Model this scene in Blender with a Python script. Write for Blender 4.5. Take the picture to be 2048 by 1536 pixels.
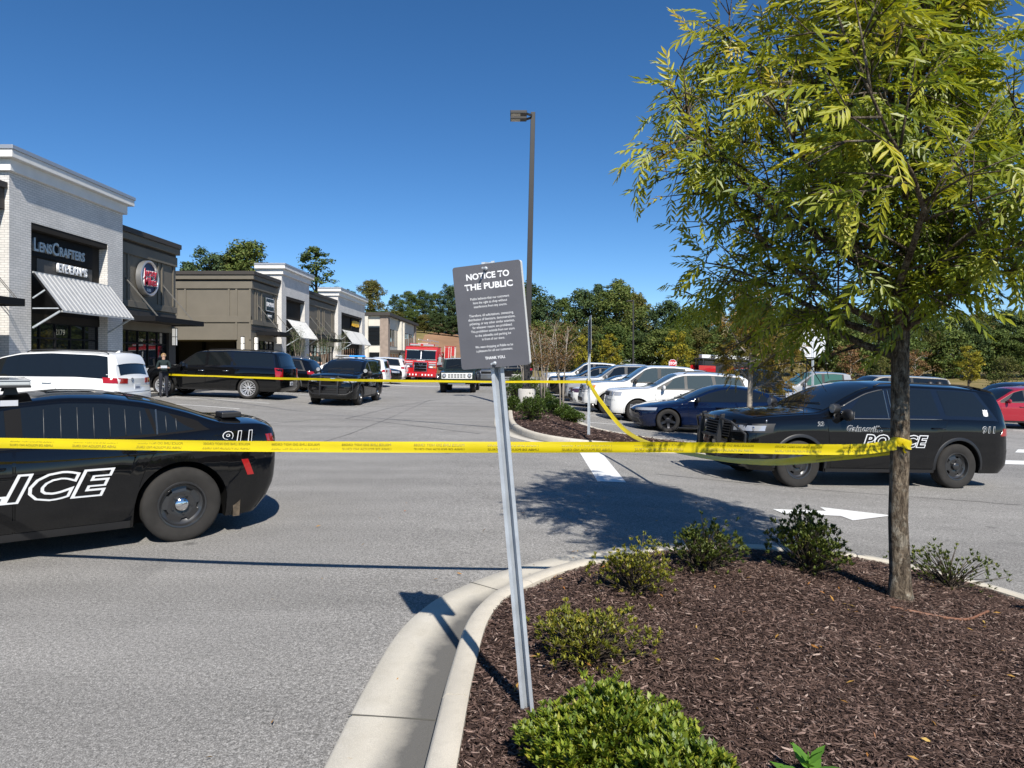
import bpy, bmesh, math, random
import numpy as np
from mathutils import Vector, Matrix
R = math.radians
random.seed(7); rng = np.random.default_rng(7)
for o in list(bpy.data.objects): bpy.data.objects.remove(o)
SC = bpy.context.scene
COL = SC.collection

# ------------------------------------------------------------------ camera, sky, sun, exposure
CAM_Z = 1.75
cam_d = bpy.data.cameras.new('camera'); cam = bpy.data.objects.new('camera', cam_d); COL.objects.link(cam)
cam.location = (0, 0, CAM_Z); cam.rotation_euler = (R(90), 0, 0)
cam_d.sensor_width = 36.0; cam_d.lens = 36.0 * 1420 / 2048
cam_d.shift_y = -45 / 2048
cam_d.clip_start = 0.05; cam_d.clip_end = 4000
SC.camera = cam
SUN_DIR = Vector((0.53, -1.92, 1.95)).normalized()          # towards the sun
SUN_EL = math.asin(SUN_DIR.z); SUN_AZ = math.atan2(SUN_DIR.x, SUN_DIR.y)
world = bpy.data.worlds.new('World'); SC.world = world; world.use_nodes = True
wn = world.node_tree.nodes; wl = world.node_tree.links; wn.clear()
sky = wn.new('ShaderNodeTexSky'); sky.sky_type = 'NISHITA'; sky.sun_disc = False
sky.sun_elevation = SUN_EL; sky.sun_rotation = SUN_AZ
sky.altitude = 2000; sky.air_density = 0.9; sky.dust_density = 0.0; sky.ozone_density = 4.2
hs = wn.new('ShaderNodeHueSaturation'); hs.inputs['Saturation'].default_value = 1.2
wbg = wn.new('ShaderNodeBackground'); wbg.inputs['Strength'].default_value = 0.09
wout = wn.new('ShaderNodeOutputWorld')
wl.new(sky.outputs['Color'], hs.inputs['Color']); wl.new(hs.outputs['Color'], wbg.inputs['Color']); wl.new(wbg.outputs['Background'], wout.inputs['Surface'])
sun_d = bpy.data.lights.new('sun', 'SUN'); sun_d.energy = 4.6; sun_d.angle = R(0.53); sun_d.color = (1.0, 0.95, 0.87)
sun = bpy.data.objects.new('sun', sun_d); COL.objects.link(sun)
sun.rotation_euler = SUN_DIR.to_track_quat('Z', 'Y').to_euler(); sun.location = (8, -25, 30)
SC.view_settings.view_transform = 'Standard'; SC.view_settings.look = 'None'
SC.view_settings.exposure = 0.55; SC.view_settings.gamma = 1.0
SC.view_settings.use_curve_mapping = False
SC.render.engine = 'CYCLES'
SC.cycles.use_denoising = True
SC.cycles.max_bounces = 6; SC.cycles.diffuse_bounces = 3; SC.cycles.glossy_bounces = 3
SC.cycles.transmission_bounces = 4; SC.cycles.transparent_max_bounces = 8
SC.cycles.caustics_reflective = False; SC.cycles.caustics_refractive = False

# ------------------------------------------------------------------ helpers
def tag(o, label=None, cat=None, group=None, kind=None):
    if label: o['label'] = label
    if cat: o['category'] = cat
    if group: o['group'] = group
    if kind: o['kind'] = kind
    return o

def link(o, parent=None):
    COL.objects.link(o)
    if parent is not None: o.parent = parent
    return o

def empty(name, loc=(0, 0, 0), rz=0.0, label=None, cat=None, group=None):
    o = bpy.data.objects.new(name, None); COL.objects.link(o)
    o.empty_display_size = 0.1
    o.location = loc; o.rotation_euler = (0, 0, rz)
    return tag(o, label, cat, group)

def copy_tree(o, parent=None):
    c = o.copy(); COL.objects.link(c)
    if parent is not None: c.parent = parent
    for ch in list(o.children): copy_tree(ch, c)
    return c

def lerp(a, b, t): return a+(b-a)*t

class MB:
    """collects geometry of ONE mesh object"""
    def __init__(s): s.v = []; s.f = []; s.m = []
    def add(s, vs, fs, mi=0):
        b = len(s.v); s.v += [tuple(p) for p in vs]
        s.f += [tuple(b + i for i in f) for f in fs]; s.m += [mi] * len(fs); return s
    def box(s, x0, x1, y0, y1, z0, z1, mi=0, M=None):
        vs = [(x0,y0,z0),(x1,y0,z0),(x1,y1,z0),(x0,y1,z0),(x0,y0,z1),(x1,y0,z1),(x1,y1,z1),(x0,y1,z1)]
        if M is not None: vs = [M @ Vector(p) for p in vs]
        return s.add(vs, [(0,3,2,1),(4,5,6,7),(0,1,5,4),(1,2,6,5),(2,3,7,6),(3,0,4,7)], mi)
    def cbox(s, c, d, mi=0, rz=0.0, M=None):
        m = Matrix.Translation(c) @ Matrix.Rotation(rz, 4, 'Z')
        if M is not None: m = Matrix.Translation(c) @ M
        return s.box(-d[0]/2, d[0]/2, -d[1]/2, d[1]/2, -d[2]/2, d[2]/2, mi, m)
    def bar(s, a, b, w, h=None, mi=0, up=(0, 0, 1)):
        a = Vector(a); b = Vector(b); h = h or w; d = (b - a).normalized(); u = Vector(up)
        if abs(d.dot(u)) > .98: u = Vector((1, 0, 0))
        r = d.cross(u).normalized() * w / 2; t = r.cross(d).normalized() * h / 2
        vs = [a-r-t, a+r-t, a+r+t, a-r+t, b-r-t, b+r-t, b+r+t, b-r+t]
        return s.add(vs, [(0,1,2,3),(7,6,5,4),(0,4,5,1),(1,5,6,2),(2,6,7,3),(3,7,4,0)], mi)
    def tube(s, pts, rad, n=8, mi=0, caps=True):
        pts = [Vector(p) for p in pts]
        if not hasattr(rad, '__len__'): rad = [rad] * len(pts)
        rings = []; prev = None
        for i, p in enumerate(pts):
            d = (pts[min(i+1, len(pts)-1)] - pts[max(i-1, 0)])
            d = d.normalized() if d.length > 1e-9 else Vector((0, 0, 1))
            if prev is None:
                u = Vector((0, 0, 1)) if abs(d.z) < .9 else Vector((1, 0, 0)); u = (u - d * u.dot(d)).normalized()
            else:
                u = prev - d * prev.dot(d); u = u.normalized() if u.length > 1e-6 else d.orthogonal().normalized()
            prev = u; w = d.cross(u)
            rings.append([p + (u * math.cos(2*math.pi*k/n) + w * math.sin(2*math.pi*k/n)) * rad[i] for k in range(n)])
        b = len(s.v); fs = []
        for i in range(len(rings)-1):
            for k in range(n):
                k2 = (k+1) % n
                fs.append((i*n+k, i*n+k2, (i+1)*n+k2, (i+1)*n+k))
        if caps:
            fs.append(tuple(range(n-1, -1, -1))); fs.append(tuple((len(rings)-1)*n+k for k in range(n)))
        return s.add([p for r in rings for p in r], fs, mi)
    def cyl(s, a, b, r, r2=None, n=16, mi=0): return s.tube([a, b], [r, r if r2 is None else r2], n, mi)
    def lathe(s, prof, n=32, axis='Y', c=(0, 0, 0), mi=0, close=False):
        """prof: list of (radius, offset along axis)"""
        vs = []; c = Vector(c)
        for r, t in prof:
            for k in range(n):
                a = 2*math.pi*k/n; x, y = r*math.cos(a), r*math.sin(a)
                vs.append(c + (Vector((x, t, y)) if axis == 'Y' else Vector((x, y, t)) if axis == 'Z' else Vector((t, x, y))))
        fs = []; m = len(prof)
        for i in range(m if close else m-1):
            j = (i+1) % m
            for k in range(n):
                k2 = (k+1) % n
                fs.append((i*n+k, j*n+k, j*n+k2, i*n+k2) if axis != 'Z' else (i*n+k, i*n+k2, j*n+k2, j*n+k))
        return s.add(vs, fs, mi)
    def grid(s, rows, mi=0, flip=False):
        n = len(rows[0]); fs = []
        for i in range(len(rows)-1):
            for k in range(n-1):
                f = (i*n+k, i*n+k+1, (i+1)*n+k+1, (i+1)*n+k)
                fs.append(f[::-1] if flip else f)
        return s.add([p for r in rows for p in r], fs, mi)
    def prism(s, poly, a, b, axis='Z', mi=0, M=None):
        n = len(poly)
        def P(u, v, t): return (u, v, t) if axis == 'Z' else (u, t, v) if axis == 'Y' else (t, u, v)
        vs = [P(u, v, a) for u, v in poly] + [P(u, v, b) for u, v in poly]
        if M is not None: vs = [M @ Vector(p) for p in vs]
        fs = [tuple(range(n))[::-1], tuple(range(n, 2*n))] + [(i, (i+1) % n, n+(i+1) % n, n+i) for i in range(n)]
        return s.add(vs, fs, mi)
    def mesh(s, name):
        me = bpy.data.meshes.new(name); me.from_pydata(s.v, [], s.f); me.update(); return me
    def build(s, name, mat, parent=None, smooth=False, bevel=0.0, loc=None, fix=True, angle=None):
        me = s.mesh(name)
        for m in (mat if isinstance(mat, (list, tuple)) else [mat]): me.materials.append(m)
        if any(s.m): me.polygons.foreach_set('material_index', s.m)
        if fix:
            bm = bmesh.new(); bm.from_mesh(me); bmesh.ops.recalc_face_normals(bm, faces=bm.faces); bm.to_mesh(me); bm.free()
        if smooth:
            me.polygons.foreach_set('use_smooth', [True] * len(me.polygons))
            if angle: me.set_sharp_from_angle(angle=R(angle))
        o = bpy.data.objects.new(name, me); link(o, parent)
        if loc is not None: o.location = loc
        if bevel:
            b = o.modifiers.new('bevel', 'BEVEL'); b.width = bevel; b.segments = 2; b.limit_method = 'ANGLE'; b.angle_limit = R(40)
        return o

def np_mesh(name, verts, quads, mat, parent=None, smooth=False):
    me = bpy.data.meshes.new(name); nv = len(verts); nf = len(quads); k = quads.shape[1]
    me.vertices.add(nv); me.vertices.foreach_set('co', np.ascontiguousarray(verts, dtype=np.float32).ravel())
    me.loops.add(nf*k); me.loops.foreach_set('vertex_index', np.ascontiguousarray(quads, dtype=np.int32).ravel())
    me.polygons.add(nf); me.polygons.foreach_set('loop_start', np.arange(0, nf*k, k, dtype=np.int32))
    me.update(calc_edges=True); me.validate()
    if mat is not None:
        for m in (mat if isinstance(mat, (list, tuple)) else [mat]): me.materials.append(m)
    if smooth: me.polygons.foreach_set('use_smooth', [True]*nf)
    if name is None: return me
    o = bpy.data.objects.new(name, me); link(o, parent); return o

def text_mesh(s, size=1.0, offset=0.0, shear=0.0, extrude=0.0, align='CENTER', space=1.0, xs=1.0, line=1.0):
    cu = bpy.data.curves.new('text', 'FONT'); cu.body = s; cu.size = size; cu.offset = offset; cu.shear = shear
    cu.extrude = extrude; cu.align_x = align; cu.align_y = 'CENTER'; cu.space_character = space; cu.space_line = line
    cu.resolution_u = 3
    ob = bpy.data.objects.new('text', cu)
    me = bpy.data.meshes.new_from_object(ob)
    bpy.data.objects.remove(ob); bpy.data.curves.remove(cu)
    if xs != 1.0:
        for v in me.vertices: v.co.x *= xs
    return me

def text(name, s, mat, M, parent=None, fn=None, **kw):
    """flat lettering; M places the text plane (x right, y up, z out); fn bends it to a surface instead"""
    me = text_mesh(s, **kw)
    if fn is None: me.transform(M)
    else:
        for v in me.vertices: v.co = fn(v.co)
    me.materials.clear(); me.materials.append(mat); me.update()
    o = bpy.data.objects.new(name, me); link(o, parent); return o

def frame(o, right, up):
    r = Vector(right).normalized(); u = Vector(up).normalized(); n = r.cross(u)
    M = Matrix((r, u, n)).transposed().to_4x4(); M.translation = Vector(o); return M

# ------------------------------------------------------------------ ground height
_gx = np.array([-90, -20, -13.5, -10.5, -6.5, -3, 0, 2, 4.7, 7.8, 20, 60, 140.])
_gz = np.array([1.2, .44, .33, .24, .0, 0, 0, -.11, -.34, -.45, -.95, -1.6, -2.0])
_tx = np.arange(-100, 160, .25); _tz = np.interp(_tx, _gx, _gz)
_k = np.exp(-.5*(np.arange(-12, 13)*.25/.9)**2); _k /= _k.sum(); _tz = np.convolve(np.pad(_tz, 12, 'edge'), _k, 'valid')
def g(x, y): return float(np.interp(x, _tx, _tz)) + .004*max(0., min(y, 60.)-15)
def gnp(x, y): return np.interp(x, _tx, _tz) + .004*np.maximum(0., np.minimum(y, 60.)-15)
def gnormal(x, y, e=1.2):
    return Vector((-(g(x+e, y)-g(x-e, y))/(2*e), -(g(x, y+e)-g(x, y-e))/(2*e), 1)).normalized()
def seat(o, x, y, heading=0.0, tilt=True, dz=0.0):
    """stand a thing on the ground, heading = direction of its local +X, leaning with the ground"""
    n = gnormal(x, y) if tilt else Vector((0, 0, 1))
    f = Vector((math.cos(heading), math.sin(heading), 0)); f = (f - n*f.dot(n)).normalized(); l = n.cross(f)
    M = Matrix((f, l, n)).transposed().to_4x4(); M.translation = (x, y, g(x, y) + dz)
    o.matrix_world = M; return o
def px(X, Yd): return (X - 1024)/1420*Yd            # metres right of the axis at a distance, for laying out only
# ------------------------------------------------------------------ materials
MATS = {}
def mat(name, col=(.5, .5, .5), rough=.6, metal=0.0, coat=0.0, spec=.5, coat_rough=.03):
    if name in MATS: return MATS[name]
    m = bpy.data.materials.new(name); m.use_nodes = True; MATS[name] = m
    b = m.node_tree.nodes['Principled BSDF']
    b.inputs['Base Color'].default_value = (*col, 1); b.inputs['Roughness'].default_value = rough
    b.inputs['Metallic'].default_value = metal; b.inputs['Coat Weight'].default_value = coat
    b.inputs['Coat Roughness'].default_value = coat_rough; b.inputs['Specular IOR Level'].default_value = spec
    return m
class N:
    """small node-graph writer"""
    def __init__(s, m): s.m = m; s.t = m.node_tree; s.b = s.t.nodes['Principled BSDF']
    def n(s, typ, **kw):
        nd = s.t.nodes.new('ShaderNode' + typ)
        for k, v in kw.items():
            if k in nd.inputs: s.set(nd.inputs[k], v)
            else: setattr(nd, k, v)
        return nd
    def set(s, sock, v):
        if isinstance(v, bpy.types.NodeSocket): s.t.links.new(v, sock)
        elif isinstance(v, (tuple, list)) and len(v) == 3 and sock.type == 'RGBA': sock.default_value = (*v, 1)
        else: sock.default_value = v
    def coord(s, kind='Object', scale=(1, 1, 1)):
        c = s.n('TexCoord').outputs[kind]
        if scale == (1, 1, 1): return c
        mp = s.n('Mapping'); s.set(mp.inputs['Vector'], c); mp.inputs['Scale'].default_value = scale; return mp.outputs['Vector']
    def pos(s, scale=(1, 1, 1)):
        c = s.n('NewGeometry').outputs['Position']
        mp = s.n('Mapping'); s.set(mp.inputs['Vector'], c); mp.inputs['Scale'].default_value = scale; return mp.outputs['Vector']
    def noise(s, vec, scale, detail=4, rough=.55, out='Fac', dist=0.0):
        nd = s.n('TexNoise'); s.set(nd.inputs['Vector'], vec); nd.inputs['Scale'].default_value = scale
        nd.inputs['Detail'].default_value = detail; nd.inputs['Roughness'].default_value = rough; nd.inputs['Distortion'].default_value = dist
        return nd.outputs[out]
    def ramp(s, fac, stops, interp='LINEAR'):
        nd = s.n('ValToRGB'); s.set(nd.inputs['Fac'], fac); cr = nd.color_ramp; cr.interpolation = interp
        while len(cr.elements) < len(stops): cr.elements.new(.5)
        for e, (p, c) in zip(cr.elements, stops):
            e.position = p; e.color = (*c, 1) if hasattr(c, '__len__') else (c, c, c, 1)
        return nd.outputs['Color']
    def mix(s, fac, a, b, mode='MIX'):
        nd = s.n('Mix', data_type='RGBA', blend_type=mode)
        s.set(nd.inputs[0], fac); s.set(nd.inputs[6], a); s.set(nd.inputs[7], b); return nd.outputs[2]
    def math(s, op, a, b=0.0):
        nd = s.n('Math', operation=op); s.set(nd.inputs[0], a); s.set(nd.inputs[1], b); return nd.outputs[0]
    def bump(s, h, strength=.3, dist=.01):
        nd = s.n('Bump'); s.set(nd.inputs['Height'], h); nd.inputs['Strength'].default_value = strength; nd.inputs['Distance'].default_value = dist
        s.set(s.b.inputs['Normal'], nd.outputs['Normal']); return s
    def col(s, c): s.set(s.b.inputs['Base Color'], c); return s
    def rough(s, c): s.set(s.b.inputs['Roughness'], c); return s

def varied(name, col, rough=.6, amount=.25, scale=3.0, metal=0.0, bump=0.0, fine=60.0, spec=.5):
    """plain coloured surface with cloudy wear and fine grain"""
    if name in MATS: return MATS[name]
    m = mat(name, col, rough, metal, spec=spec); n = N(m); c = n.coord()
    a = n.noise(c, scale, 5, .6); f = n.noise(c, fine, 3, .6)
    lo = tuple(v*(1-amount) for v in col); hi = tuple(min(1, v*(1+amount*.6)) for v in col)
    n.col(n.mix(n.math('MULTIPLY', f, .35), n.ramp(a, [(.3, lo), (.7, hi)]), lo))
    if bump: n.bump(f, bump, .01)
    return m

def make_asphalt():
    m = mat('asphalt', (.2, .2, .2), .9, spec=.25); n = N(m); p = n.pos()
    big = n.noise(p, .22, 4, .6); mid = n.noise(p, 1.7, 5, .65); fine = n.noise(p, 130, 2, .7); spk = n.n('TexVoronoi', Scale=95.0); n.set(spk.inputs['Vector'], p)
    base = n.ramp(big, [(.3, (.225, .216, .202)), (.7, (.295, .284, .266))])
    base = n.mix(n.math('MULTIPLY', n.ramp(mid, [(.42, 0.), (.62, 1.)]), .35), base, (.20, .193, .18))
    grain = n.ramp(fine, [(.34, .35), (.5, .95), (.68, 1.8)])
    base = n.mix(.8, base, grain, 'MULTIPLY')
    coarse = n.noise(p, 42, 3, .75); base = n.mix(.75, base, n.ramp(coarse, [(.32, .45), (.5, 1.0), (.7, 1.65)]), 'MULTIPLY')
    trk = n.noise(n.pos((.12, 1.6, 1)), 1.0, 4, .6); base = n.mix(.5, base, n.ramp(trk, [(.35, .78), (.65, 1.12)]), 'MULTIPLY')
    stone = n.ramp(n.n('SeparateColor', Color=spk.outputs['Color']).outputs[0], [(.9, 0.), (.93, 1.)])
    near = n.ramp(spk.outputs['Distance'], [(.25, 1.), (.45, 0.)])
    base = n.mix(n.math('MULTIPLY', n.math('MULTIPLY', stone, near), .7), base, (.5, .48, .45))
    st = n.noise(p, .55, 3, .5, dist=.6)
    base = n.mix(n.math('MULTIPLY', n.ramp(st, [(.66, 0.), (.76, 1.)]), .3), base, (.085, .083, .08))
    dr = n.n('TexVoronoi', Scale=1.1); n.set(dr.inputs['Vector'], p); dc = n.n('SeparateColor', Color=dr.outputs['Color']).outputs[0]
    base = n.mix(n.math('MULTIPLY', n.math('MULTIPLY', n.ramp(dr.outputs['Distance'], [(.03, 1.), (.09, 0.)]), n.ramp(dc, [(.55, 0.), (.6, 1.)])), .55), base, (.06, .058, .055))
    n.col(base).bump(fine, .5, .006); return m
def make_concrete(name, col, dirt=.5):
    m = mat(name, col, .85, spec=.3); n = N(m); p = n.pos()
    a = n.noise(p, 2.3, 5, .6); b = n.noise(p, 14, 4, .65); f = n.noise(p, 220, 2, .6)
    c = n.ramp(a, [(.3, tuple(v*.82 for v in col)), (.7, col)])
    c = n.mix(n.math('MULTIPLY', n.ramp(b, [(.5, 0.), (.72, 1.)]), dirt), c, tuple(v*.6 for v in col))
    c = n.mix(.35, c, n.ramp(f, [(.3, .55), (.7, 1.25)]), 'MULTIPLY')
    n.col(c).bump(f, .3, .004); return m
def make_gutter():
    """gutter pan: clean towards the road, dark washed-in dirt along the kerb (vertex attribute 'dirt')"""
    m = mat('gutter_concrete', (.56, .52, .45), .85, spec=.3); n = N(m); p = n.pos()
    a = n.noise(p, 3.2, 5, .65); f = n.noise(p, 220, 2, .6)
    at = n.n('Attribute', attribute_name='dirt').outputs['Fac']
    w = n.ramp(n.math('ADD', at, n.math('MULTIPLY', n.math('SUBTRACT', a, .5), .7)), [(.22, 0.), (.80, 1.)])
    c = n.mix(w, n.ramp(a, [(.3, (.50, .46, .38)), (.7, (.60, .56, .48))]), (.13, .125, .115))
    c = n.mix(.4, c, n.ramp(f, [(.3, .55), (.7, 1.25)]), 'MULTIPLY')
    n.col(c).bump(f, .3, .004); return m
def make_brick(name, axis_y=True):
    m = mat(name, (.7, .68, .64), .75, spec=.3); n = N(m)
    sp = n.n('SeparateXYZ'); n.set(sp.inputs[0], n.n('NewGeometry').outputs['Position'])
    cb = n.n('CombineXYZ'); n.set(cb.inputs[0], n.math('ADD', sp.outputs[0], sp.outputs[1])); n.set(cb.inputs[1], sp.outputs[2])
    bt = n.n('TexBrick'); n.set(bt.inputs['Vector'], cb.outputs[0])
    for k, v in (('Scale', 1.0), ('Mortar Size', .009), ('Mortar Smooth', .3), ('Bias', 0.), ('Brick Width', .24), ('Row Height', .085)): bt.inputs[k].default_value = v
    bt.inputs['Color1'].default_value = (.70, .67, .63, 1); bt.inputs['Color2'].default_value = (.62, .60, .565, 1); bt.inputs['Mortar'].default_value = (.38, .37, .355, 1)
    nz = n.noise(n.pos(), 1.2, 4, .6)
    n.col(n.mix(.5, bt.outputs['Color'], n.ramp(nz, [(.3, .8), (.7, 1.1)]), 'MULTIPLY')).bump(bt.outputs['Fac'], -.6, .01); return m
def make_mulch():
    m = mat('mulch_ground', (.05, .03, .022), .9, spec=.2); n = N(m); p = n.pos()
    a = n.noise(p, 1.2, 4, .6); f = n.noise(n.pos((1, 1, 1)), 38, 4, .75, dist=2.0)
    c = n.ramp(f, [(.28, (.010, .006, .005)), (.5, (.045, .026, .020)), (.68, (.11, .068, .052)), (.8, (.2, .14, .11))])
    n.col(n.mix(.4, c, n.ramp(a, [(.3, .7), (.7, 1.2)]), 'MULTIPLY')).bump(f, .9, .03); return m
def island_mat(name, stops, rough=.8, trans=0.0, spec=.3, objvar=0.0, sat=.0):
    """colour picked per loose piece (chips, leaves)"""
    if name in MATS: return MATS[name]
    m = mat(name, stops[len(stops)//2][1], rough, spec=spec); n = N(m)
    r = n.n('NewGeometry').outputs['Random Per Island']
    if objvar:
        ob = n.n('ObjectInfo').outputs['Random']
        r = n.math('FRACT', n.math('ADD', n.math('MULTIPLY', r, 1-objvar), n.math('MULTIPLY', ob, objvar)))
    c = n.ramp(r, stops); n.col(c)
    if trans:
        tr = n.n('BsdfTranslucent'); n.set(tr.inputs['Color'], n.mix(1.0, c, (1.25, 1.2, .55), 'MULTIPLY'))
        mx = n.n('MixShader'); mx.inputs[0].default_value = trans
        n.t.links.new(n.b.outputs[0], mx.inputs[1]); n.t.links.new(tr.outputs[0], mx.inputs[2])
        n.t.links.new(mx.outputs[0], n.t.nodes['Material Output'].inputs['Surface'])
    return m
def car_paint(name, col, flake=.0, rough=.35):
    m = mat(name, col, rough, coat=1.0, coat_rough=.02, spec=.0 if max(col) < .1 else .3); n = N(m); c = n.coord()
    d = n.noise(c, 2.2, 5, .65)                                       # road dust low on the body, faint
    sp = n.n('SeparateXYZ'); n.set(sp.inputs[0], c)
    low = n.ramp(sp.outputs[2], [(.15, 1.), (.75, 0.)])
    w = n.math('MULTIPLY', n.math('MULTIPLY', low, n.ramp(d, [(.35, 0.), (.75, 1.)])), .05)
    n.col(n.mix(w, col, (.17, .155, .13)))
    n.set(n.b.inputs['Coat Roughness'], n.math('ADD', n.math('MULTIPLY', w, .6), .02)); return m
EMIT = {}
def emit(name, col, strength):
    m = mat(name, col, .4); b = m.node_tree.nodes['Principled BSDF']
    b.inputs['Emission Color'].default_value = (*col, 1); b.inputs['Emission Strength'].default_value = strength; return m

M_ASPHALT = make_asphalt(); M_CURB = make_concrete('kerb_concrete', (.60, .55, .46), .25); M_GUTTER = make_gutter()
M_WALK = make_concrete('sidewalk_concrete', (.5, .48, .44), .3); M_BRICK = make_brick('painted_brick'); M_MULCH = make_mulch()
def make_marking():
    m = mat('road_paint', (.72, .72, .70), .7, spec=.3); n = N(m); p = n.pos()
    f = n.noise(p, 45, 4, .7); a = n.noise(p, 3.0, 4, .6)
    w = n.ramp(n.math('ADD', f, n.math('MULTIPLY', a, .35)), [(.44, 1.), (.55, 0.)])
    n.col(n.mix(n.math('MULTIPLY', w, .75), (.74, .74, .71), (.26, .255, .25))).bump(f, .3, .003); return m
M_LINE = make_marking()
M_STUCCO = varied('white_trim', (.74, .72, .68), .7, .1, 1.5, fine=40)
M_CAP = mat('metal_coping', (.42, .43, .45), .45, .6)
M_DARK = varied('dark_bronze_panel', (.030, .026, .022), .8, .12, 1.2, spec=.15)
M_OLIVE = varied('olive_brown_siding', (.15, .131, .10), .75, .12, 1.0, bump=.1)
M_OLIVE_D = varied('dark_brown_trim', (.045, .038, .032), .7, .15, 1.0)
M_FRAME = mat('black_mullion', (.010, .010, .011), .7, spec=.15)
M_BLACK = mat('black_plastic', (.014, .014, .015), .5)
M_UNDER = mat('underbody_black', (.006, .006, .006), .9, spec=.1)
M_RUBBER = varied('tyre_rubber', (.030, .028, .026), .85, .3, 6, spec=.25)
M_GLASS = mat('tinted_glass', (.008, .010, .011), .03, spec=.6)
M_GLASSC = mat('clear_car_glass', (.05, .065, .065), .03, spec=.7)
M_CHROME = mat('chrome', (.75, .75, .76), .12, 1.0)
M_STEEL = varied('galvanised_steel', (.50, .54, .58), .45, .22, 9, metal=.25, fine=120)
M_ALU = mat('machined_alloy', (.55, .55, .56), .28, 1.0)
M_WHEELK = mat('black_steel_wheel', (.022, .022, .023), .32, coat=.4)
M_RED_L = mat('red_lens', (.32, .008, .008), .12, coat=1.0)
M_LENS = mat('headlamp_lens', (.42, .43, .45), .12, .3, coat=1.0)
M_AMBER = mat('amber_lens', (.65, .2, .02), .2, coat=1.0)
M_DECAL = mat('silver_white_decal', (.62, .63, .64), .4)
M_WHITE = mat('white_print', (.8, .8, .8), .5)
M_TAPE = varied('yellow_barrier_tape', (.80, .64, .010), .33, .12, 2.5, fine=20)
n_ = N(M_TAPE); tr_ = n_.n('BsdfTranslucent'); tr_.inputs['Color'].default_value = (.85, .62, .01, 1); mx_ = n_.n('MixShader'); mx_.inputs[0].default_value = .35
n_.t.links.new(n_.b.outputs[0], mx_.inputs[1]); n_.t.links.new(tr_.outputs[0], mx_.inputs[2]); n_.t.links.new(mx_.outputs[0], n_.t.nodes['Material Output'].inputs['Surface'])
M_TAPETXT = mat('tape_print', (.27, .21, .012), .5)
M_SHOPGLASS = mat('shop_glass', (.012, .014, .016), .02, spec=.8)
# ------------------------------------------------------------------ ground sheet to the horizon
def axis(vals): return np.unique(np.concatenate(vals))
gxs = axis([np.arange(-26, 26.1, .5), np.linspace(-26, -300, 24), np.linspace(26, 300, 24)])
gys = axis([np.arange(-6, 40.1, .8), np.linspace(40, 110, 36), np.linspace(110, 700, 30), np.linspace(-6, -60, 12)])
GX, GY = np.meshgrid(gxs, gys)
def far_h(x, y):
    """the land behind the shops climbs to a wooded bank; the right side stays low"""
    left = 1/(1+np.exp((x+2)/9.0))
    bank = np.clip((y-128)/22., 0, 1)**1.2*7.6*left + np.clip((y-150)/120., 0, 1)*9*left + np.clip((y-92)/60., 0, 1)*1.6*(1-left)
    return bank
GZ = gnp(GX, GY) + far_h(GX, GY)
vv = np.stack([GX.ravel(), GY.ravel(), GZ.ravel()], 1); nx = len(gxs); ny = len(gys)
ii = np.arange(nx*ny).reshape(ny, nx)
qq = np.stack([ii[:-1, :-1].ravel(), ii[:-1, 1:].ravel(), ii[1:, 1:].ravel(), ii[1:, :-1].ravel()], 1)
cy = (GY[:-1, :-1] + GY[1:, 1:]).ravel()/2; cx = (GX[:-1, :-1] + GX[1:, 1:]).ravel()/2
m_earth = varied('bare_red_earth', (.30, .17, .09), .95, .35, .12, fine=2.0, bump=.3)
def make_dry_grass():
    m = mat('dry_grass_field', (.2, .17, .06), .95, spec=.1); n = N(m); p = n.pos()
    a = n.noise(p, .35, 5, .65); f = n.noise(p, 9, 3, .7)
    n.col(n.mix(.5, n.ramp(a, [(.3, (.10, .10, .035)), (.5, (.21, .17, .07)), (.7, (.27, .20, .10))]), n.ramp(f, [(.3, .6), (.7, 1.25)]), 'MULTIPLY')).bump(f, .6, .08); return m
m_grass = make_dry_grass()
ground = np_mesh('ground', vv, qq, [M_ASPHALT, m_grass, m_earth], smooth=True)
earth_zone = (cy > 126) & (cx < 12)
grass_zone = (cy > 80) & ~earth_zone & (cx > -4)
mi = np.zeros(len(qq), dtype=np.int32); mi[grass_zone] = 1; mi[earth_zone] = 2; mi[(cx < -18.5)] = 1
ground.data.polygons.foreach_set('material_index', mi); ground.data.update()
tag(ground, kind='structure')

def spline(pts, n=10, closed=False):
    P = [np.array(p, float) for p in pts]; out = []; m = len(P)
    for i in range(m if closed else m-1):
        p0 = P[(i-1) % m] if (closed or i > 0) else P[0]*2-P[1]
        p1 = P[i]; p2 = P[(i+1) % m]; p3 = P[(i+2) % m] if (closed or i+2 < m) else P[-1]*2-P[-2]
        for k in range(n):
            t = k/n
            out.append(.5*((2*p1)+(-p0+p2)*t+(2*p0-5*p1+4*p2-p3)*t*t+(-p0+3*p1-3*p2+p3)*t**3))
    if not closed: out.append(P[-1])
    return np.array(out)
def normals2(P, closed=False):
    d = np.roll(P, -1, 0)-np.roll(P, 1, 0)
    if not closed: d[0] = P[1]-P[0]; d[-1] = P[-1]-P[-2]
    d /= np.linalg.norm(d, axis=1)[:, None]; return np.stack([d[:, 1], -d[:, 0]], 1)   # to the right of travel

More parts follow.
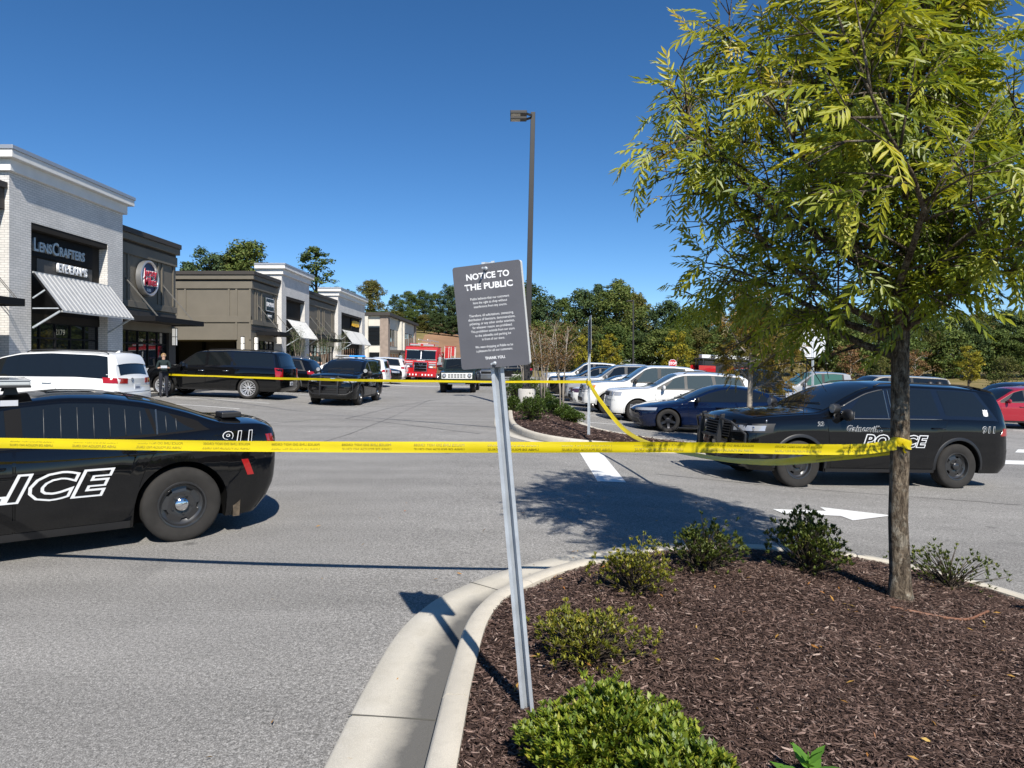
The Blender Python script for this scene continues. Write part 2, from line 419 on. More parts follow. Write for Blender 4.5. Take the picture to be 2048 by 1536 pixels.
def kerb_island(name, outer, label, mound=.10, gw=.44, kw=.15, kh=.14, closed=False, joint=2.2, phase=0.):
    """outer: gutter's road edge, travelled with the bed on the right.  kerb, gutter, bed"""
    P = np.array(outer); Nn = normals2(P, closed)
    def off(d): return P + Nn*d
    s = np.concatenate([[0], np.cumsum(np.linalg.norm(np.diff(P, axis=0), axis=1))])
    prof_g = [(0, .0, 0.), (.02, .018, 0.), (gw*.3, .016, .10), (gw*.5, .012, .35), (gw*.75, .007, .75), (gw-.02, .003, 1.), (gw, .004, 1.)]
    rows = []; dirt = []
    for d, z, dr in prof_g:
        Q = off(d); rows.append([(a, b, g(a, b)+z+.004) for a, b in Q]); dirt += [dr]*len(Q)
    mb = MB(); mb.grid(rows); go = mb.build('gutter', M_GUTTER, smooth=True)
    at = go.data.attributes.new('dirt', 'FLOAT', 'POINT'); at.data.foreach_set('value', dirt)
    tag(go, kind='structure')
    prof_k = [(gw-.003, -.02), (gw+.012, kh*.55), (gw+.022, kh-.02), (gw+.042, kh), (gw+kw-.02, kh), (gw+kw, kh-.012), (gw+kw+.005, -.02)]
    # kerb stones: separate lengths with a narrow open joint
    cuts = [0]
    for i in range(len(P)):
        if s[i]-phase > joint*len(cuts): cuts.append(i)
    cuts.append(len(P)-1)
    kerb = empty(name + '_kerb'); kerb['kind'] = 'structure'
    for a, b in zip(cuts[:-1], cuts[1:]):
        if b-a < 1: continue
        rows = []
        for d, z in prof_k:
            Q = off(d)[a:b+1].copy()
            if len(Q) > 1 and b < len(P)-1: Q[-1] += (Q[-2]-Q[-1])*min(.4, .008/np.linalg.norm(Q[-2]-Q[-1]))
            rows.append([(u, v, g(u, v)+z) for u, v in Q])
        k = MB(); k.grid(rows)
        m = len(rows[0]); k.add([r[0] for r in rows], [tuple(range(len(rows)))]); k.add([r[-1] for r in rows], [tuple(range(len(rows)))])
        k.build('kerb_stone', M_CURB, kerb, smooth=True, angle=50)
    for a in cuts[1:-1]:
        q = [off(d)[a] for d in (0.0, gw*.5, gw-.01)]; t = P[min(a+1, len(P)-1)]-P[a]; t = t/np.linalg.norm(t)*.007; j = MB()
        j.grid([[(u+t[0]*sg, v+t[1]*sg, g(u, v)+.0255-.0085*i) for i, (u, v) in enumerate(q)] for sg in (-1, 1)]); tag(j.build('gutter_joint', mat('dark_joint', (.10, .095, .08), .9), fix=False), kind='structure')  # dark joint line laid across the gutter pan
    return off(gw+kw-.01)

# near planting island: bulb end towards the lot
OUT1 = spline([(-.86, -1.5), (-.84, 1.5), (-.81, 3.06), (-.79, 3.8), (-.74, 4.55), (-.62, 5.06), (-.45, 5.42), (-.10, 5.92), (.34, 6.36), (.83, 6.74), (1.4, 7.04),
               (2.1, 7.27), (2.85, 7.33), (3.45, 7.22), (3.9, 6.95), (4.3, 6.5), (4.56, 6.1), (4.8, 5.4), (4.9, 4.5), (4.95, 2.5), (4.95, -1.5)], 8)
IN1 = kerb_island('near_island', OUT1, 'near', phase=.55)
# second island across the drive aisle, a long bed with the light pole
OUT2 = spline([(3.6, 15.35), (2.6, 14.95), (1.6, 14.9), (.7, 15.4), (.05, 16.4), (-.35, 18.0), (-.5, 20.0), (-.55, 24), (-.6, 30), (-.6, 37), (-.5, 40.5), (.1, 41.8), (.9, 41.9),
               (1.6, 41.0), (1.7, 37), (1.75, 32), (1.8, 27), (2.0, 23), (2.35, 20), (2.9, 18.2), (4.2, 17.2), (6.0, 16.9), (7.4, 16.6), (7.7, 15.9), (7.2, 15.5), (5.6, 15.45), (4.6, 15.42)], 5, closed=True)
OUT2 = np.vstack([OUT2, OUT2[:1]])
IN2 = kerb_island('far_island', OUT2, 'far', gw=.40, phase=.3)

def bed(name, poly, mound, res, zoff=.10):
    """mulch surface filling a kerb outline, mounded in the middle"""
    P = np.array(poly); x0, y0 = P.min(0); x1, y1 = P.max(0)
    xs = np.arange(x0-res, x1+res, res); ys = np.arange(y0-res, y1+res, res); X, Y = np.meshgrid(xs, ys)
    def sd(x, y):
        a = P; b = np.roll(P, -1, 0); q = np.stack([x.ravel(), y.ravel()], 1)
        inside = np.zeros(len(q), bool); dmin = np.full(len(q), 1e9); cpx = np.zeros((len(q), 2))
        for p0, p1 in zip(a, b):
            e = p1-p0; L = e@e
            if L < 1e-12: continue
            t = np.clip(((q-p0)@e)/L, 0, 1); c = p0+t[:, None]*e; d = np.linalg.norm(q-c, axis=1)
            k = d < dmin; dmin[k] = d[k]; cpx[k] = c[k]
            cond = ((p0[1] > q[:, 1]) != (p1[1] > q[:, 1]))
            with np.errstate(divide='ignore', invalid='ignore'):
                xi = (p1[0]-p0[0])*(q[:, 1]-p0[1])/(p1[1]-p0[1]+1e-15)+p0[0]
            inside ^= cond & (q[:, 0] < xi)
        return inside, dmin, cpx
    ins, d, cp = sd(X, Y)
    q = np.stack([X.ravel(), Y.ravel()], 1); keep = ins | (d < res*1.1); snap = (~ins) & keep; q[snap] = cp[snap]; d[~ins] = 0
    z = gnp(q[:, 0], q[:, 1]) + zoff + mound*(1-np.exp(-d/.45)) + .02*np.sin(q[:, 0]*5.1+1)*np.sin(q[:, 1]*4.3)
    v = np.column_stack([q, z]); nx = len(xs); ny = len(ys); ii = np.arange(nx*ny).reshape(ny, nx)
    f = np.stack([ii[:-1, :-1].ravel(), ii[:-1, 1:].ravel(), ii[1:, 1:].ravel(), ii[1:, :-1].ravel()], 1)
    f = f[keep[f].all(1)]
    used = np.unique(f); rm = -np.ones(len(v), int); rm[used] = np.arange(len(used))
    o = np_mesh(name, v[used], rm[f], M_MULCH, smooth=True); tag(o, kind='structure')
    def inside(x, y): return sd(np.asarray(x), np.asarray(y))
    return o, inside
bed1, in1 = bed('mulch_bed', IN1, .09, .12)
bed2, in2 = bed('mulch_bed', IN2[:-1], .10, .3)
def bed_z(x, y, ins, mound=.09, zoff=.10):
    i, d, c = ins(np.atleast_1d(x), np.atleast_1d(y)); d = np.where(i, d, 0)
    return gnp(np.atleast_1d(x), np.atleast_1d(y)) + zoff + mound*(1-np.exp(-d/.45)) + .02*np.sin(np.atleast_1d(x)*5.1+1)*np.sin(np.atleast_1d(y)*4.3)
def b1z(x, y): return float(bed_z(x, y, in1)[0])
def b2z(x, y): return float(bed_z(x, y, in2, .10)[0])

# ------------------------------------------------------------------ painted markings (sheets 4 mm up)
def sheet(name, poly, mat_, dz=.004, n=10):
    """ground-hugging strip given as quad corners (a,b,c,d), subdivided along a-b"""
    a, b, c, d = [np.array(p, float) for p in poly]; rows = []
    for j in range(3):
        r = []
        for i in range(n+1):
            p = (a+(b-a)*i/n)*(1-j/2) + (d+(c-d)*i/n)*(j/2); r.append((p[0], p[1], g(*p)+dz))
        rows.append(r)
    o = MB().grid(rows).build(name, mat_, fix=False); return o
def G(x, y, it=6):
    """photo point on the ground plane, for laying out"""
    Y = 20.
    for _ in range(it*4): Y = (CAM_Z-g((x-1024)/1420*Y, Y))*1420/(y-723)
    return ((x-1024)/1420*Y, Y)
def marking(name, pts_px, n=6):
    q = [G(*p) for p in pts_px]; o = sheet(name, [q[0], q[1], q[2], q[3]], M_LINE, n=n); tag(o, kind='structure'); return o
marking('road_marking', [(1195, 963), (1252, 965), (1197, 898), (1155, 898)])
arrow = MB()
for poly in ([(1545, 1019), (1600, 1029), (1700, 1031), (1640, 1022)], [(1640, 1016), (1707, 1042), (1780, 1033), (1728, 1024)]):
    pass
ap = [G(*p) for p in ((1545, 1019), (1566, 1028), (1682, 1033), (1706, 1042), (1785, 1032), (1640, 1015), (1652, 1023))]
arrow.add([(x, y, g(x, y)+.008) for x, y in ap], [(0, 1, 2, 6), (2, 3, 4), (2, 4, 5, 6)])
tag(arrow.build('road_arrow_marking', M_LINE, fix=False), kind='structure')
marking('road_marking', [(1872, 917), (2200, 926), (2200, 934), (1872, 924)])
marking('road_marking', [(2030, 905), (2200, 910), (2200, 903), (2036, 899)])
# stall lines by the shops and in the lot
for k in range(7):
    y0 = 20.5+k*2.9
    tag(sheet('stall_line', [(-13.8, y0+1.2), (-9.0, y0), (-9.0, y0+.1), (-13.8, y0+1.3)], M_LINE), kind='structure')
for k in range(9):
    y0 = 18.9+k*2.85
    if k: tag(sheet('stall_line', [(2.4, y0), (7.6, y0), (7.6, y0+.1), (2.4, y0+.1)], M_LINE), kind='structure')
    tag(sheet('stall_line', [(7.7, y0), (12.9, y0), (12.9, y0+.1), (7.7, y0+.1)], M_LINE), kind='structure')
for k in range(7):
    y0 = 15.5+k*2.85
    tag(sheet('stall_line', [(19.0, y0), (24.4, y0), (24.4, y0+.1), (19.0, y0+.1)], M_LINE), kind='structure')
tag(sheet('stop_line', [(-8.6, 46.2), (-2.0, 46.2), (-2.0, 46.7), (-8.6, 46.7)], M_LINE), kind='structure')
# thin tar-sealed cracks
m_tar = mat('crack_sealant', (.07, .068, .066), .75)
def crack(pts, w=.018):
    P = spline(pts, 8); P = P + rng.normal(0, .012, P.shape); Nn = normals2(P); mb = MB()
    ww = w*(.5+rng.random(len(P)))
    mb.grid([[(x, y, g(x, y)+.003) for x, y in P+Nn*ww[:, None]], [(x, y, g(x, y)+.003) for x, y in P-Nn*ww[:, None]]])
    tag(mb.build('pavement_crack', m_tar, fix=False), kind='structure')
crack([G(300, 862), G(520, 850), G(690, 838), G(960, 868)]); crack([G(690, 838), G(800, 812), G(880, 798)]); crack([G(560, 905), G(720, 860), G(860, 800)], .012)
crack([G(1310, 948), G(1700, 985), G(2040, 1010)], .010)

# sidewalk along the shops, with kerb
walk = MB()
yy = np.arange(6, 130, 3.0)
rows = []
for x, dz in ((-13.95, -.02), (-13.93, .13), (-13.88, .15), (-17.9, .18)): rows.append([(x, y, g(-13.9, y)+dz) for y in yy])
walk.grid(rows); tag(walk.build('sidewalk', M_WALK, smooth=True, angle=35), kind='structure')
WALK_Z = g(-14.5, 40)+.17
# ------------------------------------------------------------------ the row of shops (facades run along Y, facing +X)
BZ = .30; FX = -17.0; DX = -17.34
m_corr = varied('corrugated_metal', (.46, .46, .45), .5, .12, 2.0, metal=.15, fine=30)
m_int = varied('dim_interior', (.05, .042, .034), .9, .4, .8); m_sconce = emit('sconce_glass', (.85, .82, .76), .35)
def storefront(parent, x, y0, y1, z0, z1, nx, transom=None, name='storefront', number=None, numcol=None):
    """framed glazing: each pane its own object, mullions between"""
    sf = empty(name); sf.parent = parent
    MB().box(x-.10, x-.06, y0, y1, z0, z1).build('glazing_back', m_int, sf)
    ys = np.linspace(y0, y1, nx+1); zs = [z0] + ([transom] if transom else []) + [z1]
    for i in range(nx):
        for j in range(len(zs)-1):
            MB().box(x-.035, x-.028, ys[i]+.025, ys[i+1]-.025, zs[j]+.03, zs[j+1]-.03).build('pane', M_SHOPGLASS, sf)
    for y in ys: MB().box(x-.05, x+.02, y-.03, y+.03, z0, z1).build('mullion', M_FRAME, sf)
    for z in zs: MB().box(x-.048, x+.017, y0, y1, z-.035, z+.035).build('mullion_rail', M_FRAME, sf)
    if number: text('street_number', number, mat('number_cream', (.62, .56, .38), .5), frame((x+.012, lerp(y0, y1, .46), lerp(zs[-2], z1, .42)), (0, 1, 0), (0, 0, 1)), sf, size=.30, offset=.004)
    return sf
def tiers(parent, name, m, x, y0, y1, z, levels, back=-24.0, returns=True):
    """stepped cornice round front and both ends; levels: (z0,z1,proj)"""
    for z0, z1, p, mm in levels:
        MB().box(back, x+p, y0-p, y1+p, z0, z1).build(name, mm, parent, bevel=.012)
def awning(parent, y0, y1, x=FX, zt=4.94, zb=3.56, p=1.06, ribs=17, cut=None, smooth_panel=False):
    a = empty('awning'); a.parent = parent
    rows = []; n = ribs*8 if not smooth_panel else 2
    spans = [(y0, y1)] if not cut else [(y0, cut-.06), (cut+.06, y1)]
    for s0, s1 in spans:
        r0 = []; r1 = []; nn = int(n*(s1-s0)/(y1-y0))
        for i in range(nn+1):
            y = lerp(s0, s1, i/nn); ph = (i % 8)/8; h = .026*(1 if ph < .4 else 0 if .5 <= ph < .9 else .5)
            nx_, nz_ = .79, .61
            r0.append((x+.02+nx_*h, y, zt+nz_*h)); r1.append((x+p+nx_*h, y, zb+nz_*h))
        MB().grid([r0, r1]).build('awning_sheet', m_corr, a)
        MB().bar((x+p, s0, zb-.03), (x+p, s1, zb-.03), .05, .06).build('awning_edge', m_corr, a); MB().bar((x+.03, s0, zt-.02), (x+.03, s1, zt-.02), .05, .06).build('awning_edge', m_corr, a)
    for y in (y0+.04, y1-.04):
        MB().bar((x+.02, y, zt-.05), (x+p, y, zb-.05), .05).build('awning_frame', M_FRAME, a); MB().bar((x+.0, y, 2.95), (x+p*.92, y, zb-.02), .06).build('awning_strut', M_STEEL, a)
        MB().bar((x+.0, y, zb+.08), (x+p*.93, y, zb+.08), .04).build('awning_strut', M_STEEL, a); MB().bar((x, y, 4.0), (x+p*.45, y, lerp(zt, zb, .45)), .045).build('awning_strut', M_STEEL, a)
def canopy(parent, y0, y1, x=DX, z=3.55, p=1.64, rods=(.12, .88)):
    c = empty('canopy'); c.parent = parent
    MB().box(x+.02, x+p-.06, y0+.06, y1-.06, z+.03, z+.10).build('canopy_deck', M_DARK, c)
    MB().box(x+p-.10, x+p, y0, y1, z-.02, z+.22).build('canopy_fascia', M_FRAME, c, bevel=.01)
    for y in (y0, y1-.08): MB().box(x+.02, x+p-.1, y, y+.08, z-.02, z+.22).build('canopy_fascia', M_FRAME, c, bevel=.01)
    for t in rods:
        y = lerp(y0, y1, t)
        for dy in (-.05, .05): MB().cyl((x+.02, y+dy, z+2.0), (x+p-.15, y+dy, z+.24), .013, n=8).build('tie_rod', mat('rod_steel', (.10, .095, .085), .6), c)
        MB().cbox((x+.03, y, z+2.0), (.05, .20, .16)).build('rod_bracket', M_OLIVE, c)
def sconce(parent, x, y, z, out=(1, 0)):
    s = empty('wall_lantern'); s.parent = parent; s.location = (x, y, z)
    MB().box(-.09, .09, -.09, .09, -.44, .44).build('lantern_glass', m_sconce, s, bevel=.01); MB().box(-.10, .10, -.10, .10, -.46, -.42).build('lantern_frame', M_FRAME, s); MB().box(-.10, .10, -.10, .10, .42, .46).build('lantern_frame', M_FRAME, s)
    for sx in (-1, 1):
        for sy in (-1, 1): MB().bar((sx*.095, sy*.095, -.44), (sx*.095, sy*.095, .44), .018).build('lantern_frame', M_FRAME, s)
    MB().box(-.10, .10, -.10, .10, -.01, .02).build('lantern_frame', M_FRAME, s)
def white_shop(name, label, y0, y1, oy0, oy1, back=-18.9):
    r = empty(name, (0, 0, 0), label=label, cat='building', group='white brick shop fronts')
    zt = 8.18; oz = 6.68; d = .36
    w = MB()
    w.box(back, FX, y0, oy0, BZ, zt); w.box(back, FX, oy1, y1, BZ, zt); w.box(back, FX, oy0, oy1, oz, zt); w.box(back, FX-d-.05, oy0, oy1, BZ-.1, oz)
    w.build('wall', M_BRICK, r)
    tiers(r, 'cornice', M_STUCCO, FX, y0, y1, zt, [(8.18, 8.58, .14, M_STUCCO), (8.58, 8.84, .34, M_STUCCO), (8.84, 8.98, .38, M_CAP)], back)
    MB().box(FX-d-.04, FX-d, oy0, oy1, 4.95, oz).build('sign_panel', M_DARK, r)
    MB().box(FX-d, FX-.02, oy0, oy1, oz-.22, oz-.002).build('opening_head', M_DARK, r)
    MB().box(FX-d-.04, FX-d+.02, oy0, oy1, 3.2, 3.5).build('head_beam', M_DARK, r)
    storefront(r, FX-d-.02, oy0+.1, oy1-.1, BZ+.15, 3.2, max(4, int((oy1-oy0)/.95)), 2.62, number='2179' if y0 < 30 else None)
    MB().box(FX-d-.045, FX-d+.01, oy0, oy1, 3.5, 4.95).build('soffit_panel', M_FRAME, r)
    return r
lc = white_shop('corner_shop', 'tall white brick shop front with LENSCRAFTERS sign at the left', 24.0, 31.0, 25.1, 29.85)
def sign_text(parent, s_, x, y0, z, size, m, name='sign_letters', xs=1.0, ext=.06, off=.012, align='LEFT', shear=0., sp=1.0):
    return text(name, s_, m, frame((x, y0, z), (0, 1, 0), (0, 0, 1)), parent, size=size, extrude=ext, offset=off, align=align, xs=xs, shear=shear, space=sp)
sx_ = FX-.30
MB().box(FX-.36, FX-.31, 25.30, 29.3, 5.58, 6.42).build('sign_board', M_FRAME, lc)
MB().box(FX-.36, FX-.33, 25.9, 29.3, 4.98, 5.52).build('sign_board', mat('brown_sign_back', (.075, .068, .06), .6), lc)
m_let = mat('brushed_letter', (.48, .50, .50), .4, .3)
cur = 25.62
for s_, sz in (('L', .66), ('ENS', .48), ('C', .66), ('RAFTERS', .48)):
    o = sign_text(lc, s_, sx_, 0, 5.92+(.045 if sz > .5 else 0), sz, m_let, xs=.86, sp=1.0); ys = [v.co.y for v in o.data.vertices]
    for v in o.data.vertices: v.co.y += cur-min(ys)
    cur += max(ys)-min(ys)+.045
sign_text(lc, 'EYE EXAMS', FX-.26, 26.95, 5.30, .46, M_WHITE, xs=.80, ext=.05, off=.012)
awning(lc, 25.15, 29.9)
# dark end bay at far left, only its edge is seen
r = empty('left_shop', label='dark brown shop bay at the left edge of the picture', cat='building')
MB().box(-30, DX, 14, 23.98, BZ, 6.9).build('wall', M_OLIVE_D, r); MB().box(-30, DX+.2, 14, 23.98, 6.9, 7.6).build('cornice', M_OLIVE_D, r); MB().box(-30, DX+.30, 14, 23.98, 7.6, 7.8).build('cornice', M_CAP if False else M_OLIVE_D, r)
canopy(r, 17.0, 22.9, rods=(.2, .96)); storefront(r, DX+.04, 18, 23.5, BZ+.15, 3.1, 5, 2.5)
def dark_shop(name, label, y0, y1, back=-30, battens=(), band=True, side=False):
    r = empty(name, label=label, cat='building', group='dark brown shop fronts')
    MB().box(back, DX, y0, y1, 3.20, 6.60).build('wall', M_OLIVE, r)
    tiers(r, 'cornice', None, DX, y0 if not side else y0, y1, 0, [], back)
    p0 = 1 if side else 0
    for z0, z1, p in ((6.60, 7.08, .10), (7.20, 7.50, .24), (7.50, 7.74, .32)):
        MB().box(back, DX+p, y0-p*p0, y1, z0, z1).build('cornice', M_OLIVE if z1 < 7.6 else M_OLIVE_D, r, bevel=.012)
    MB().box(back, DX+.02, y0, y1, 7.08, 7.20).build('cornice_recess', M_OLIVE_D, r)  # recess shadow put into the colour: darker brown than the bands around it
    for y in battens: MB().box(DX, DX+.05, y-.06, y+.06, 4.55, 6.60).build('batten', M_OLIVE, r, bevel=.005)
    if band:
        MB().box(DX, DX+.09, y0, y1, 4.22, 4.52).build('belt_course', M_OLIVE, r, bevel=.01); MB().box(DX, DX+.05, y0, y1, 3.85, 4.12).build('belt_course', M_OLIVE_D, r, bevel=.01)
    return r
jm = dark_shop('sandwich_shop', 'dark brown shop front with round JERSEY MIKES sign', 31.02, 36.6, battens=(31.6, 32.0, 34.75, 35.15, 36.3))
MB().box(-30, DX-.3, 31.02, 36.6, BZ, 3.2).build('wall', M_OLIVE_D, jm)
for y0, y1 in ((31.02, 31.35), (35.9, 36.6)): MB().box(DX-.3, DX, y0, y1, BZ, 3.2).build('pier', M_OLIVE_D, jm)
storefront(jm, DX-.15, 31.4, 35.9, BZ+.15, 3.2, 5, 2.6); canopy(jm, 31.25, 34.6+1.6, rods=(.10, .80))
text('street_number', '2183', mat('number_cream', (.62, .56, .38), .5), frame((DX-.13, 33.4, 2.75), (0, 1, 0), (0, 0, 1)), jm, size=.2)
sconce(jm, DX+.14, 36.2, 3.0)
sg_ = empty('round_sign'); sg_.parent = jm; sg_.location = (DX+.05, 33.45, 5.66); sg_.scale = (.82, .82, .82)
e = MB(); e.lathe([(1.02, 0), (1.02, .30), (.96, .34), (.90, .30), (.88, .22)], 48, 'X'); e.build('sign_rim', mat('sign_rim_metal', (.6, .6, .6), .3, .8), sg_, smooth=True, angle=40)
e = MB(); e.lathe([(.90, .20), (.0005, .20)], 40, 'X'); e.build('sign_face', mat('sign_navy', (.012, .02, .075), .4), sg_)
for s_, z_, sz in (('Jersey', .30, .62), ('Mikes', -.22, .66)):
    text('sign_letters', s_, M_WHITE, frame((.27, 0, z_), (0, 1, .05), (0, 0, 1)), sg_, size=sz, offset=.034, extrude=.05, xs=.92); text('sign_letters', s_, mat('sign_red', (.5, .015, .03), .4), frame((.335, 0, z_), (0, 1, .05), (0, 0, 1)), sg_, size=sz, offset=.008, extrude=.012, xs=.92)
text('sign_letters', 'SUBS', M_WHITE, frame((.215, 0, -.68), (0, 1, 0), (0, 0, 1)), sg_, size=.22, offset=.004, extrude=.01)
# the brown building with a passage through it
su = dark_shop('passage_building', 'olive brown building end wall with an open passage beneath', 47.2, 52.38, battens=(47.9, 48.3, 49.1, 51.6, 52.0), side=True)
MB().box(-30, -18.30, 47.22, 47.5, 3.65, 4.17).build('lintel', M_OLIVE_D, su, bevel=.01); MB().box(-30, DX, 47.12, 47.3, 4.36, 4.78).build('belt_course', M_OLIVE, su, bevel=.01)
MB().box(-30, DX, 47.19, 47.5, 3.3, 4.36).build('wall_panel', M_OLIVE, su) if False else None
for x in (-22.3, -21.7, -18.8, -18.3, DX-.05): MB().box(x-.07, x+.05, 47.13, 47.2, 4.78 if x < -18.5 else 3.2, 6.6).build('batten', M_OLIVE, su, bevel=.005)
MB().box(-18.30, DX, 47.2, 48.3, BZ, 3.2).build('pier', M_OLIVE, su); MB().box(-18.30, DX-.25, 48.3, 52.38, BZ, 3.2).build('wall', M_OLIVE_D, su); MB().box(-30, -18.3, 52.3, 52.38, BZ, 3.2).build('wall', M_OLIVE_D, su)
MB().box(-30, -25.5, 47.2, 52.3, BZ, 3.2).build('wall', M_OLIVE_D, su)
for x in (-20.2, -22.6, -24.6): MB().box(x-.06, x+.06, 51.9, 52.25, BZ, 3.2).build('post', M_FRAME, su)
storefront(su, DX-.20, 48.4, 52.2, BZ+.15, 3.2, 4, 2.6); canopy(su, 48.1, 51.7, rods=(.12, .86))
sconce(su, -17.85, 47.06, 2.95); sconce(su, DX+.14, 47.75, 2.95)
MB().box(DX, DX+.16, 49.55, 51.35, 5.25, 6.25).build('sign_board', mat('sign_teal_black', (.008, .015, .016), .4), su, bevel=.02)
for z in (5.30, 6.18): MB().box(DX+.16, DX+.165, 49.6, 51.3, z, z+.035).build('sign_border', M_WHITE, su)
for y in (49.6, 51.27): MB().box(DX+.16, DX+.165, y, y+.035, 5.30, 6.21).build('sign_border', M_WHITE, su)
sign_text(su, 'SURCHEROS', DX+.17, 50.45, 5.76, .40, M_WHITE, xs=.66, ext=.005, align='CENTER'); MB().box(DX, DX+.12, 49.9, 51.0, 4.75, 5.18).build('sign_board', mat('sign_teal_black', (.008, .015, .016), .4), su, bevel=.02); sign_text(su, 'FRESH MEX', DX+.13, 50.45, 4.96, .22, M_WHITE, xs=.72, ext=.005, off=.004, align='CENTER')
w2 = white_shop('second_white_shop', 'white brick shop front beyond the olive brown building with one pale awning', 52.4, 59.5, 53.45, 58.25); awning(w2, 53.5, 58.3, smooth_panel=False, ribs=40)
d3 = dark_shop('third_brown_shop', 'dark brown shop bay between the two far white shop fronts', 59.52, 69.38, battens=(63.4, 63.9, 65.0, 65.5, 68.2, 68.7))
MB().box(-30, DX-.2, 59.52, 69.38, BZ, 3.2).build('wall', M_OLIVE_D, d3); storefront(d3, DX-.1, 60.2, 69, BZ+.15, 3.2, 8, 2.6); canopy(d3, 60.4, 66.2, rods=(.1, .45, .9)); sconce(d3, DX+.14, 63.0, 3.0)
w3 = white_shop('third_white_shop', 'farthest white brick shop front with yellow letters and double awning', 69.4, 82.0, 70.75, 80.5); awning(w3, 70.9, 80.4, cut=75.6, ribs=70)
MB().box(FX-.36, FX-.25, 76.2, 80.2, 4.98, 6.4).build('sign_board', M_FRAME, w3); 
for k, (a_, b_, h_) in enumerate(((76.4, 76.85, .50), (76.95, 77.5, .62), (77.6, 78.1, .60), (78.2, 78.75, .66), (78.85, 79.3, .60), (79.4, 79.9, .56))):
    MB().prism([(a_, 5.86-h_/2), (b_-.1, 5.86-h_/2), (b_, 5.86), (b_-.06, 5.86+h_/2), (a_+.08, 5.86+h_/2), (a_+.03, 5.9)], FX-.25, FX-.17, 'X').build('sign_shape', mat('sign_yellow', (.75, .42, .01), .4), w3)
# two-storey block at the end
fb = empty('two_storey_block', label='pale two-storey block with brick piers at the end of the row', cat='building')
m_cream = varied('cream_panel', (.62, .58, .50), .75, .12, .8); m_pier = varied('tan_brick_pier', (.30, .235, .19), .85, .25, 2.0, fine=14)
MB().box(-32, -17.1, 97, 126, .2, 8.0).build('wall', m_cream, fb); MB().box(-32, -16.6, 96.5, 126.4, 8.0, 8.45).build('cornice', M_OLIVE_D, fb, bevel=.03)
MB().box(-32, -20.2, 96.2, 97, .2, 7.8).build('side_bay', M_OLIVE_D, fb)
for y in (97.0, 107.5, 124.0): MB().box(-18.0, -16.9, y-.12, y+1.3, .2, 8.1).build('brick_pier', m_pier, fb)
MB().box(-20.05, -19.6, 96.6, 97, .2, 8.0).build('corner_board', m_cream, fb); MB().box(-19.6, -18.05, 96.9, 96.99, 4.0, 6.6).build('window', M_SHOPGLASS, fb)
for z in (4.65, 5.3, 5.95): MB().box(-19.6, -18.05, 96.86, 96.9, z-.03, z+.03).build('window_bar', M_FRAME, fb)
MB().box(-19.5, -18.1, 96.9, 96.99, .5, 3.0).build('window', M_SHOPGLASS, fb)
for y in (99.6, 101.4, 103.2, 104.9, 109.8, 111.6, 113.4, 115.2, 117.6, 119.4, 121.2):
    MB().box(-17.1, -17.06, y, y+1.0, 3.9, 6.3).build('window', M_SHOPGLASS, fb)
for y0, y1 in ((106.2, 107.2), (108.9, 109.6)): MB().box(-17.1, -16.5, y0, y1, 3.2, 7.7).build('bay_fin', m_cream, fb)
MB().box(-17.1, -15.6, 99, 124, 3.0, 3.35).build('canopy_deck', M_OLIVE_D, fb)
for y in np.arange(99.5, 123, 2.6): MB().box(-17.1, -17.06, y, y+1.8, .5, 2.8).build('shop_window', M_SHOPGLASS, fb)
# planters along the walk
def planter(x, y, w, label, m, h=.75):
    o = MB(); o.prism([(-w/2, -w/2), (w/2, -w/2), (w/2, w/2), (-w/2, w/2)], 0, h, 'Z'); o.prism([(-w/2-.04, -w/2-.04), (w/2+.04, -w/2-.04), (w/2+.04, w/2+.04), (-w/2-.04, w/2+.04)], h-.12, h, 'Z')
    b = o.build('planter', m, bevel=.02); b.location = (x, y, g(-13.9, y)+.16); tag(b, label, 'planter')
planter(-14.7, 53.2, .8, 'terracotta planter box on the shop sidewalk', mat('terracotta', (.42, .16, .07), .8)); 
# ------------------------------------------------------------------ vehicles
def smoothed(pts, L, sig=.05):
    xs = np.arange(-.5, L+.5, .01); p = np.array(pts, float)
    z = np.interp(xs, p[:, 0], p[:, 1]); k = np.exp(-.5*(np.arange(-20, 21)*.01/sig)**2); k /= k.sum()
    z = np.convolve(np.pad(z, 20, 'edge'), k, 'valid')
    return lambda x: float(np.interp(x, xs, z))

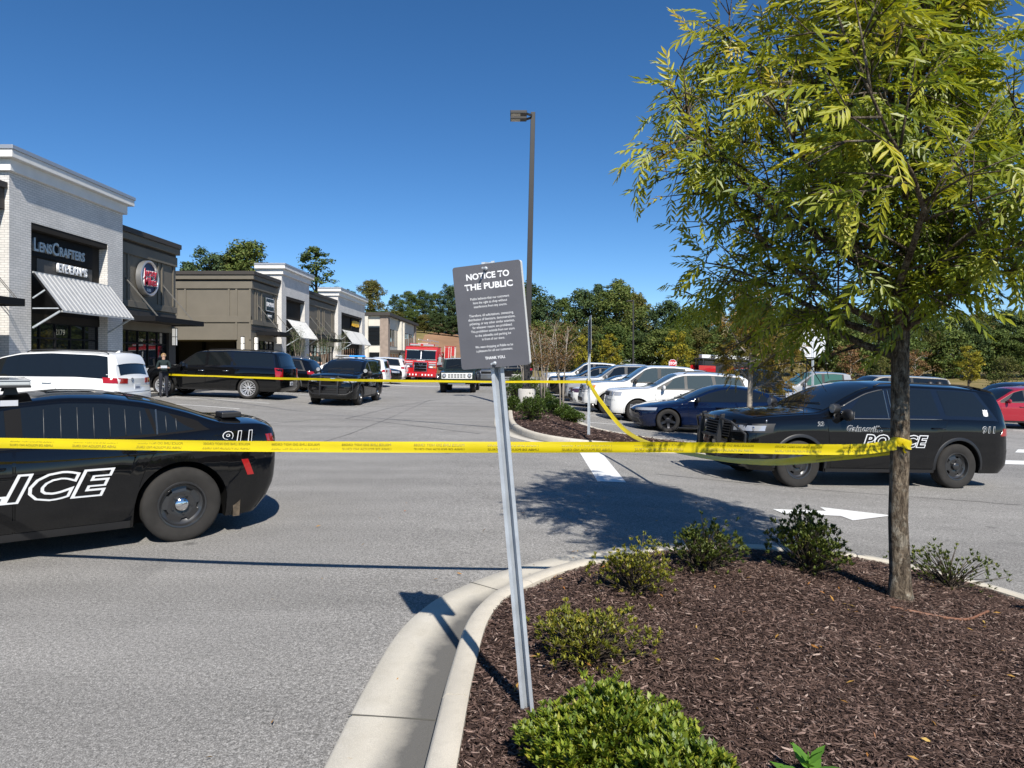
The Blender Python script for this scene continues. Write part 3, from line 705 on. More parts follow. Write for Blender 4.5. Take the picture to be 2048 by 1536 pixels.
WHEELS = {}
def wheel_meshes(kind, r, w, rimcol):
    key = (kind, round(r, 3), round(w, 3), rimcol.name)
    if key in WHEELS: return WHEELS[key]
    rr = r*{'steel': .62, 'steelk': .62, 'multi': .74, 'five': .69, 'mesh': .70, 'off': .56, 'truck': .58}[kind]; h = w/2
    prof = [(rr-.012, -h*.82), (rr+.004, -h*.9), (lerp(rr, r, .45), -h*1.0), (r-.035, -h*.98), (r-.012, -h*.88), (r-.002, -h*.74)]
    for gx in (-.45, 0.0, .45):
        prof += [(r, h*gx-.022*w/.2), (r, h*gx-.010), (r-.009, h*gx-.006), (r-.009, h*gx+.006), (r, h*gx+.010), (r, h*gx+.022*w/.2)]
    prof += [(a, -b) for a, b in prof[5::-1]]
    t = MB(); t.lathe(prof, 44, 'Y')
    tyre = t.mesh('tyre'); tyre.materials.append(M_RUBBER); tyre.polygons.foreach_set('use_smooth', [True]*len(tyre.polygons)); tyre.set_sharp_from_angle(angle=R(42))
    d = MB()
    lip = [(rr+.003, h*.86), (rr-.004, h*.92), (rr-.018, h*.90), (rr-.026, h*.70), (rr-.035, h*.2), (rr-.035, -h*.6)]
    d.lathe(lip, 44, 'Y', mi=0); d.lathe([(rr+.003, -h*.86), (rr-.02, -h*.9), (rr-.035, -h*.6)], 32, 'Y', mi=0)
    d.lathe([(rr-.034, h*.05), (.02, h*.05), (0.001, h*.05)], 32, 'Y', mi=1)      # dark void behind the spokes
    d.lathe([(rr-.034, -h*.5), (0.001, -h*.5)], 32, 'Y', mi=1)
    def spoke(a0, wi, wo, ri, ro, y0, y1, th=.03, skew=0.0):
        c, s_ = math.cos(a0), math.sin(a0); c2, s2 = math.cos(a0+skew), math.sin(a0+skew)
        vs = []
        for (rad, wd, yo, cc, ss) in ((ri, wi, y0, c, s_), (lerp(ri, ro, .55), lerp(wi, wo, .45), lerp(y0, y1, .3)-.004, lerp(c, c2, .55), lerp(s_, s2, .55)), (ro, wo, y1, c2, s2)):
            for yy_ in (yo, yo-th):
                for sg in (-1, 1): vs.append((rad*cc-sg*wd/2*ss, yy_, rad*ss+sg*wd/2*cc))
        f = []
        for i in (0, 4):
            f += [(i, i+1, i+5, i+4), (i+2, i+6, i+7, i+3), (i, i+4, i+6, i+2), (i+1, i+3, i+7, i+5)]
        f += [(0, 2, 3, 1), (8, 9, 11, 10)]
        d.add(vs, f, 0)
    ro = rr-.024
    if kind in ('steel', 'steelk'):
        d.lathe([(.0, h*.42), (.075, h*.42), (.105, h*.50), (.14, h*.46), (.15, h*.3)], 32, 'Y')
        d.lathe([(ro, h*.50), (ro-.03, h*.42), (ro-.05, h*.30)], 40, 'Y')
        for k in range(5): spoke(k*2*math.pi/5+.3, .125, .15, .12, ro-.012, h*.50, h*.40, .05)
        d.lathe([(.066, h*.42), (.066, h*.66), (.060, h*.74), (.045, h*.80), (.02, h*.84), (.0005, h*.85)], 28, 'Y', mi=2 if kind == 'steel' else 0)
        for k in range(5):
            a = k*2*math.pi/5+.3+.628; d.cyl((.092*math.cos(a), h*.42, .092*math.sin(a)), (.092*math.cos(a), h*.60, .092*math.sin(a)), .011, n=6, mi=0)
    elif kind in ('multi', 'mesh'):
        n = 10
        for k in range(n):
            a = k*2*math.pi/n
            spoke(a, .030, .022, .06, ro, h*.55, h*.84, .03, .17); spoke(a, .030, .022, .06, ro, h*.55, h*.84, .03, -.17)
        d.lathe([(.085, h*.35), (.085, h*.58), (.07, h*.62), (.0005, h*.62)], 24, 'Y', mi=0); d.lathe([(.035, h*.62), (.033, h*.66), (.0005, h*.67)], 16, 'Y', mi=1)
    else:
        n = {'five': 5, 'off': 6, 'truck': 8}[kind]
        for k in range(n): spoke(k*2*math.pi/n+.2, .085 if n < 7 else .05, .06 if n < 7 else .05, .05, ro, h*.5, h*.78, .04)
        d.lathe([(.08, h*.3), (.08, h*.54), (.06, h*.6), (.0005, h*.6)], 24, 'Y', mi=0)
    rim = d.mesh('rim')
    for m in (rimcol, M_UNDER, M_CHROME): rim.materials.append(m)
    rim.polygons.foreach_set('material_index', d.m); rim.polygons.foreach_set('use_smooth', [True]*len(rim.polygons)); rim.set_sharp_from_angle(angle=R(38))
    bm = bmesh.new(); bm.from_mesh(rim); bmesh.ops.recalc_face_normals(bm, faces=bm.faces); bm.to_mesh(rim); bm.free()
    bm = bmesh.new(); bm.from_mesh(tyre); bmesh.ops.recalc_face_normals(bm, faces=bm.faces); bm.to_mesh(tyre); bm.free()
    WHEELS[key] = (tyre, rim); return WHEELS[key]

class Car:
    def __init__(s, name, label, cat, spec, paint, group=None, detail=True):
        s.__dict__.update(dict(tumble=.36, sill=.24, c_f=.70, c_r=.78, Rf=.55, Rr=.40, bulge_f=.12, bulge_r=.06, crown=.06, hood=.055,
                               nose=[(.2, .12), (.35, .02), (.55, 0), (.75, .02), (1.0, .08), (1.2, .16)],
                               tail=[(.2, .14), (.38, .02), (.6, 0), (.9, .02), (1.1, .06), (1.8, .10)], ww=.22, wheel='five', rim=M_ALU, glass=M_GLASS))
        s.__dict__.update(spec)
        s.paint = paint; s.root = empty(name, label=label, cat=cat, group=group)
        s.topf = smoothed(s.top, s.L, s.__dict__.get('sig', .045)); s.beltf = smoothed(s.belt, s.L, .08)
        s.xa = [s.fo, s.fo+s.wb]
        nz = np.array(s.nose); tz = np.array(s.tail)
        s.nosef = lambda z: float(np.interp(z, nz[:, 0], nz[:, 1])); s.tailf = lambda z: float(np.interp(z, tz[:, 0], tz[:, 1]))
        s.body()
        s.wheels()
    # ---- surface
    def plan(s, x):
        w = s.W/2*(1-.035*((x-s.L*.5)/(s.L*.5))**2)
        if x < s.Rf: w *= s.c_f+(1-s.c_f)*math.sqrt(max(0, 1-((s.Rf-x)/s.Rf)**2))
        xr = s.L-x
        if xr < s.Rr: w *= s.c_r+(1-s.c_r)*math.sqrt(max(0, 1-((s.Rr-xr)/s.Rr)**2))
        return w
    VP = np.array([(0, .945), (.06, .965), (.18, .982), (.42, .992), (.66, 1.0), (.80, .998), (.92, .985), (1.0, .962)])
    def w(s, x, z):
        zb = s.beltf(x); t = (z-s.sill)/max(.2, zb-s.sill); p = s.plan(x)
        if t <= 1: return p*float(np.interp(t, s.VP[:, 0], s.VP[:, 1]))
        return max(.05, p*.962-s.tumble*(z-zb)-.012*min(1, (z-zb)/.03))
    def ze(s, x):
        zb = s.beltf(x); zt = s.topf(x); f = min(1, max(0, (zt-zb-.12)/.3)); return max(zb+.012, zt-lerp(s.hood, s.crown, f))
    def warp(s, x, y, z):
        ff = max(0, 1-x/1.0)**2; fr = max(0, 1-(s.L-x)/.8)**2
        w0 = max(.3, s.plan(x)); q = 1-min(1, (y/w0)**2)
        X = x+(s.nosef(z)-s.bulge_f*q)*ff-(s.tailf(z)-s.bulge_r*q)*fr
        return Vector((s.L/2-X, y, z))
    def arch(s, x):
        for xa in s.xa:
            if abs(x-xa) < s.ar: return s.wr+math.sqrt(s.ar**2-(x-xa)**2)
        return 0
    def side(s, x, z, off=0.0, sg=1): return s.warp(x, sg*(s.w(x, z)+off), z)
    def front(s, p, z, off=0.0):
        sg = 1 if p >= 0 else -1; p = abs(p); w0 = s.w(0, z)
        if p <= w0: v = s.warp(0, sg*p, z); return v+Vector((off, 0, 0))
        x = p-w0; v = s.side(x, z, 0, sg); n = Vector((max(0, 1-x/s.Rf), sg*min(1, .35+x/s.Rf), 0)).normalized(); return v+n*off
    def rear(s, p, z, off=0.0):
        sg = 1 if p >= 0 else -1; p = abs(p); w0 = s.w(s.L, z)
        if p <= w0: v = s.warp(s.L, sg*p, z); return v-Vector((off, 0, 0))
        x = p-w0; v = s.side(s.L-x, z, 0, sg); n = Vector((-max(0, 1-x/s.Rr), sg*min(1, .35+x/s.Rr), 0)).normalized(); return v+n*off
    def section(s, x):
        zb = s.beltf(x); a = s.arch(x); zbot = max(s.sill, a); ze = s.ze(x); zt = max(s.topf(x), ze+.002)
        zf = s.sill-.02; wi = s.W/2-.31; rows = [(0, zf), (wi, zf), (wi, max(zbot, zf+.01)), (s.w(x, zbot)-.015, zbot)]
        for t in np.linspace(0, 1, 13): z = lerp(zbot, zb, t); rows.append((s.w(x, z), z))
        r = min(.07, .6*(ze-zb)); z1 = ze-r
        for t in (.04, .35, .7, 1.0): z = lerp(zb, z1, t); rows.append((s.w(x, z), z))
        we = s.w(x, ze); w1 = s.w(x, z1)
        for a_ in (30, 60): rows.append((lerp(w1, we-r*.6, 1-math.cos(R(a_))), z1+r*math.sin(R(a_))))
        y0 = we-r*.6
        for t in (0, .15, .35, .6, .8, 1.0): y = y0*(1-t); rows.append((y, ze+(zt-ze)*(1-(1-t)**2.2)))
        return rows
    def body(s):
        xs = set(np.round(np.linspace(0, s.L, 56), 3)) | {0, .01, .03, .06, .1, .15, .22, .3, .4} | {round(s.L-v, 3) for v in (.01, .03, .06, .1, .15, .22, .3, .4)}
        for xa in s.xa:
            for a in np.linspace(0, math.pi, 21): xs.add(round(xa-s.ar*math.cos(a), 4))
            xs |= {round(xa-s.ar-.004, 4), round(xa+s.ar+.004, 4)}
        xs = sorted(v for v in xs if 0 <= v <= s.L); secs = [s.section(x) for x in xs]; nr = len(secs[0]); mb = MB()
        for sg in (1, -1):
            rows = [[s.warp(x, sg*y, z) for y, z in sec] for x, sec in zip(xs, secs)]
            mb.grid([r[3:] for r in rows], 0, flip=sg < 0); mb.grid([r[:4] for r in rows], 1, flip=sg < 0)
        for xi, sec in ((0, secs[0]), (len(xs)-1, secs[-1])):
            rows = []
            for y, z in sec[3:]: rows.append([s.warp(xs[xi], y*c, z) for c in np.linspace(1, -1, 13)])
            mb.grid(rows, 0, flip=xi == 0)
            mb.grid([[s.warp(xs[xi], y*c, z) for c in (1, -1)] for y, z in sec[:4]], 1)
        o = mb.build('body', [s.paint, M_UNDER], s.root, smooth=True, fix=False)
        bm = bmesh.new(); bm.from_mesh(o.data); bmesh.ops.remove_doubles(bm, verts=bm.verts, dist=.0004); bmesh.ops.recalc_face_normals(bm, faces=bm.faces); bm.to_mesh(o.data); bm.free()
        o.data.set_sharp_from_angle(angle=R(48)); s.bodyo = o
    def wheels(s):
        ty, ri = wheel_meshes(s.wheel, s.wr, s.ww, s.rim)
        for xa in s.xa:
            for sg in (1, -1):
                e = empty('wheel'); e.parent = s.root; e.location = (s.L/2-xa, sg*(s.W/2-s.ww/2-.028), s.wr)
                e.rotation_euler = (0, random.random()*6, 0) if sg > 0 else (0, random.random()*6, math.pi)
                link(bpy.data.objects.new('tyre', ty), e); link(bpy.data.objects.new('rim', ri), e)
    # ---- patches on the surface
    def patch(s, name, m, P, nu, nv, parent=None, off=.004, skirt=True, smooth=True):
        """P(u,v,off)"""
        us = np.linspace(0, 1, nu+1); vs = np.linspace(0, 1, nv+1); rows = []
        e = 1e-3
        if skirt: rows.append([P(u, 0, -.004) for u in [0, *us, 1]])
        for v in vs:
            r = [P(u, v, off) for u in us]
            if skirt: r = [P(0, v, -.004)]+r+[P(1, v, -.004)]
            rows.append(r)
        if skirt: rows.append([P(u, 1, -.004) for u in [0, *us, 1]])
        return MB().grid(rows).build(name, m, parent or s.root, smooth=smooth, angle=45)
    def side_patch(s, name, m, x0, x1, zlo, zhi, x0t=None, x1t=None, off=.004, sg=1, nu=12, nv=5, parent=None):
        x0t = x0 if x0t is None else x0t; x1t = x1 if x1t is None else x1t
        fl = zlo if callable(zlo) else (lambda x: zlo); fh = zhi if callable(zhi) else (lambda x: zhi)
        def P(u, v, o):
            x = lerp(lerp(x0, x1, u), lerp(x0t, x1t, u), v); a = fl(x); b = max(a+.006, fh(x)); return s.side(x, lerp(a, b, v), o, sg)
        return s.patch(name, m, P, nu, nv, parent, off)
    def end_patch(s, name, m, p0, p1, z0, z1, p0t=None, p1t=None, off=.006, end='f', nu=8, nv=3, parent=None, z0b=None, z1b=None):
        p0t = p0 if p0t is None else p0t; p1t = p1 if p1t is None else p1t; fn = s.front if end == 'f' else s.rear
        z0b = z0 if z0b is None else z0b; z1b = z1 if z1b is None else z1b
        return s.patch(name, m, lambda u, v, o: fn(lerp(lerp(p0, p1, u), lerp(p0t, p1t, u), v), lerp(lerp(z0, z0b, u), lerp(z1, z1b, u), v), o), nu, nv, parent, off)
    def top_pt(s, x, t, off=0.0):
        ze = s.ze(x); zt = max(s.topf(x), ze+.002); we = s.w(x, ze); y = we*t; z = ze+(zt-ze)*(1-abs(t)**2.2); e = .02
        dz = (s.topf(x+e)-s.topf(x-e))/(2*e); n = Vector((dz, 0, 1)).normalized(); return s.warp(x, y, z)+n*off
    def top_patch(s, name, m, x0, x1, t0, t1, off=.005, nu=8, nv=8, parent=None, curve=.0):
        def P(u, v, o):
            t = lerp(t0, t1, u); x = lerp(x0, x1, v)-curve*(1-t*t)*(1-v); return s.top_pt(x, t, o)
        return s.patch(name, m, P, nu, nv, parent, off)
    # ---- common trim
    def door(s, x0, x1, sg, x0t=None, x1t=None, handle=None, zl=None, hm=None, hz=-.14):
        zl = zl or (lambda x: max(s.sill+.075, s.arch(x)+.05 if s.arch(x) else 0)); zh = lambda x: s.beltf(x)-.004
        e = .009
        seam = s.side_patch('shut_line', M_UNDER, x0-e, x1+e, lambda x: zl(x)-e, lambda x: s.beltf(x)+.003, (x0 if x0t is None else x0t)-e, (x1 if x1t is None else x1t)+e, off=.0012, sg=sg)
        d = s.side_patch('door', s.paint, x0, x1, zl, zh, x0t, x1t, off=.0035, sg=sg, nu=14, nv=8); seam.parent = d
        if handle is not None:
            xh = handle; zz = s.beltf(xh)+hz
            a = s.side(xh-.11, zz, .035, sg); b = s.side(xh+.11, zz+.006, .035, sg); mb = MB()
            mb.tube([s.side(xh-.12, zz, 0, sg), a, b, s.side(xh+.12, zz+.006, 0, sg)], [.010, .014, .014, .010], 8)
            mb.build('handle', hm or s.paint, d, smooth=True)
        return d
    def windows(s, wins, sg, surround=None, lo=.03, hi=.055, chrome=False, pane=None, trim=M_BLACK):
        zl = lambda x: s.beltf(x)+lo; zh = lambda x: s.ze(x)-hi
        if surround:
            x0, x1, x0t, x1t = surround
            s.side_patch('window_surround', trim, x0, x1, lambda x: zl(x)-.018, lambda x: zh(x)+.020, x0t, x1t, off=.0022, sg=sg, nu=30, nv=5)
        for (x0, x1, x0t, x1t) in wins: s.side_patch('side_window', pane or s.glass, x0, x1, zl, zh, x0t, x1t, off=.0052, sg=sg, nu=16, nv=5)
        if chrome:
            a = surround[0]+.04; b = surround[1]-.04
            MB().tube([s.side(x, zl(x)-.022, .006, sg) for x in np.linspace(a, b, 16)], .009, 6).build('window_trim', M_CHROME, s.root, smooth=True)
    def mirror(s, x, sg, m=None, size=1.0, z=.05):
        p = s.side(x, s.beltf(x)+z, 0, sg); mb = MB(); c = p+Vector((-.02, sg*.14, .03)); pts = []
        mb.tube([p+Vector((0, 0, -.01)), p+Vector((0, sg*.07, 0))], .022*size, 8)
        for t, rr in ((-.5, .02), (-.4, .06), (-.1, .085), (.25, .085), (.45, .06), (.5, .02)): pts.append((c+Vector((0, t*.24*size*sg, 0)), rr*size))
        b0 = len(mb.v); mb.tube([q for q, _ in pts], [r_ for _, r_ in pts], 12)
        mb.v = [tuple(Vector((c.x+(v[0]-c.x)*.55, v[1], v[2]))) if i >= b0 else v for i, v in enumerate(mb.v)]
        o = mb.build('mirror', m or s.paint, s.root, smooth=True, angle=60)
        gl = MB(); gl.cbox(c+Vector((-.05*size, 0, 0)), (.004, .17*size, .11*size)); gl.build('mirror_glass', M_CHROME, o)
    def arches(s, m=M_BLACK, wd=.055, off=.012):
        for xa in s.xa:
            for sg in (1, -1):
                rows = []
                for rad, o in ((s.ar-.004, -.02), (s.ar-.002, off), (s.ar+wd*.6, off), (s.ar+wd, .001)):
                    rows.append([s.side(xa-rad*math.cos(a), max(s.sill*.9, s.wr+rad*math.sin(a)), o, sg) for a in np.linspace(-.12, math.pi+.12, 26)])
                MB().grid(rows).build('wheel_arch_trim', m, s.root, smooth=True, angle=60)
    def rails(s, x0, x1, m=M_BLACK, t=.86, h=.055, r=.014):
        for sg in (1, -1):
            mb = MB(); pts = [s.top_pt(x0, sg*t, 0)]+[s.top_pt(x, sg*t, h) for x in np.linspace(x0+.12, x1-.12, 10)]+[s.top_pt(x1, sg*t, 0)]
            mb.tube(pts, r, 8); mb.build('roof_rail', m, s.root, smooth=True)
    def rocker(s, m=M_BLACK, h=.07):
        for sg in (1, -1): s.side_patch('rocker_panel', m, s.xa[0]+s.ar+.03, s.xa[1]-s.ar-.03, s.sill+.002, s.sill+h, off=.010, sg=sg, nv=2)
    def plate(s, z=.85, end='r', m=None):
        fn = s.rear if end == 'r' else s.front; c = fn(0, z, .012); sx = -1 if end == 'r' else 1
        mb = MB(); mb.cbox(c, (.012, .305, .155)); o = mb.build('number_plate', m or mat('plate_white', (.62, .64, .66), .5), s.root, bevel=.004)
        q = MB()
        for k in range(6): q.cbox(c+Vector((sx*.0065, (k-2.5)*.038, -.012)), (.002, .020+.006*(k % 2), .055))
        q.build('plate_marks', mat('plate_ink', (.03, .05, .12), .5), o)['kind'] = 'stuff'
    def screen(s, x0, x1, t=.86, m=None, curve=.08): return s.top_patch('windscreen', m or s.glass, x0, x1, -t, t, nu=10, nv=8, curve=curve)
    def backlight(s, x0, x1, t=.84, m=None): return s.top_patch('rear_window', m or s.glass, x0, x1, -t, t, nu=10, nv=8)
    def wipers(s, x0):
        for t0, t1 in ((-.65, -.05), (-.05, .55)):
            MB().bar(s.top_pt(x0+.02, t0, .02), s.top_pt(x0+.10, t1, .022), .014).build('wiper', M_BLACK, s.root)
    def hood_lines(s, x0, x1, t=.88):
        for sg in (1, -1): MB().tube([s.top_pt(x, sg*t, .0015) for x in np.linspace(x0, x1, 12)], .0045, 4).build('bonnet_seam', M_UNDER, s.root)
    def at(s, x, y, heading, dz=0.0): seat(s.root, x, y, heading, dz=dz); return s
    def bumper_line(s, z, end, m=M_UNDER, p=None):
        fn = s.front if end == 'f' else s.rear; p = p or s.W*.44
        MB().tube([fn(q, z, .001) for q in np.linspace(-p, p, 24)], .005, 4).build('bumper_seam', m, s.root)

P_BLACK = car_paint('black_car_paint', (.0035, .0038, .0045)); P_WHITE = car_paint('white_car_paint', (.72, .72, .70)); P_BLUE = car_paint('deep_blue_car_paint', (.003, .008, .030))
P_SILVER = car_paint('silver_car_paint', (.30, .31, .32), rough=.3); P_RED = car_paint('red_car_paint', (.30, .010, .022)); P_GREY = car_paint('grey_car_paint', (.09, .095, .10))
P_GREEN = car_paint('dark_green_car_paint', (.018, .028, .026)); P_TAN = car_paint('tan_car_paint', (.36, .33, .27)); P_FIRE = car_paint('fire_engine_red', (.42, .008, .010)); P_NAVY = car_paint('navy_car_paint', (.012, .02, .045))

SP_SEDAN = dict(L=4.95, W=1.90, wb=3.05, fo=.93, wr=.363, ar=.425, sill=.20, wheel='steel', rim=M_WHEELK, ww=.235, tumble=.40, crown=.055, hood=.05, Rr=.55, c_r=.74, bulge_r=.10,
    top=[(0, .70), (.12, .80), (.5, .90), (1.1, .97), (1.62, 1.03), (1.9, 1.17), (2.3, 1.36), (2.6, 1.44), (3.0, 1.478), (3.35, 1.465), (3.7, 1.41), (4.05, 1.305), (4.32, 1.20), (4.42, 1.178), (4.75, 1.165), (4.88, 1.14), (4.95, 1.07)],
    belt=[(0, .66), (.3, .79), (.9, .87), (1.6, .94), (3, .99), (3.8, 1.03), (4.3, 1.07), (4.8, 1.07), (4.95, 1.01)],
    tail=[(.2, .22), (.33, .10), (.5, .02), (.7, 0), (.95, .0), (1.05, .03), (1.2, .08)])
SP_SUV = dict(L=5.11, W=1.93, wb=3.04, fo=.92, wr=.388, ar=.455, sill=.27, wheel='steel', rim=M_WHEELK, ww=.25, tumble=.32, crown=.06, hood=.06, Rf=.5, c_f=.76, c_r=.80,
    top=[(0, 1.08), (.06, 1.16), (.4, 1.215), (.9, 1.255), (1.32, 1.285), (1.48, 1.34), (1.85, 1.54), (2.2, 1.70), (2.5, 1.775), (3.0, 1.81), (4.1, 1.80), (4.65, 1.765), (4.84, 1.72), (4.91, 1.58), (5.0, 1.34), (5.07, 1.20), (5.11, 1.12)],
    belt=[(0, 1.02), (.4, 1.10), (1.3, 1.145), (2.5, 1.165), (4, 1.185), (4.8, 1.18), (5.11, 1.09)],
    nose=[(.25, .16), (.40, .03), (.55, 0), (.75, .0), (.95, .03), (1.1, .08), (1.25, .14)], tail=[(.25, .16), (.40, .02), (.6, 0), (.9, .03), (1.15, .02), (1.3, .0), (1.8, .0)])

def police_word(c, s_, x, z, size, sg, parent, name='lettering', shear=.25, xs=1.0, off=.0075, edge=.03, slope=0.0, fillm=None):
    """silver outlined lettering laid on the car's side; x of the word's middle, measured from the nose"""
    def fn(o_):
        def f(co): xx = x-sg*0+(-co.x if sg < 0 else co.x); return c.side(xx, z+co.y+slope*co.x, o_, sg)
        return f
    a = text(name, s_, M_DECAL, None, parent, fn(off), size=size, offset=edge*size, shear=shear, xs=xs, space=1.14)
    text('lettering_fill', s_, fillm or c.paint, None, a, fn(off+.0035), size=size, offset=.016*size, shear=shear, xs=xs, space=1.14)
def pushbar(c, z0=.42, z1=1.10, lights=True):
    xf = max(c.front(0, z, 0).x for z in (.5, .8, 1.0))+.10; mb = MB()
    for y in (-.33, .33):
        mb.prism([(xf-.03, z0), (xf+.03, z0), (xf+.045, lerp(z0, z1, .5)), (xf-.02, z1), (xf-.09, z1+.01), (xf-.035, lerp(z0, z1, .5))], y-.028, y+.028, 'Y')
    for z in (lerp(z0, z1, .08), lerp(z0, z1, .5), lerp(z0, z1, .93)): mb.bar((xf-(.03 if z > .9 else 0), -.33, z), (xf-(.03 if z > .9 else 0), .33, z), .035, .045)
    for sg in (1, -1):
        mb.tube([(xf, sg*.34, lerp(z0, z1, .92)), (xf-.06, sg*.62, lerp(z0, z1, .86)), (xf-.20, sg*.84, lerp(z0, z1, .62)), (xf-.20, sg*.84, lerp(z0, z1, .25)), (xf-.06, sg*.62, z0+.05), (xf, sg*.34, z0+.04)], .022, 8)
        mb.bar((xf-.25, sg*.33, .55), (xf, sg*.33, .55), .04, .06)
    o = mb.build('push_bumper', M_BLACK, c.root, bevel=.006)
    if lights:
        l = MB(); l.cbox((xf-.005, 0, lerp(z0, z1, .93)+.0), (.05, .40, .05)); lb = l.build('push_bumper_light', mat('dark_lens', (.03, .03, .04), .1, coat=1), o, bevel=.005)
def spotlight(c, x, sg):
    p = c.side(x, c.beltf(x)+.18, .09, sg); mb = MB(); mb.tube([p+Vector((-.10, 0, 0)), p+Vector((-.07, 0, 0)), p+Vector((.02, 0, 0)), p+Vector((.04, 0, 0))], [.04, .075, .082, .08], 16)
    o = mb.build('spotlight', M_BLACK, c.root, smooth=True, angle=50); MB().tube([p+Vector((-.05, 0, 0)), c.side(x+.05, c.beltf(x)+.10, 0, sg)], .016, 8).build('spotlight_arm', M_BLACK, o)
    MB().cyl(p+Vector((.04, 0, 0)), p+Vector((.043, 0, 0)), .074, n=16).build('spotlight_lens', M_LENS, o)

# ---- the sedan in the near left
def build_sedan():
    c = Car('police_sedan', 'black police sedan at left edge, POLICE lettering cut by the frame', 'police car', SP_SEDAN, P_BLACK)
    m_pl = mat('grey_pillar_trim', (.007, .007, .008), .6, spec=.06)
    for sg in (1, -1):
        c.door(1.52, 2.62, sg, handle=2.45); c.door(2.645, 3.60, sg, 2.645, 3.84, handle=3.62, hz=-.13)
        c.windows([(1.72, 2.58, 2.15, 2.56), (2.70, 3.74, 2.68, 3.66), (3.775, 4.10, 3.70, 3.86)], sg, (1.62, 4.24, 1.62, 4.10), lo=.035, hi=.05, trim=m_pl)
        c.mirror(1.72, sg)
        MB().tube([c.side(3.757, z, .008, sg) for z in np.linspace(c.beltf(3.75)+.03, c.ze(3.70)-.06, 6)], .008, 5).build('window_divider', mat('dull_chrome', (.4, .38, .34), .35, 1.0), c.root)
        for x in [*np.linspace(2.85, 3.62, 7), 3.84, 3.93]:
            MB().tube([c.side(x, z, .0065, sg) for z in np.linspace(c.beltf(x)+.05, c.ze(x)-.085, 4)], .0045, 5).build('window_bar', mat('window_bar_grey', (.035, .038, .042), .4), c.root, smooth=True)
        c.end_patch('taillight', M_RED_L, sg*.25, sg*.80, .90, 1.0, end='r', off=.006)
        c.end_patch('headlight', M_LENS, sg*.45, sg*.95, .62, .72)
        c.side_patch('side_marker', M_RED_L, 4.60, 4.67, .60, .765, 4.53, 4.60, off=.006, sg=sg, nu=3, nv=3)
        police_word(c, 'POLICE', 2.46, .645, .30, sg, c.root, xs=1.50, shear=.30, edge=.075)
        police_word(c, '911', 4.50, .985, .165, sg, c.root, xs=1.25, shear=.2, edge=.05)
        d = MB(); d.box(0, .10, 0, .002, 0, .05); p = c.side(2.60, c.ze(2.6)-.01, .004, sg)
        MB().cbox(p+Vector((0, 0, .015)), (.13, .012, .05)).build('roof_label', mat('label_grey', (.45, .46, .50), .4), c.root)
        mk = MB(); mk.prism([(c.L/2-4.46, .19), (c.L/2-4.52, .19), (c.L/2-4.53, .38), (c.L/2-4.49, .46), (c.L/2-4.455, .38)], sg*.70, sg*.90, 'Y')
        mk.build('wheel_well_liner', varied('muddy_liner', (.12, .09, .06), .9, .7, 14), c.root)
    c.screen(1.66, 2.52); c.backlight(3.55, 4.36, .80); c.rocker(); c.hood_lines(.2, 1.6); c.wipers(1.66)
    c.end_patch('grille', M_UNDER, -.55, .55, .42, .62); c.bumper_line(.52, 'f'); c.bumper_line(.80, 'r')
    c.end_patch('rear_diffuser', M_BLACK, -.75, .75, .23, .36, end='r', off=.01); c.plate(.82)
    c.top_patch('boot_seam', M_UNDER, 4.40, 4.415, -.78, .78, off=.002, nv=1)
    # boot-lid warning light and antenna base
    l = MB(); p = c.top_pt(4.52, .55, .0); l.cbox(p+Vector((0, 0, .035)), (.20, .26, .06)); l.build('deck_light', M_BLACK, c.root, bevel=.012)
    # roof light bar
    z = c.topf(2.9); lb = empty('light_bar'); lb.parent = c.root; lb.location = (c.L/2-2.62, 0, z)
    b = MB(); b.box(-.15, .15, -.56, .56, .045, .065); b.build('light_bar_base', M_BLACK, lb, bevel=.004)
    le = MB(); m_cl = mat('clear_lens', (.42, .44, .45), .15, coat=1.0, spec=.7)
    for y0 in np.arange(-.56, .55, .14): le.box(-.145, .145, y0+.003, y0+.137, .065, .105)
    le.build('light_bar_lens', m_cl, lb, bevel=.01); t = MB(); t.box(-.15, .15, -.565, .565, .105, .118); t.build('light_bar_top', mat('clear_lens_top', (.35, .37, .38), .25, coat=1.0), lb, bevel=.006)
    for y in (-.42, .42):
        f = MB(); f.prism([(-.06, -.02), (.06, -.02), (.04, .045), (-.04, .045)], y-.05, y+.05, 'Y'); f.build('light_bar_foot', M_BLACK, lb)
    return c
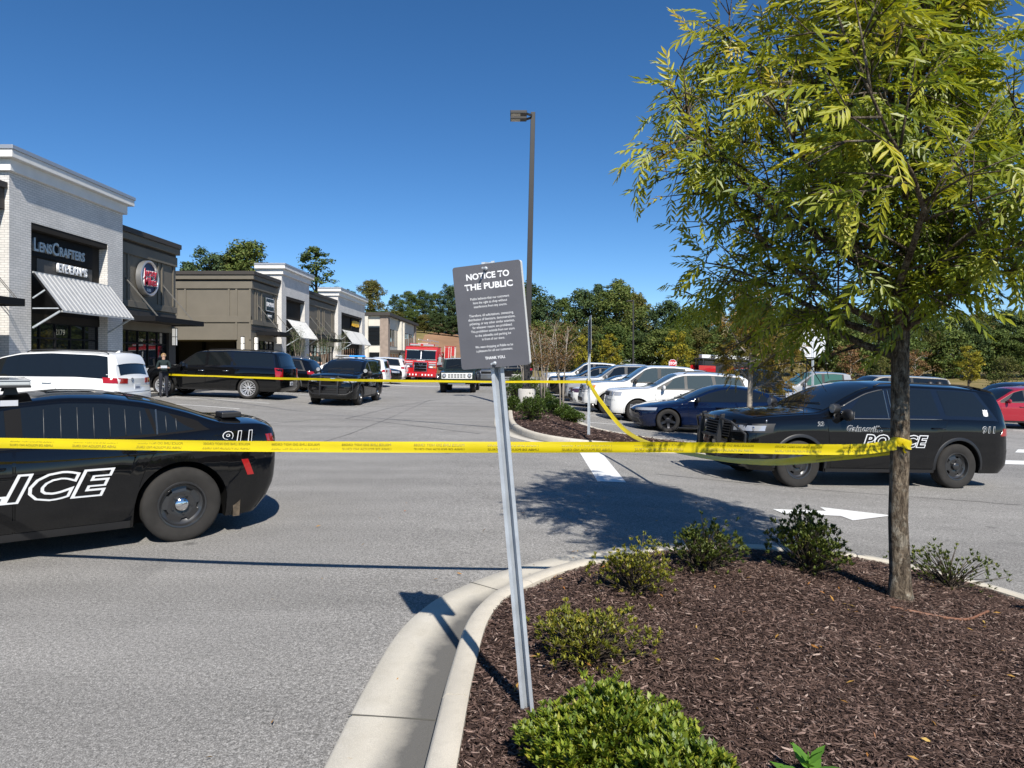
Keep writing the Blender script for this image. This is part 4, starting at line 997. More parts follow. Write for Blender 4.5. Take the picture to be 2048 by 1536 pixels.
def build_police_suv(name, label, near, wheel='steel'):
    c = Car(name, label, 'police car', {**SP_SUV, 'wheel': wheel}, P_BLACK, 'black police sport utility vehicles')
    for sg in (1, -1):
        c.door(1.50, 2.62, sg, 1.40, 2.62, handle=2.44); c.door(2.65, 3.52, sg, 2.65, 3.74, handle=3.52)
        c.windows([(1.62, 2.58, 2.12, 2.56), (2.69, 3.62, 2.67, 3.50), (3.74, 4.72, 3.64, 4.38)], sg, (1.55, 4.80, 1.55, 4.46), lo=.03, hi=.06, trim=mat('gloss_black_trim', (.006, .006, .007), .12, coat=1.0))
        a = MB(); a.tube([c.side(x, c.beltf(x)+.012, .006, sg) for x in np.linspace(1.72, 3.62, 14)], .009, 6); a.build('window_trim', mat('dull_chrome', (.4, .38, .34), .35, 1.0), c.root, smooth=True)
        for xx in (2.58, 2.66): MB().tube([c.side(lerp(xx, xx-.02, t), lerp(c.beltf(xx)+.03, c.ze(xx)-.07, t), .009, sg) for t in np.linspace(0, 1, 5)], .007, 5).build('pillar_trim', mat('dull_chrome', (.4, .38, .34), .35, 1.0), c.root)
        fr = [c.side(x, min(c.ze(x)-.055, 3.), .008, sg) for x in np.linspace(1.72, 2.54, 14)]
        MB().tube(fr, .011, 6).build('window_trim', mat('pewter_trim', (.16, .155, .145), .35, .8), c.root, smooth=True)
        c.mirror(1.68, sg, M_BLACK, 1.15); spotlight(c, 1.52, sg)
        q = sg
        c.end_patch('headlight_housing', M_BLACK, q*.44, q*1.12, .86, 1.01, off=.006, z0b=.90, z1b=1.05); c.end_patch('headlight', M_LENS, q*.50, q*.98, .895, .985, off=.010, z0b=.925, z1b=1.01)
        for pp in (.60, .80): 
            v = c.front(q*pp, .95, .014); MB().cyl(v-Vector((.01, 0, 0)), v+Vector((.006, 0, 0)), .038, n=14).build('headlight_lamp', M_CHROME, c.root)
        c.end_patch('taillight', M_RED_L, q*.62, q*1.02, .93, 1.06, q*.62, q*.92, end='r', off=.008)
        if near:
            police_word(c, 'POLICE', 2.66, .80, .26, sg, c.root, xs=1.25, shear=.25, edge=.075); police_word(c, 'Gainesville', 2.08, 1.0, .135, sg, c.root, xs=1.0, shear=.3, edge=.045)
            police_word(c, '911', 4.56, 1.03, .15, sg, c.root, xs=1.2, shear=.15, edge=.05); police_word(c, '23', 1.28, 1.06, .095, sg, c.root, xs=1.1, shear=.1, edge=.05, off=.006)
            police_word(c, '5393', .40, .70, .045, sg, c.root, shear=0, edge=.03, off=.012) if sg > 0 else None
            bd = [(0, 0), (.045, .01), (.055, .07), (.045, .075), (.05, .12), (.02, .11), (0, .125), (-.02, .11), (-.05, .12), (-.045, .075), (-.055, .07), (-.045, .01)]
            mb = MB(); mb.add([c.side(4.55+u, 1.26+v, .009, sg) for u, v in bd], [tuple(range(12))]); mb.build('window_sticker', M_DECAL, c.root)
    c.end_patch('grille', M_UNDER, -.42, .42, .76, 1.02, off=.008); gs = MB()
    for z in np.linspace(.78, 1.0, 6): gs.tube([c.front(p, z, .014) for p in np.linspace(-.42, .42, 10)], .008, 5)
    gs.build('grille_mesh', M_BLACK, c.root); c.end_patch('lower_intake', M_BLACK, -.78, .78, .36, .58, off=.008); c.end_patch('bumper_trim', mat('gloss_black_trim', (.006, .006, .007), .12, coat=1.0), -.9, .9, .60, .68, off=.014)
    c.screen(1.46, 2.36); c.rocker(h=.06); c.arches(mat('dull_black_arch', (.012, .012, .013), .42), .05); c.hood_lines(.15, 1.4); c.wipers(1.48)
    c.top_patch('spoiler', P_BLACK, 4.6, 4.89, -.95, .95, off=.03); c.backlight(4.90, 5.03, .8); c.plate(.82); c.bumper_line(.66, 'r')
    for sg in (1, -1): c.rails(2.45, 4.45, M_BLACK, .9, .03, .012) if sg > 0 else None
    for x, y in ((3.6, .0), (4.2, .25), (4.3, -.2)):
        p = c.top_pt(x, y, 0); MB().tube([p, p+Vector((0, 0, .03)), p+Vector((0, 0, .055))], [.06, .055, .02], 12).build('antenna_base', M_BLACK, c.root, smooth=True, angle=50)
    pushbar(c, .40, 1.14)
    return c
sedan = build_sedan().at(-4.96, 6.74, math.atan2(-.60, -.80))
suv_r = build_police_suv('police_suv', 'black police sport utility vehicle parked behind the foreground tree trunk', True, 'steelk')
suv_r.at(6.12, 12.9, math.atan2(-.20, -1))
suv_c = build_police_suv('police_suv', 'black police sport utility vehicle facing the camera with blue roof lights', True)
suv_c.at(-6.75, 29.2, R(-92))
lb = empty('light_bar'); lb.parent = suv_c.root; lb.location = (suv_c.L/2-2.75, 0, suv_c.topf(2.9)+.02)
t = MB(); t.box(-.14, .14, -.60, .60, .02, .05); t.build('light_bar_base', M_BLACK, lb, bevel=.004)
t = MB(); t.box(-.13, .13, -.59, -.02, .05, .10); t.build('light_bar_lens', mat('clear_lens', (.42, .44, .45), .15, coat=1.0, spec=.7), lb, bevel=.01)
t = MB(); t.box(-.13, .13, -.02, .59, .05, .10); t.build('light_bar_lens', emit('blue_beacon', (.03, .25, .9), .8), lb, bevel=.01)
t = MB(); t.cbox((suv_c.front(0, .98, .1).x+.03, .14, 1.02), (.05, .17, .05)); t.build('blue_grille_light', emit('blue_flasher', (.15, .5, 1.0), 1.6), suv_c.root, bevel=.004)
# ------------------------------------------------------------------ other vehicles
SP_XL = dict(L=5.70, W=2.05, wb=3.40, fo=.98, wr=.415, ar=.475, sill=.31, wheel='multi', rim=mat('bright_alloy', (.68, .68, .69), .3, .6), ww=.28, tumble=.24, crown=.05, hood=.06, Rf=.4, c_f=.82, c_r=.86, Rr=.25,
    top=[(0, 1.08), (.05, 1.16), (.7, 1.23), (1.4, 1.27), (1.58, 1.34), (2.15, 1.78), (2.4, 1.86), (3.5, 1.91), (5.1, 1.89), (5.38, 1.86), (5.46, 1.70), (5.60, 1.30), (5.66, 1.20), (5.70, 1.14)],
    belt=[(0, 1.02), (.5, 1.13), (1.4, 1.19), (4, 1.22), (5.7, 1.20)], tail=[(.3, .12), (.45, 0), (.7, 0), (1.2, .02), (1.8, .02)])
SP_VAN = dict(L=5.09, W=1.98, wb=3.03, fo=.95, wr=.345, ar=.405, sill=.22, wheel='five', tumble=.30, crown=.05, Rr=.35, c_r=.80,
    top=[(0, .75), (.1, .88), (.6, 1.0), (1.0, 1.10), (1.9, 1.58), (2.4, 1.70), (3.2, 1.75), (4.4, 1.73), (4.82, 1.68), (4.90, 1.56), (5.0, 1.18), (5.05, 1.06), (5.09, 1.0)],
    belt=[(0, .72), (.3, .84), (.9, .99), (2, 1.02), (4, 1.05), (5.09, 1.0)], tail=[(.2, .14), (.36, 0), (.6, 0), (.8, .05), (1.0, .05), (1.8, .05)])
SP_GC = dict(L=4.82, W=1.94, wb=2.915, fo=.88, wr=.378, ar=.44, sill=.29, wheel='five', tumble=.30, Rf=.42, c_f=.80,
    top=[(0, 1.0), (.05, 1.07), (.6, 1.13), (1.2, 1.18), (1.42, 1.24), (2.08, 1.63), (2.4, 1.72), (3.2, 1.76), (4.25, 1.73), (4.52, 1.68), (4.62, 1.46), (4.75, 1.18), (4.82, 1.08)],
    belt=[(0, .97), (.4, 1.05), (1.3, 1.10), (3, 1.13), (4.82, 1.10)])
SP_XO = dict(L=4.62, W=1.87, wb=2.70, fo=.90, wr=.355, ar=.415, sill=.26, wheel='five', tumble=.32,
    top=[(0, .86), (.06, .94), (.6, 1.02), (1.1, 1.08), (1.3, 1.13), (1.95, 1.52), (2.3, 1.62), (3.0, 1.67), (3.9, 1.61), (4.28, 1.53), (4.38, 1.36), (4.52, 1.12), (4.62, 1.0)],
    belt=[(0, .83), (.4, .92), (1.2, 1.0), (3, 1.04), (4.62, 1.0)])
SP_EV = dict(L=4.70, W=1.85, wb=2.875, fo=.84, wr=.338, ar=.385, sill=.17, wheel='five', rim=mat('dark_alloy', (.05, .05, .055), .35, .8), tumble=.42, Rf=.65, c_f=.66,
    top=[(0, .60), (.1, .70), (.5, .81), (1.0, .90), (1.3, .96), (2.0, 1.29), (2.4, 1.41), (2.75, 1.443), (3.2, 1.41), (3.7, 1.30), (4.2, 1.14), (4.5, 1.08), (4.66, 1.03), (4.70, .95)],
    belt=[(0, .56), (.4, .74), (1.0, .83), (1.6, .90), (3, .95), (4.2, 1.0), (4.7, .92)])
SP_HB = dict(L=4.55, W=1.77, wb=2.70, fo=.93, wr=.32, ar=.37, sill=.19, wheel='five', tumble=.38, Rf=.6, c_f=.68,
    top=[(0, .64), (.12, .76), (.6, .90), (.95, .98), (1.8, 1.38), (2.3, 1.48), (2.9, 1.46), (3.7, 1.31), (4.2, 1.16), (4.45, 1.06), (4.55, .95)],
    belt=[(0, .60), (.4, .76), (.95, .90), (3, .97), (4.3, 1.0), (4.55, .90)])
SP_PU = dict(L=5.85, W=2.02, wb=3.68, fo=.96, wr=.405, ar=.475, sill=.40, wheel='truck', tumble=.22, crown=.05, Rf=.42, c_f=.80, Rr=.12, c_r=.93, bulge_r=.02, sig=.03,
    top=[(0, 1.06), (.05, 1.16), (.7, 1.24), (1.45, 1.28), (1.62, 1.34), (2.25, 1.82), (2.5, 1.90), (3.3, 1.93), (4.0, 1.90), (4.08, 1.86), (4.16, 1.44), (4.20, 1.40), (5.80, 1.41), (5.85, 1.38)],
    belt=[(0, 1.02), (.4, 1.14), (1.4, 1.20), (4.0, 1.24), (4.3, 1.32), (5.85, 1.32)], tail=[(.3, .10), (.5, 0), (1.4, 0)])
SP_4X4 = dict(L=4.75, W=1.93, wb=2.95, fo=.80, wr=.43, ar=.53, sill=.48, wheel='off', rim=M_WHEELK, ww=.29, tumble=.12, crown=.03, hood=.04, Rf=.22, c_f=.88, bulge_f=.04, Rr=.15, c_r=.94,
    top=[(0, 1.10), (.03, 1.15), (.8, 1.21), (1.4, 1.24), (1.52, 1.30), (1.80, 1.72), (1.92, 1.81), (2.4, 1.85), (4.4, 1.86), (4.62, 1.83), (4.70, 1.4), (4.75, 1.15)],
    belt=[(0, 1.08), (.5, 1.14), (1.4, 1.18), (4.75, 1.20)], nose=[(.4, .06), (.6, 0), (1.1, 0), (1.2, .05)], tail=[(.4, .04), (.6, 0), (1.8, 0)])

def dress(c, kind, glass=None, rails=None, arch=None, headm=None, sides=(1, -1), handle_m=None, wind=None, tails=True, plate=True, trimm=M_BLACK):
    """doors, windows, lamps, mirrors for an ordinary car of a body type"""
    D = dict(xl=dict(doors=[(1.60, 2.68, 1.52, 2.68), (2.71, 3.66, 2.71, 3.80)], win=[(1.72, 2.64, 2.14, 2.62), (2.76, 3.66, 2.76, 3.62), (3.76, 5.42, 3.74, 5.28)], sur=(1.62, 5.48, 1.62, 5.34), scr=(1.56, 2.24), bk=(5.44, 5.60), head=(.52, 1.10, .88, 1.05), tail=(.80, 1.08, .78, 1.22), gr=(.46, .70, 1.04)),
             van=dict(doors=[(1.42, 2.46, 1.30, 2.46), (2.49, 3.42, 2.49, 3.52)], win=[(1.62, 2.42, 2.12, 2.40), (2.50, 3.54, 2.48, 3.52), (3.66, 4.78, 3.64, 4.62)], sur=(1.25, 4.84, 1.3, 4.70), scr=(1.06, 2.12), bk=(4.88, 5.02), head=(.40, 1.05, .68, .82), tail=(.45, 1.12, .90, 1.04), gr=(.40, .50, .68)),
             gc=dict(doors=[(1.50, 2.44, 1.42, 2.44), (2.47, 3.30, 2.47, 3.48)], win=[(1.58, 2.40, 2.02, 2.38), (2.50, 3.38, 2.48, 3.28), (3.48, 4.46, 3.40, 4.22)], sur=(1.48, 4.54, 1.48, 4.30), scr=(1.40, 2.18), bk=(4.58, 4.72), head=(.48, 1.02, .84, .97), tail=(.55, 1.0, .92, 1.06), gr=(.46, .84, .97)),
             xo=dict(doors=[(1.45, 2.38, 1.36, 2.38), (2.41, 3.14, 2.41, 3.32)], win=[(1.50, 2.34, 1.95, 2.32), (2.43, 3.28, 2.42, 3.20), (3.38, 4.12, 3.30, 3.86)], sur=(1.40, 4.22, 1.40, 3.95), scr=(1.26, 2.08), bk=(4.33, 4.52), head=(.42, 1.0, .74, .86), tail=(.45, 1.0, .86, .99), gr=(.40, .58, .82)),
             ev=dict(doors=[(1.45, 2.46, 1.38, 2.46), (2.49, 3.28, 2.49, 3.46)], win=[(1.52, 2.42, 2.0, 2.40), (2.47, 3.34, 2.46, 3.22), (3.38, 3.74, 3.28, 3.42)], sur=(1.40, 3.84, 1.40, 3.56), scr=(1.26, 2.30), bk=(3.30, 4.28), head=(.45, 1.0, .60, .68), tail=(.40, .98, .84, .94), gr=None),
             hb=dict(doors=[(1.40, 2.32, 1.30, 2.32), (2.35, 3.12, 2.35, 3.28)], win=[(1.42, 2.28, 1.86, 2.26), (2.33, 3.18, 2.32, 3.10), (3.24, 3.62, 3.16, 3.30)], sur=(1.30, 3.70, 1.30, 3.42), scr=(1.0, 2.05), bk=(3.2, 4.18), head=(.35, 1.05, .60, .76), tail=(.45, .98, .80, .98), gr=(.42, .36, .52)),
             pu=dict(doors=[(1.68, 2.76, 1.60, 2.76), (2.79, 3.72, 2.79, 3.72)], win=[(1.78, 2.72, 2.22, 2.70), (2.84, 3.70, 2.84, 3.66)], sur=(1.70, 3.78, 1.70, 3.74), scr=(1.60, 2.36), bk=None, head=(.52, 1.06, .88, 1.08), tail=(.86, 1.08, .90, 1.22), gr=(.48, .80, 1.06)),
             fx=dict(doors=[(1.48, 2.52, 1.48, 2.52), (2.55, 3.22, 2.55, 3.40)], win=[(1.60, 2.48, 1.84, 2.48), (2.58, 3.50, 2.58, 3.50), (3.60, 4.56, 3.60, 4.52)], sur=(1.54, 4.62, 1.54, 4.58), scr=(1.50, 1.92), bk=(4.66, 4.70), head=None, tail=(.80, .95, .85, 1.1), gr=None))[kind]
    gl = glass or c.glass
    for sg in sides:
        for i, (a, b, at_, bt) in enumerate(D['doors']): c.door(a, b, sg, at_, bt, handle=b-.16, hm=handle_m)
        c.windows(D['win'], sg, D['sur'], pane=gl, trim=trimm)
    for sg in (1, -1):
        c.mirror(D['doors'][0][0]+.16, sg, wind or c.paint, 1.2 if kind in ('pu', 'xl', 'fx') else 1.0)
        if D['head']: a, b, z0, z1 = D['head']; c.end_patch('headlight', headm or M_LENS, sg*a, sg*b, z0, z1, z0b=z0+.03, z1b=z1+.03)
        if tails and D['tail']: a, b, z0, z1 = D['tail']; c.end_patch('taillight', M_RED_L, sg*a, sg*b, z0, z1, end='r', off=.008, z0b=z0+.02, z1b=z1+.03)
    c.screen(*D['scr'], m=gl); c.wipers(D['scr'][0]+.03)
    if D['bk']: c.backlight(*D['bk'], .82)
    if D['gr']:
        h, z0, z1 = D['gr']; c.end_patch('grille', M_UNDER, -h, h, z0, z1, off=.007)
        for z in np.linspace(z0+.03, z1-.03, 4): MB().tube([c.front(p, z, .013) for p in np.linspace(-h, h, 10)], .008, 5).build('grille_slat', M_CHROME if kind in ('xl', 'pu') else M_BLACK, c.root)
    c.end_patch('lower_intake', M_BLACK, -.66, .66, c.sill+.06, c.sill+.20, off=.007); c.bumper_line(c.sill+.42, 'f'); c.bumper_line(c.sill+.45, 'r')
    c.hood_lines(.2, D['scr'][0]-.05); c.rocker()
    if arch: c.arches(arch, .06)
    if rails: c.rails(*rails)
    if plate: c.plate(.80 if kind not in ('pu', 'xl') else .62)
    return c
def vehicle(kind, name, label, paint, x, y, head, group=None, spec=None, **kw):
    S = dict(xl=SP_XL, van=SP_VAN, gc=SP_GC, xo=SP_XO, ev=SP_EV, hb=SP_HB, pu=SP_PU, fx=SP_4X4)[kind]
    cat = dict(pu='pickup truck', van='minivan', ev='car', hb='car').get(kind, 'car'); c = Car(name, label, cat, {**S, **(spec or {})}, paint, group); dress(c, kind, **kw); c.at(x, y, R(head)); return c
G_LOT = 'cars parked in the lot on the right'; G_SHOP = 'cars parked in front of the shops'
m_lt = M_GLASSC
van = vehicle('van', 'minivan', 'white minivan parked nose to the shops behind the police sedan', P_WHITE, -12.87, 19.5, 180, G_SHOP, rails=(2.5, 4.7), wind=M_BLACK, trimm=M_GLASS)
police_word(van, 'SIENNA', .6, .8, .02, -1, van.root, off=-.02) if False else None
b = MB(); b.lathe([(.055, 0), (.055, .012), (.04, .012), (.04, 0)], 20, 'X', (van.rear(0, 1.02, .004).x-.004, .25, 1.0)); b.build('rear_emblem', M_CHROME, van.root)
van.top_patch('spoiler', P_WHITE, 4.70, 4.93, -.92, .92, off=.03); p_ = van.top_pt(4.55, .1, 0)
f = MB(); f.prism([(p_.x+.10, p_.z-.02), (p_.x-.06, p_.z-.02), (p_.x-.05, p_.z+.07)], -.02, .02, 'Y'); f.build('fin_antenna', P_WHITE, van.root)
vehicle('xl', 'large_suv', 'long black sport utility vehicle with chrome multi-spoke wheels by the shops', P_BLACK, -11.85, 28.85, 177.5, G_SHOP, handle_m=M_CHROME, rails=(2.6, 5.2, M_BLACK), trimm=mat('gloss_black_trim', (.006, .006, .007), .12, coat=1.0))
vehicle('xo', 'crossover', 'dark crossover with silver window trim parked beyond the long black vehicle', P_BLACK, -11.6, 34.3, 178, G_SHOP, rails=(2.2, 4.0, M_ALU), arch=mat('grey_cladding', (.035, .037, .04), .6))
vehicle('gc', 'white_suv', 'white sport utility vehicle parked beside the fire engine', P_WHITE, -10.35, 53.6, 178, G_SHOP)
vehicle('van', 'minivan', 'white minivan mostly hidden behind the centre police vehicle', P_WHITE, -10.1, 43.5, 178, G_SHOP)
vehicle('xo', 'crossover', 'black crossover with its nose out between two white cars by the fire engine', P_BLACK, -10.0, 48.6, -1, G_SHOP)
br = vehicle('fx', 'off_road_vehicle', 'dark off-road vehicle with white grille and round headlamps facing the camera', P_GREEN, -2.85, 39.6, -91, headm=M_LENS)
gp = br.end_patch('grille_panel', P_WHITE, -.80, .80, .76, 1.06, off=.012); 
for z in (.84, .91, .98):
    for y in np.linspace(-.40, .40, 6):
        v = br.front(y, z, .02); MB().cbox(v, (.012, .115, .032)).build('grille_slot', M_UNDER, gp)
for sg in (1, -1):
    v = br.front(sg*.66, .92, .012); e = MB(); e.lathe([(.105, 0), (.105, .03), (.085, .03), (.08, .01)], 24, 'X', v); h = e.build('headlight', M_BLACK, br.root, smooth=True, angle=40)
    e = MB(); e.lathe([(.082, .012), (.05, .02), (.0005, .024)], 24, 'X', v); e.build('headlight_lens', M_LENS, h, smooth=True)
MB().tube([br.front(p, .60, .10) for p in np.linspace(-.85, .85, 12)], .07, 8).build('front_bumper', M_BLACK, br.root)
MB().bar(br.front(-.45, .50, .14), br.front(.45, .50, .14), .05, .05).build('skid_bar', M_ALU, br.root)
br.top_patch('roof_panel', P_WHITE, 1.98, 4.55, -.97, .97, off=.012)
br.arches(M_BLACK, .09, .05)
vehicle('gc', 'grey_suv', 'grey sport utility vehicle partly hidden behind the notice sign', P_GREY, -1.55, 48.5, -90)
vehicle('hb', 'dark_hatchback', 'black car crossing far down the aisle beneath the sign', P_BLACK, -.4, 66, 180)
# the lot on the right
ev = vehicle('ev', 'electric_sedan', 'dark blue electric sedan nosed to the planted island', P_BLUE, 6.0, 21.35, 180, G_LOT, wind=M_BLACK, trimm=M_GLASS)
gc = vehicle('gc', 'white_suv', 'white sport utility vehicle behind the dark blue sedan', P_WHITE, 5.65, 24.3, 180, G_LOT, glass=m_lt, rails=(2.4, 4.2))
gc.arches(P_WHITE, .05, .02)
f1 = vehicle('pu', 'pickup_truck', 'white pickup truck with grey bonnet between two white cars', P_WHITE, 5.55, 27.25, 180, G_LOT, glass=m_lt, wind=M_BLACK, arch=mat('champagne_trim', (.42, .41, .38), .4))
f1.top_patch('bonnet_panel', P_SILVER, .12, 1.50, -.82, .82, off=.004)
for sg in (1, -1): f1.end_patch('turn_signal', M_AMBER, sg*1.02, sg*1.12, .92, 1.08, off=.012)
vehicle('hb', 'white_hatchback', 'white hatchback with dark headlamps beyond the pickup truck', P_WHITE, 4.75, 30.2, 180, G_LOT, headm=mat('smoked_lens', (.06, .03, .05), .15, coat=1))
vehicle('xl', 'silver_suv', 'long silver sport utility vehicle beyond the white hatchback', P_SILVER, 5.3, 33.4, 180, G_LOT)
vehicle('gc', 'black_suv', 'black sport utility vehicle behind the slender island trees', P_BLACK, 4.3, 36.4, 180, G_LOT)
vehicle('pu', 'pickup_truck', 'white pickup truck far back behind the slender island trees', P_WHITE, 4.6, 40.2, 180, G_LOT)
vehicle('xo', 'dark_crossover', 'dark crossover at the far end of the first parking row', P_NAVY, 4.4, 44.5, 180, G_LOT)
vehicle('gc', 'white_suv', 'white sport utility vehicle in the second row with roof rails', P_WHITE, 9.9, 37.2, 0, G_LOT, rails=(2.3, 4.2))
vehicle('van', 'minivan', 'white minivan in the second parking row under the stop sign', P_WHITE, 10.2, 40.6, 0, G_LOT)
vehicle('pu', 'pickup_truck', 'white pickup truck in the second row above the white hatchback', P_WHITE, 9.2, 52.0, 0, G_LOT)
vehicle('pu', 'pickup_truck', 'black pickup truck facing the camera above the blue sedan', P_BLACK, 10.15, 29.8, -97, G_LOT, wind=M_BLACK)
vehicle('pu', 'pickup_truck', 'silver pickup truck with green-tinted glass right of the black pickup', P_SILVER, 14.6, 34.0, 180, G_LOT, glass=mat('green_tint_glass', (.05, .12, .09), .04, spec=.8))
vehicle('xl', 'tan_suv', 'tan sport utility vehicle roof showing over the right police vehicle', P_TAN, 17.2, 33.0, 180, G_LOT)
vehicle('xo', 'red_crossover', 'red crossover with grey cladding at the right edge', P_RED, 19.75, 28.3, 180, G_LOT, arch=mat('grey_cladding', (.035, .037, .04), .6))
vehicle('gc', 'navy_suv', 'navy sport utility vehicle behind the red crossover', P_NAVY, 22.6, 32.4, 180, G_LOT)
vehicle('xo', 'silver_crossover', 'silver crossover far right behind the navy vehicle', P_SILVER, 25.0, 36.0, 180, G_LOT)
# red utility pickup with a dark rack and white boxes
ut = vehicle('pu', 'utility_truck', 'red utility truck with dark rack and white roof boxes in the lot', P_RED, 14.0, 43.5, 0, G_LOT)
rk = MB()
for y in (-.85, .85):
    for x in (-2.6, -1.2, .3, 1.1): rk.bar((x, y, 1.38 if x < .2 else 1.9), (x, y, 2.42), .06)
    rk.bar((-2.7, y, 2.42), (1.3, y, 2.42), .07)
for x in (-2.6, -1.2, .3, 1.1): rk.bar((x, -.85, 2.42), (x, .85, 2.42), .06)
rk.box(-2.5, .1, -.80, .80, 1.42, 2.30); rk.build('equipment_rack', M_BLACK, ut.root)
for k, x in enumerate((-2.2, -1.5, -.6, .2, .9)): MB().cbox((x, .35-.2*(k % 2), 2.56), (.55, .7, .22)).build('roof_box', P_WHITE, ut.root, bevel=.02)
for a_, b_, zt_ in ((-2.9, -1.9, 2.0), (-1.2, .2, 1.95)):
    for sg in (1, -1): MB().box(a_, b_, sg*1.02-.012, sg*1.02+.012, 1.36, zt_).build('red_side_panel', P_FIRE, ut.root)

# ---- fire engine
def fire_engine():
    r = empty('fire_engine', label='red ladder fire engine facing the camera down the aisle', cat='fire engine')
    def pt(nm, m, bv=.02, parent=None, **k):
        mb = MB(); mb.box(*k['b']); return mb.build(nm, m, parent or r, bevel=bv)
    # x forward, front of the cab at x = 0
    cab = MB(); prof = [(0, .62), (.02, 1.55), (-.04, 1.72), (-.16, 2.42), (-.22, 2.62), (-.45, 2.70), (-3.2, 2.74), (-3.25, .62)]
    cab.prism(prof, -1.24, 1.24, 'Y'); cab.build('cab', P_FIRE, r, bevel=.06)
    bm_ = MB(); bm_.prism([(.62, .38), (.68, .45), (.68, .70), (.60, .76), (0, .76), (0, .38)], -1.26, 1.26, 'Y'); fb = bm_.build('front_bumper', P_FIRE, r, bevel=.03)
    for y in np.linspace(-.95, .95, 9): MB().cbox((.685, y, .57), (.02, .10, .12)).build('bumper_stripe', M_WHITE if abs(y) > .15 else M_CHROME, fb)
    MB().cyl((.68, -.82, .56), (.73, -.82, .56), .085, n=16).build('siren_horn', M_CHROME, fb)
    for y0, y1 in ((-1.10, -.035), (.035, 1.10)):
        w = MB(); w.add([(.015-.02, y0, 1.76), (.015-.02, y1, 1.76), (-.135, y1, 2.38), (-.135, y0, 2.38)], [(0, 1, 2, 3)]); o = w.build('windscreen', M_GLASSC if False else M_GLASS, r); o.location = (.008, 0, 0)
    MB().bar((.012, 0, 1.74), (-.125, 0, 2.40), .07, .03).build('windscreen_divider', M_WHITE, r)
    for z_, x_ in ((1.715, .01), (2.42, -.15)): MB().cbox((x_, 0, z_), (.05, 2.3, .05)).build('windscreen_frame', M_CHROME, r)
    MB().cbox((-.06, 0, 2.40), (.06, .34, .05)).build('sun_visor', M_BLACK, r)
    gr = MB(); gr.box(.022, .06, -.50, .50, .80, 1.50); gg = gr.build('grille', M_CHROME, r, bevel=.02)
    for z0, z1 in ((.84, 1.02), (1.06, 1.24), (1.28, 1.46)): MB().box(.062, .066, -.45, .45, z0, z1).build('grille_opening', M_UNDER, gg)
    MB().add([(.07, -.20, 1.40), (.07, 0, 1.16), (.07, .20, 1.40), (.07, .14, 1.44), (.07, 0, 1.26), (.07, -.14, 1.44)], [(0, 1, 4, 5), (1, 2, 3, 4)]).build('grille_badge', M_CHROME, gg)
    for sg in (1, -1):
        y0, y1 = sorted((sg*.58, sg*1.18))
        MB().box(.022, .05, y0, y1, 1.08, 1.24).build('headlight_bezel', M_CHROME, r, bevel=.01)
        MB().box(.052, .056, y0+.10, y1-.26, 1.11, 1.21).build('headlight', mat('lit_lamp', (.8, .8, .75), .2), r); MB().box(.052, .056, y1-.22 if sg > 0 else y0+.03, y1-.03 if sg > 0 else y0+.20, 1.11, 1.21).build('turn_signal', M_AMBER, r)
        MB().box(.022, .05, y0+.04, y1-.04, 1.29, 1.42).build('warning_light', M_LENS, r, bevel=.01)
        MB().box(.024, .03, y0, y1, 1.50, 1.53).build('white_stripe', M_WHITE, r)
        m = MB(); m.tube([(-.2, sg*1.24, 2.1), (.25, sg*1.45, 2.15), (.25, sg*1.48, 1.6)], .02, 6); m.cbox((.25, sg*1.48, 1.75), (.08, .22, .42)); m.build('mirror', M_CHROME, r, bevel=.02)
        w = MB(); w.box(-1.15, -.30, sg*1.242-.004, sg*1.242+.004, 1.72, 2.36); w.build('side_window', M_GLASS, r); w = MB(); w.box(-2.6, -1.7, sg*1.242-.004, sg*1.242+.004, 1.72, 2.36); w.build('side_window', M_GLASS, r)
        MB().box(-9.6, 0, sg*1.25-.005, sg*1.25+.005, 1.34, 1.52).build('side_stripe', M_WHITE, r)
        for x in np.linspace(-4.2, -8.6, 5): MB().box(x-.45, x+.45, sg*1.262-.006, sg*1.262+.006, .9, 1.9).build('compartment_door', mat('brushed_shutter', (.45, .45, .46), .35, .9), r)
    lbz = MB(); lbz.box(-.75, -.38, -.95, .95, 2.74, 2.92); lo = lbz.build('roof_light_bar', P_FIRE, r, bevel=.02)
    for y0, y1 in ((-.90, -.10), (.10, .90)): MB().box(-.378, -.37, y0, y1, 2.77, 2.88).build('light_bar_lens', M_LENS, lo)
    text('front_lettering', 'GAINESVILLE', M_WHITE, frame((.03, 0, 1.63), (0, 1, 0), (0, 0, 1)), r, size=.11, offset=.003)
    MB().box(-9.8, -3.3, -1.25, 1.25, .55, 2.35).build('body', P_FIRE, r, bevel=.03)
    # ladder and bucket lying along the roof, bucket hanging at the front left of the cab
    lad = empty('ladder'); lad.parent = r
    for y in (-.35, .35):
        for z in (2.95, 3.25): MB().bar((-9.0, y, z), (-.9, y, z), .07).build('ladder_rail', mat('ladder_white', (.68, .66, .60), .5), lad)
    for x in np.arange(-8.8, -.9, .45): MB().bar((x, -.35, 2.95), (x, .35, 2.95), .04).build('ladder_rung', mat('ladder_white', (.68, .66, .60), .5), lad)
    bk = empty('bucket'); bk.parent = r; bk.location = (-4.6, 1.80, 1.80); bk.scale = (.8, .75, .95)
    MB().box(-.5, .5, -.55, .55, 0, .06).build('bucket_floor', M_ALU, bk); MB().box(.48, .5, -.55, .1, .06, 1.0).build('bucket_panel', P_FIRE, bk); MB().box(.48, .5, .2, .55, .3, 1.1).build('bucket_panel', P_FIRE, bk)
    for x in (-.5, .5):
        for y in (-.55, -.1, .15, .55): MB().bar((x, y, 0), (x, y, 1.1), .05).build('bucket_post', mat('ladder_white', (.68, .66, .60), .5), bk)
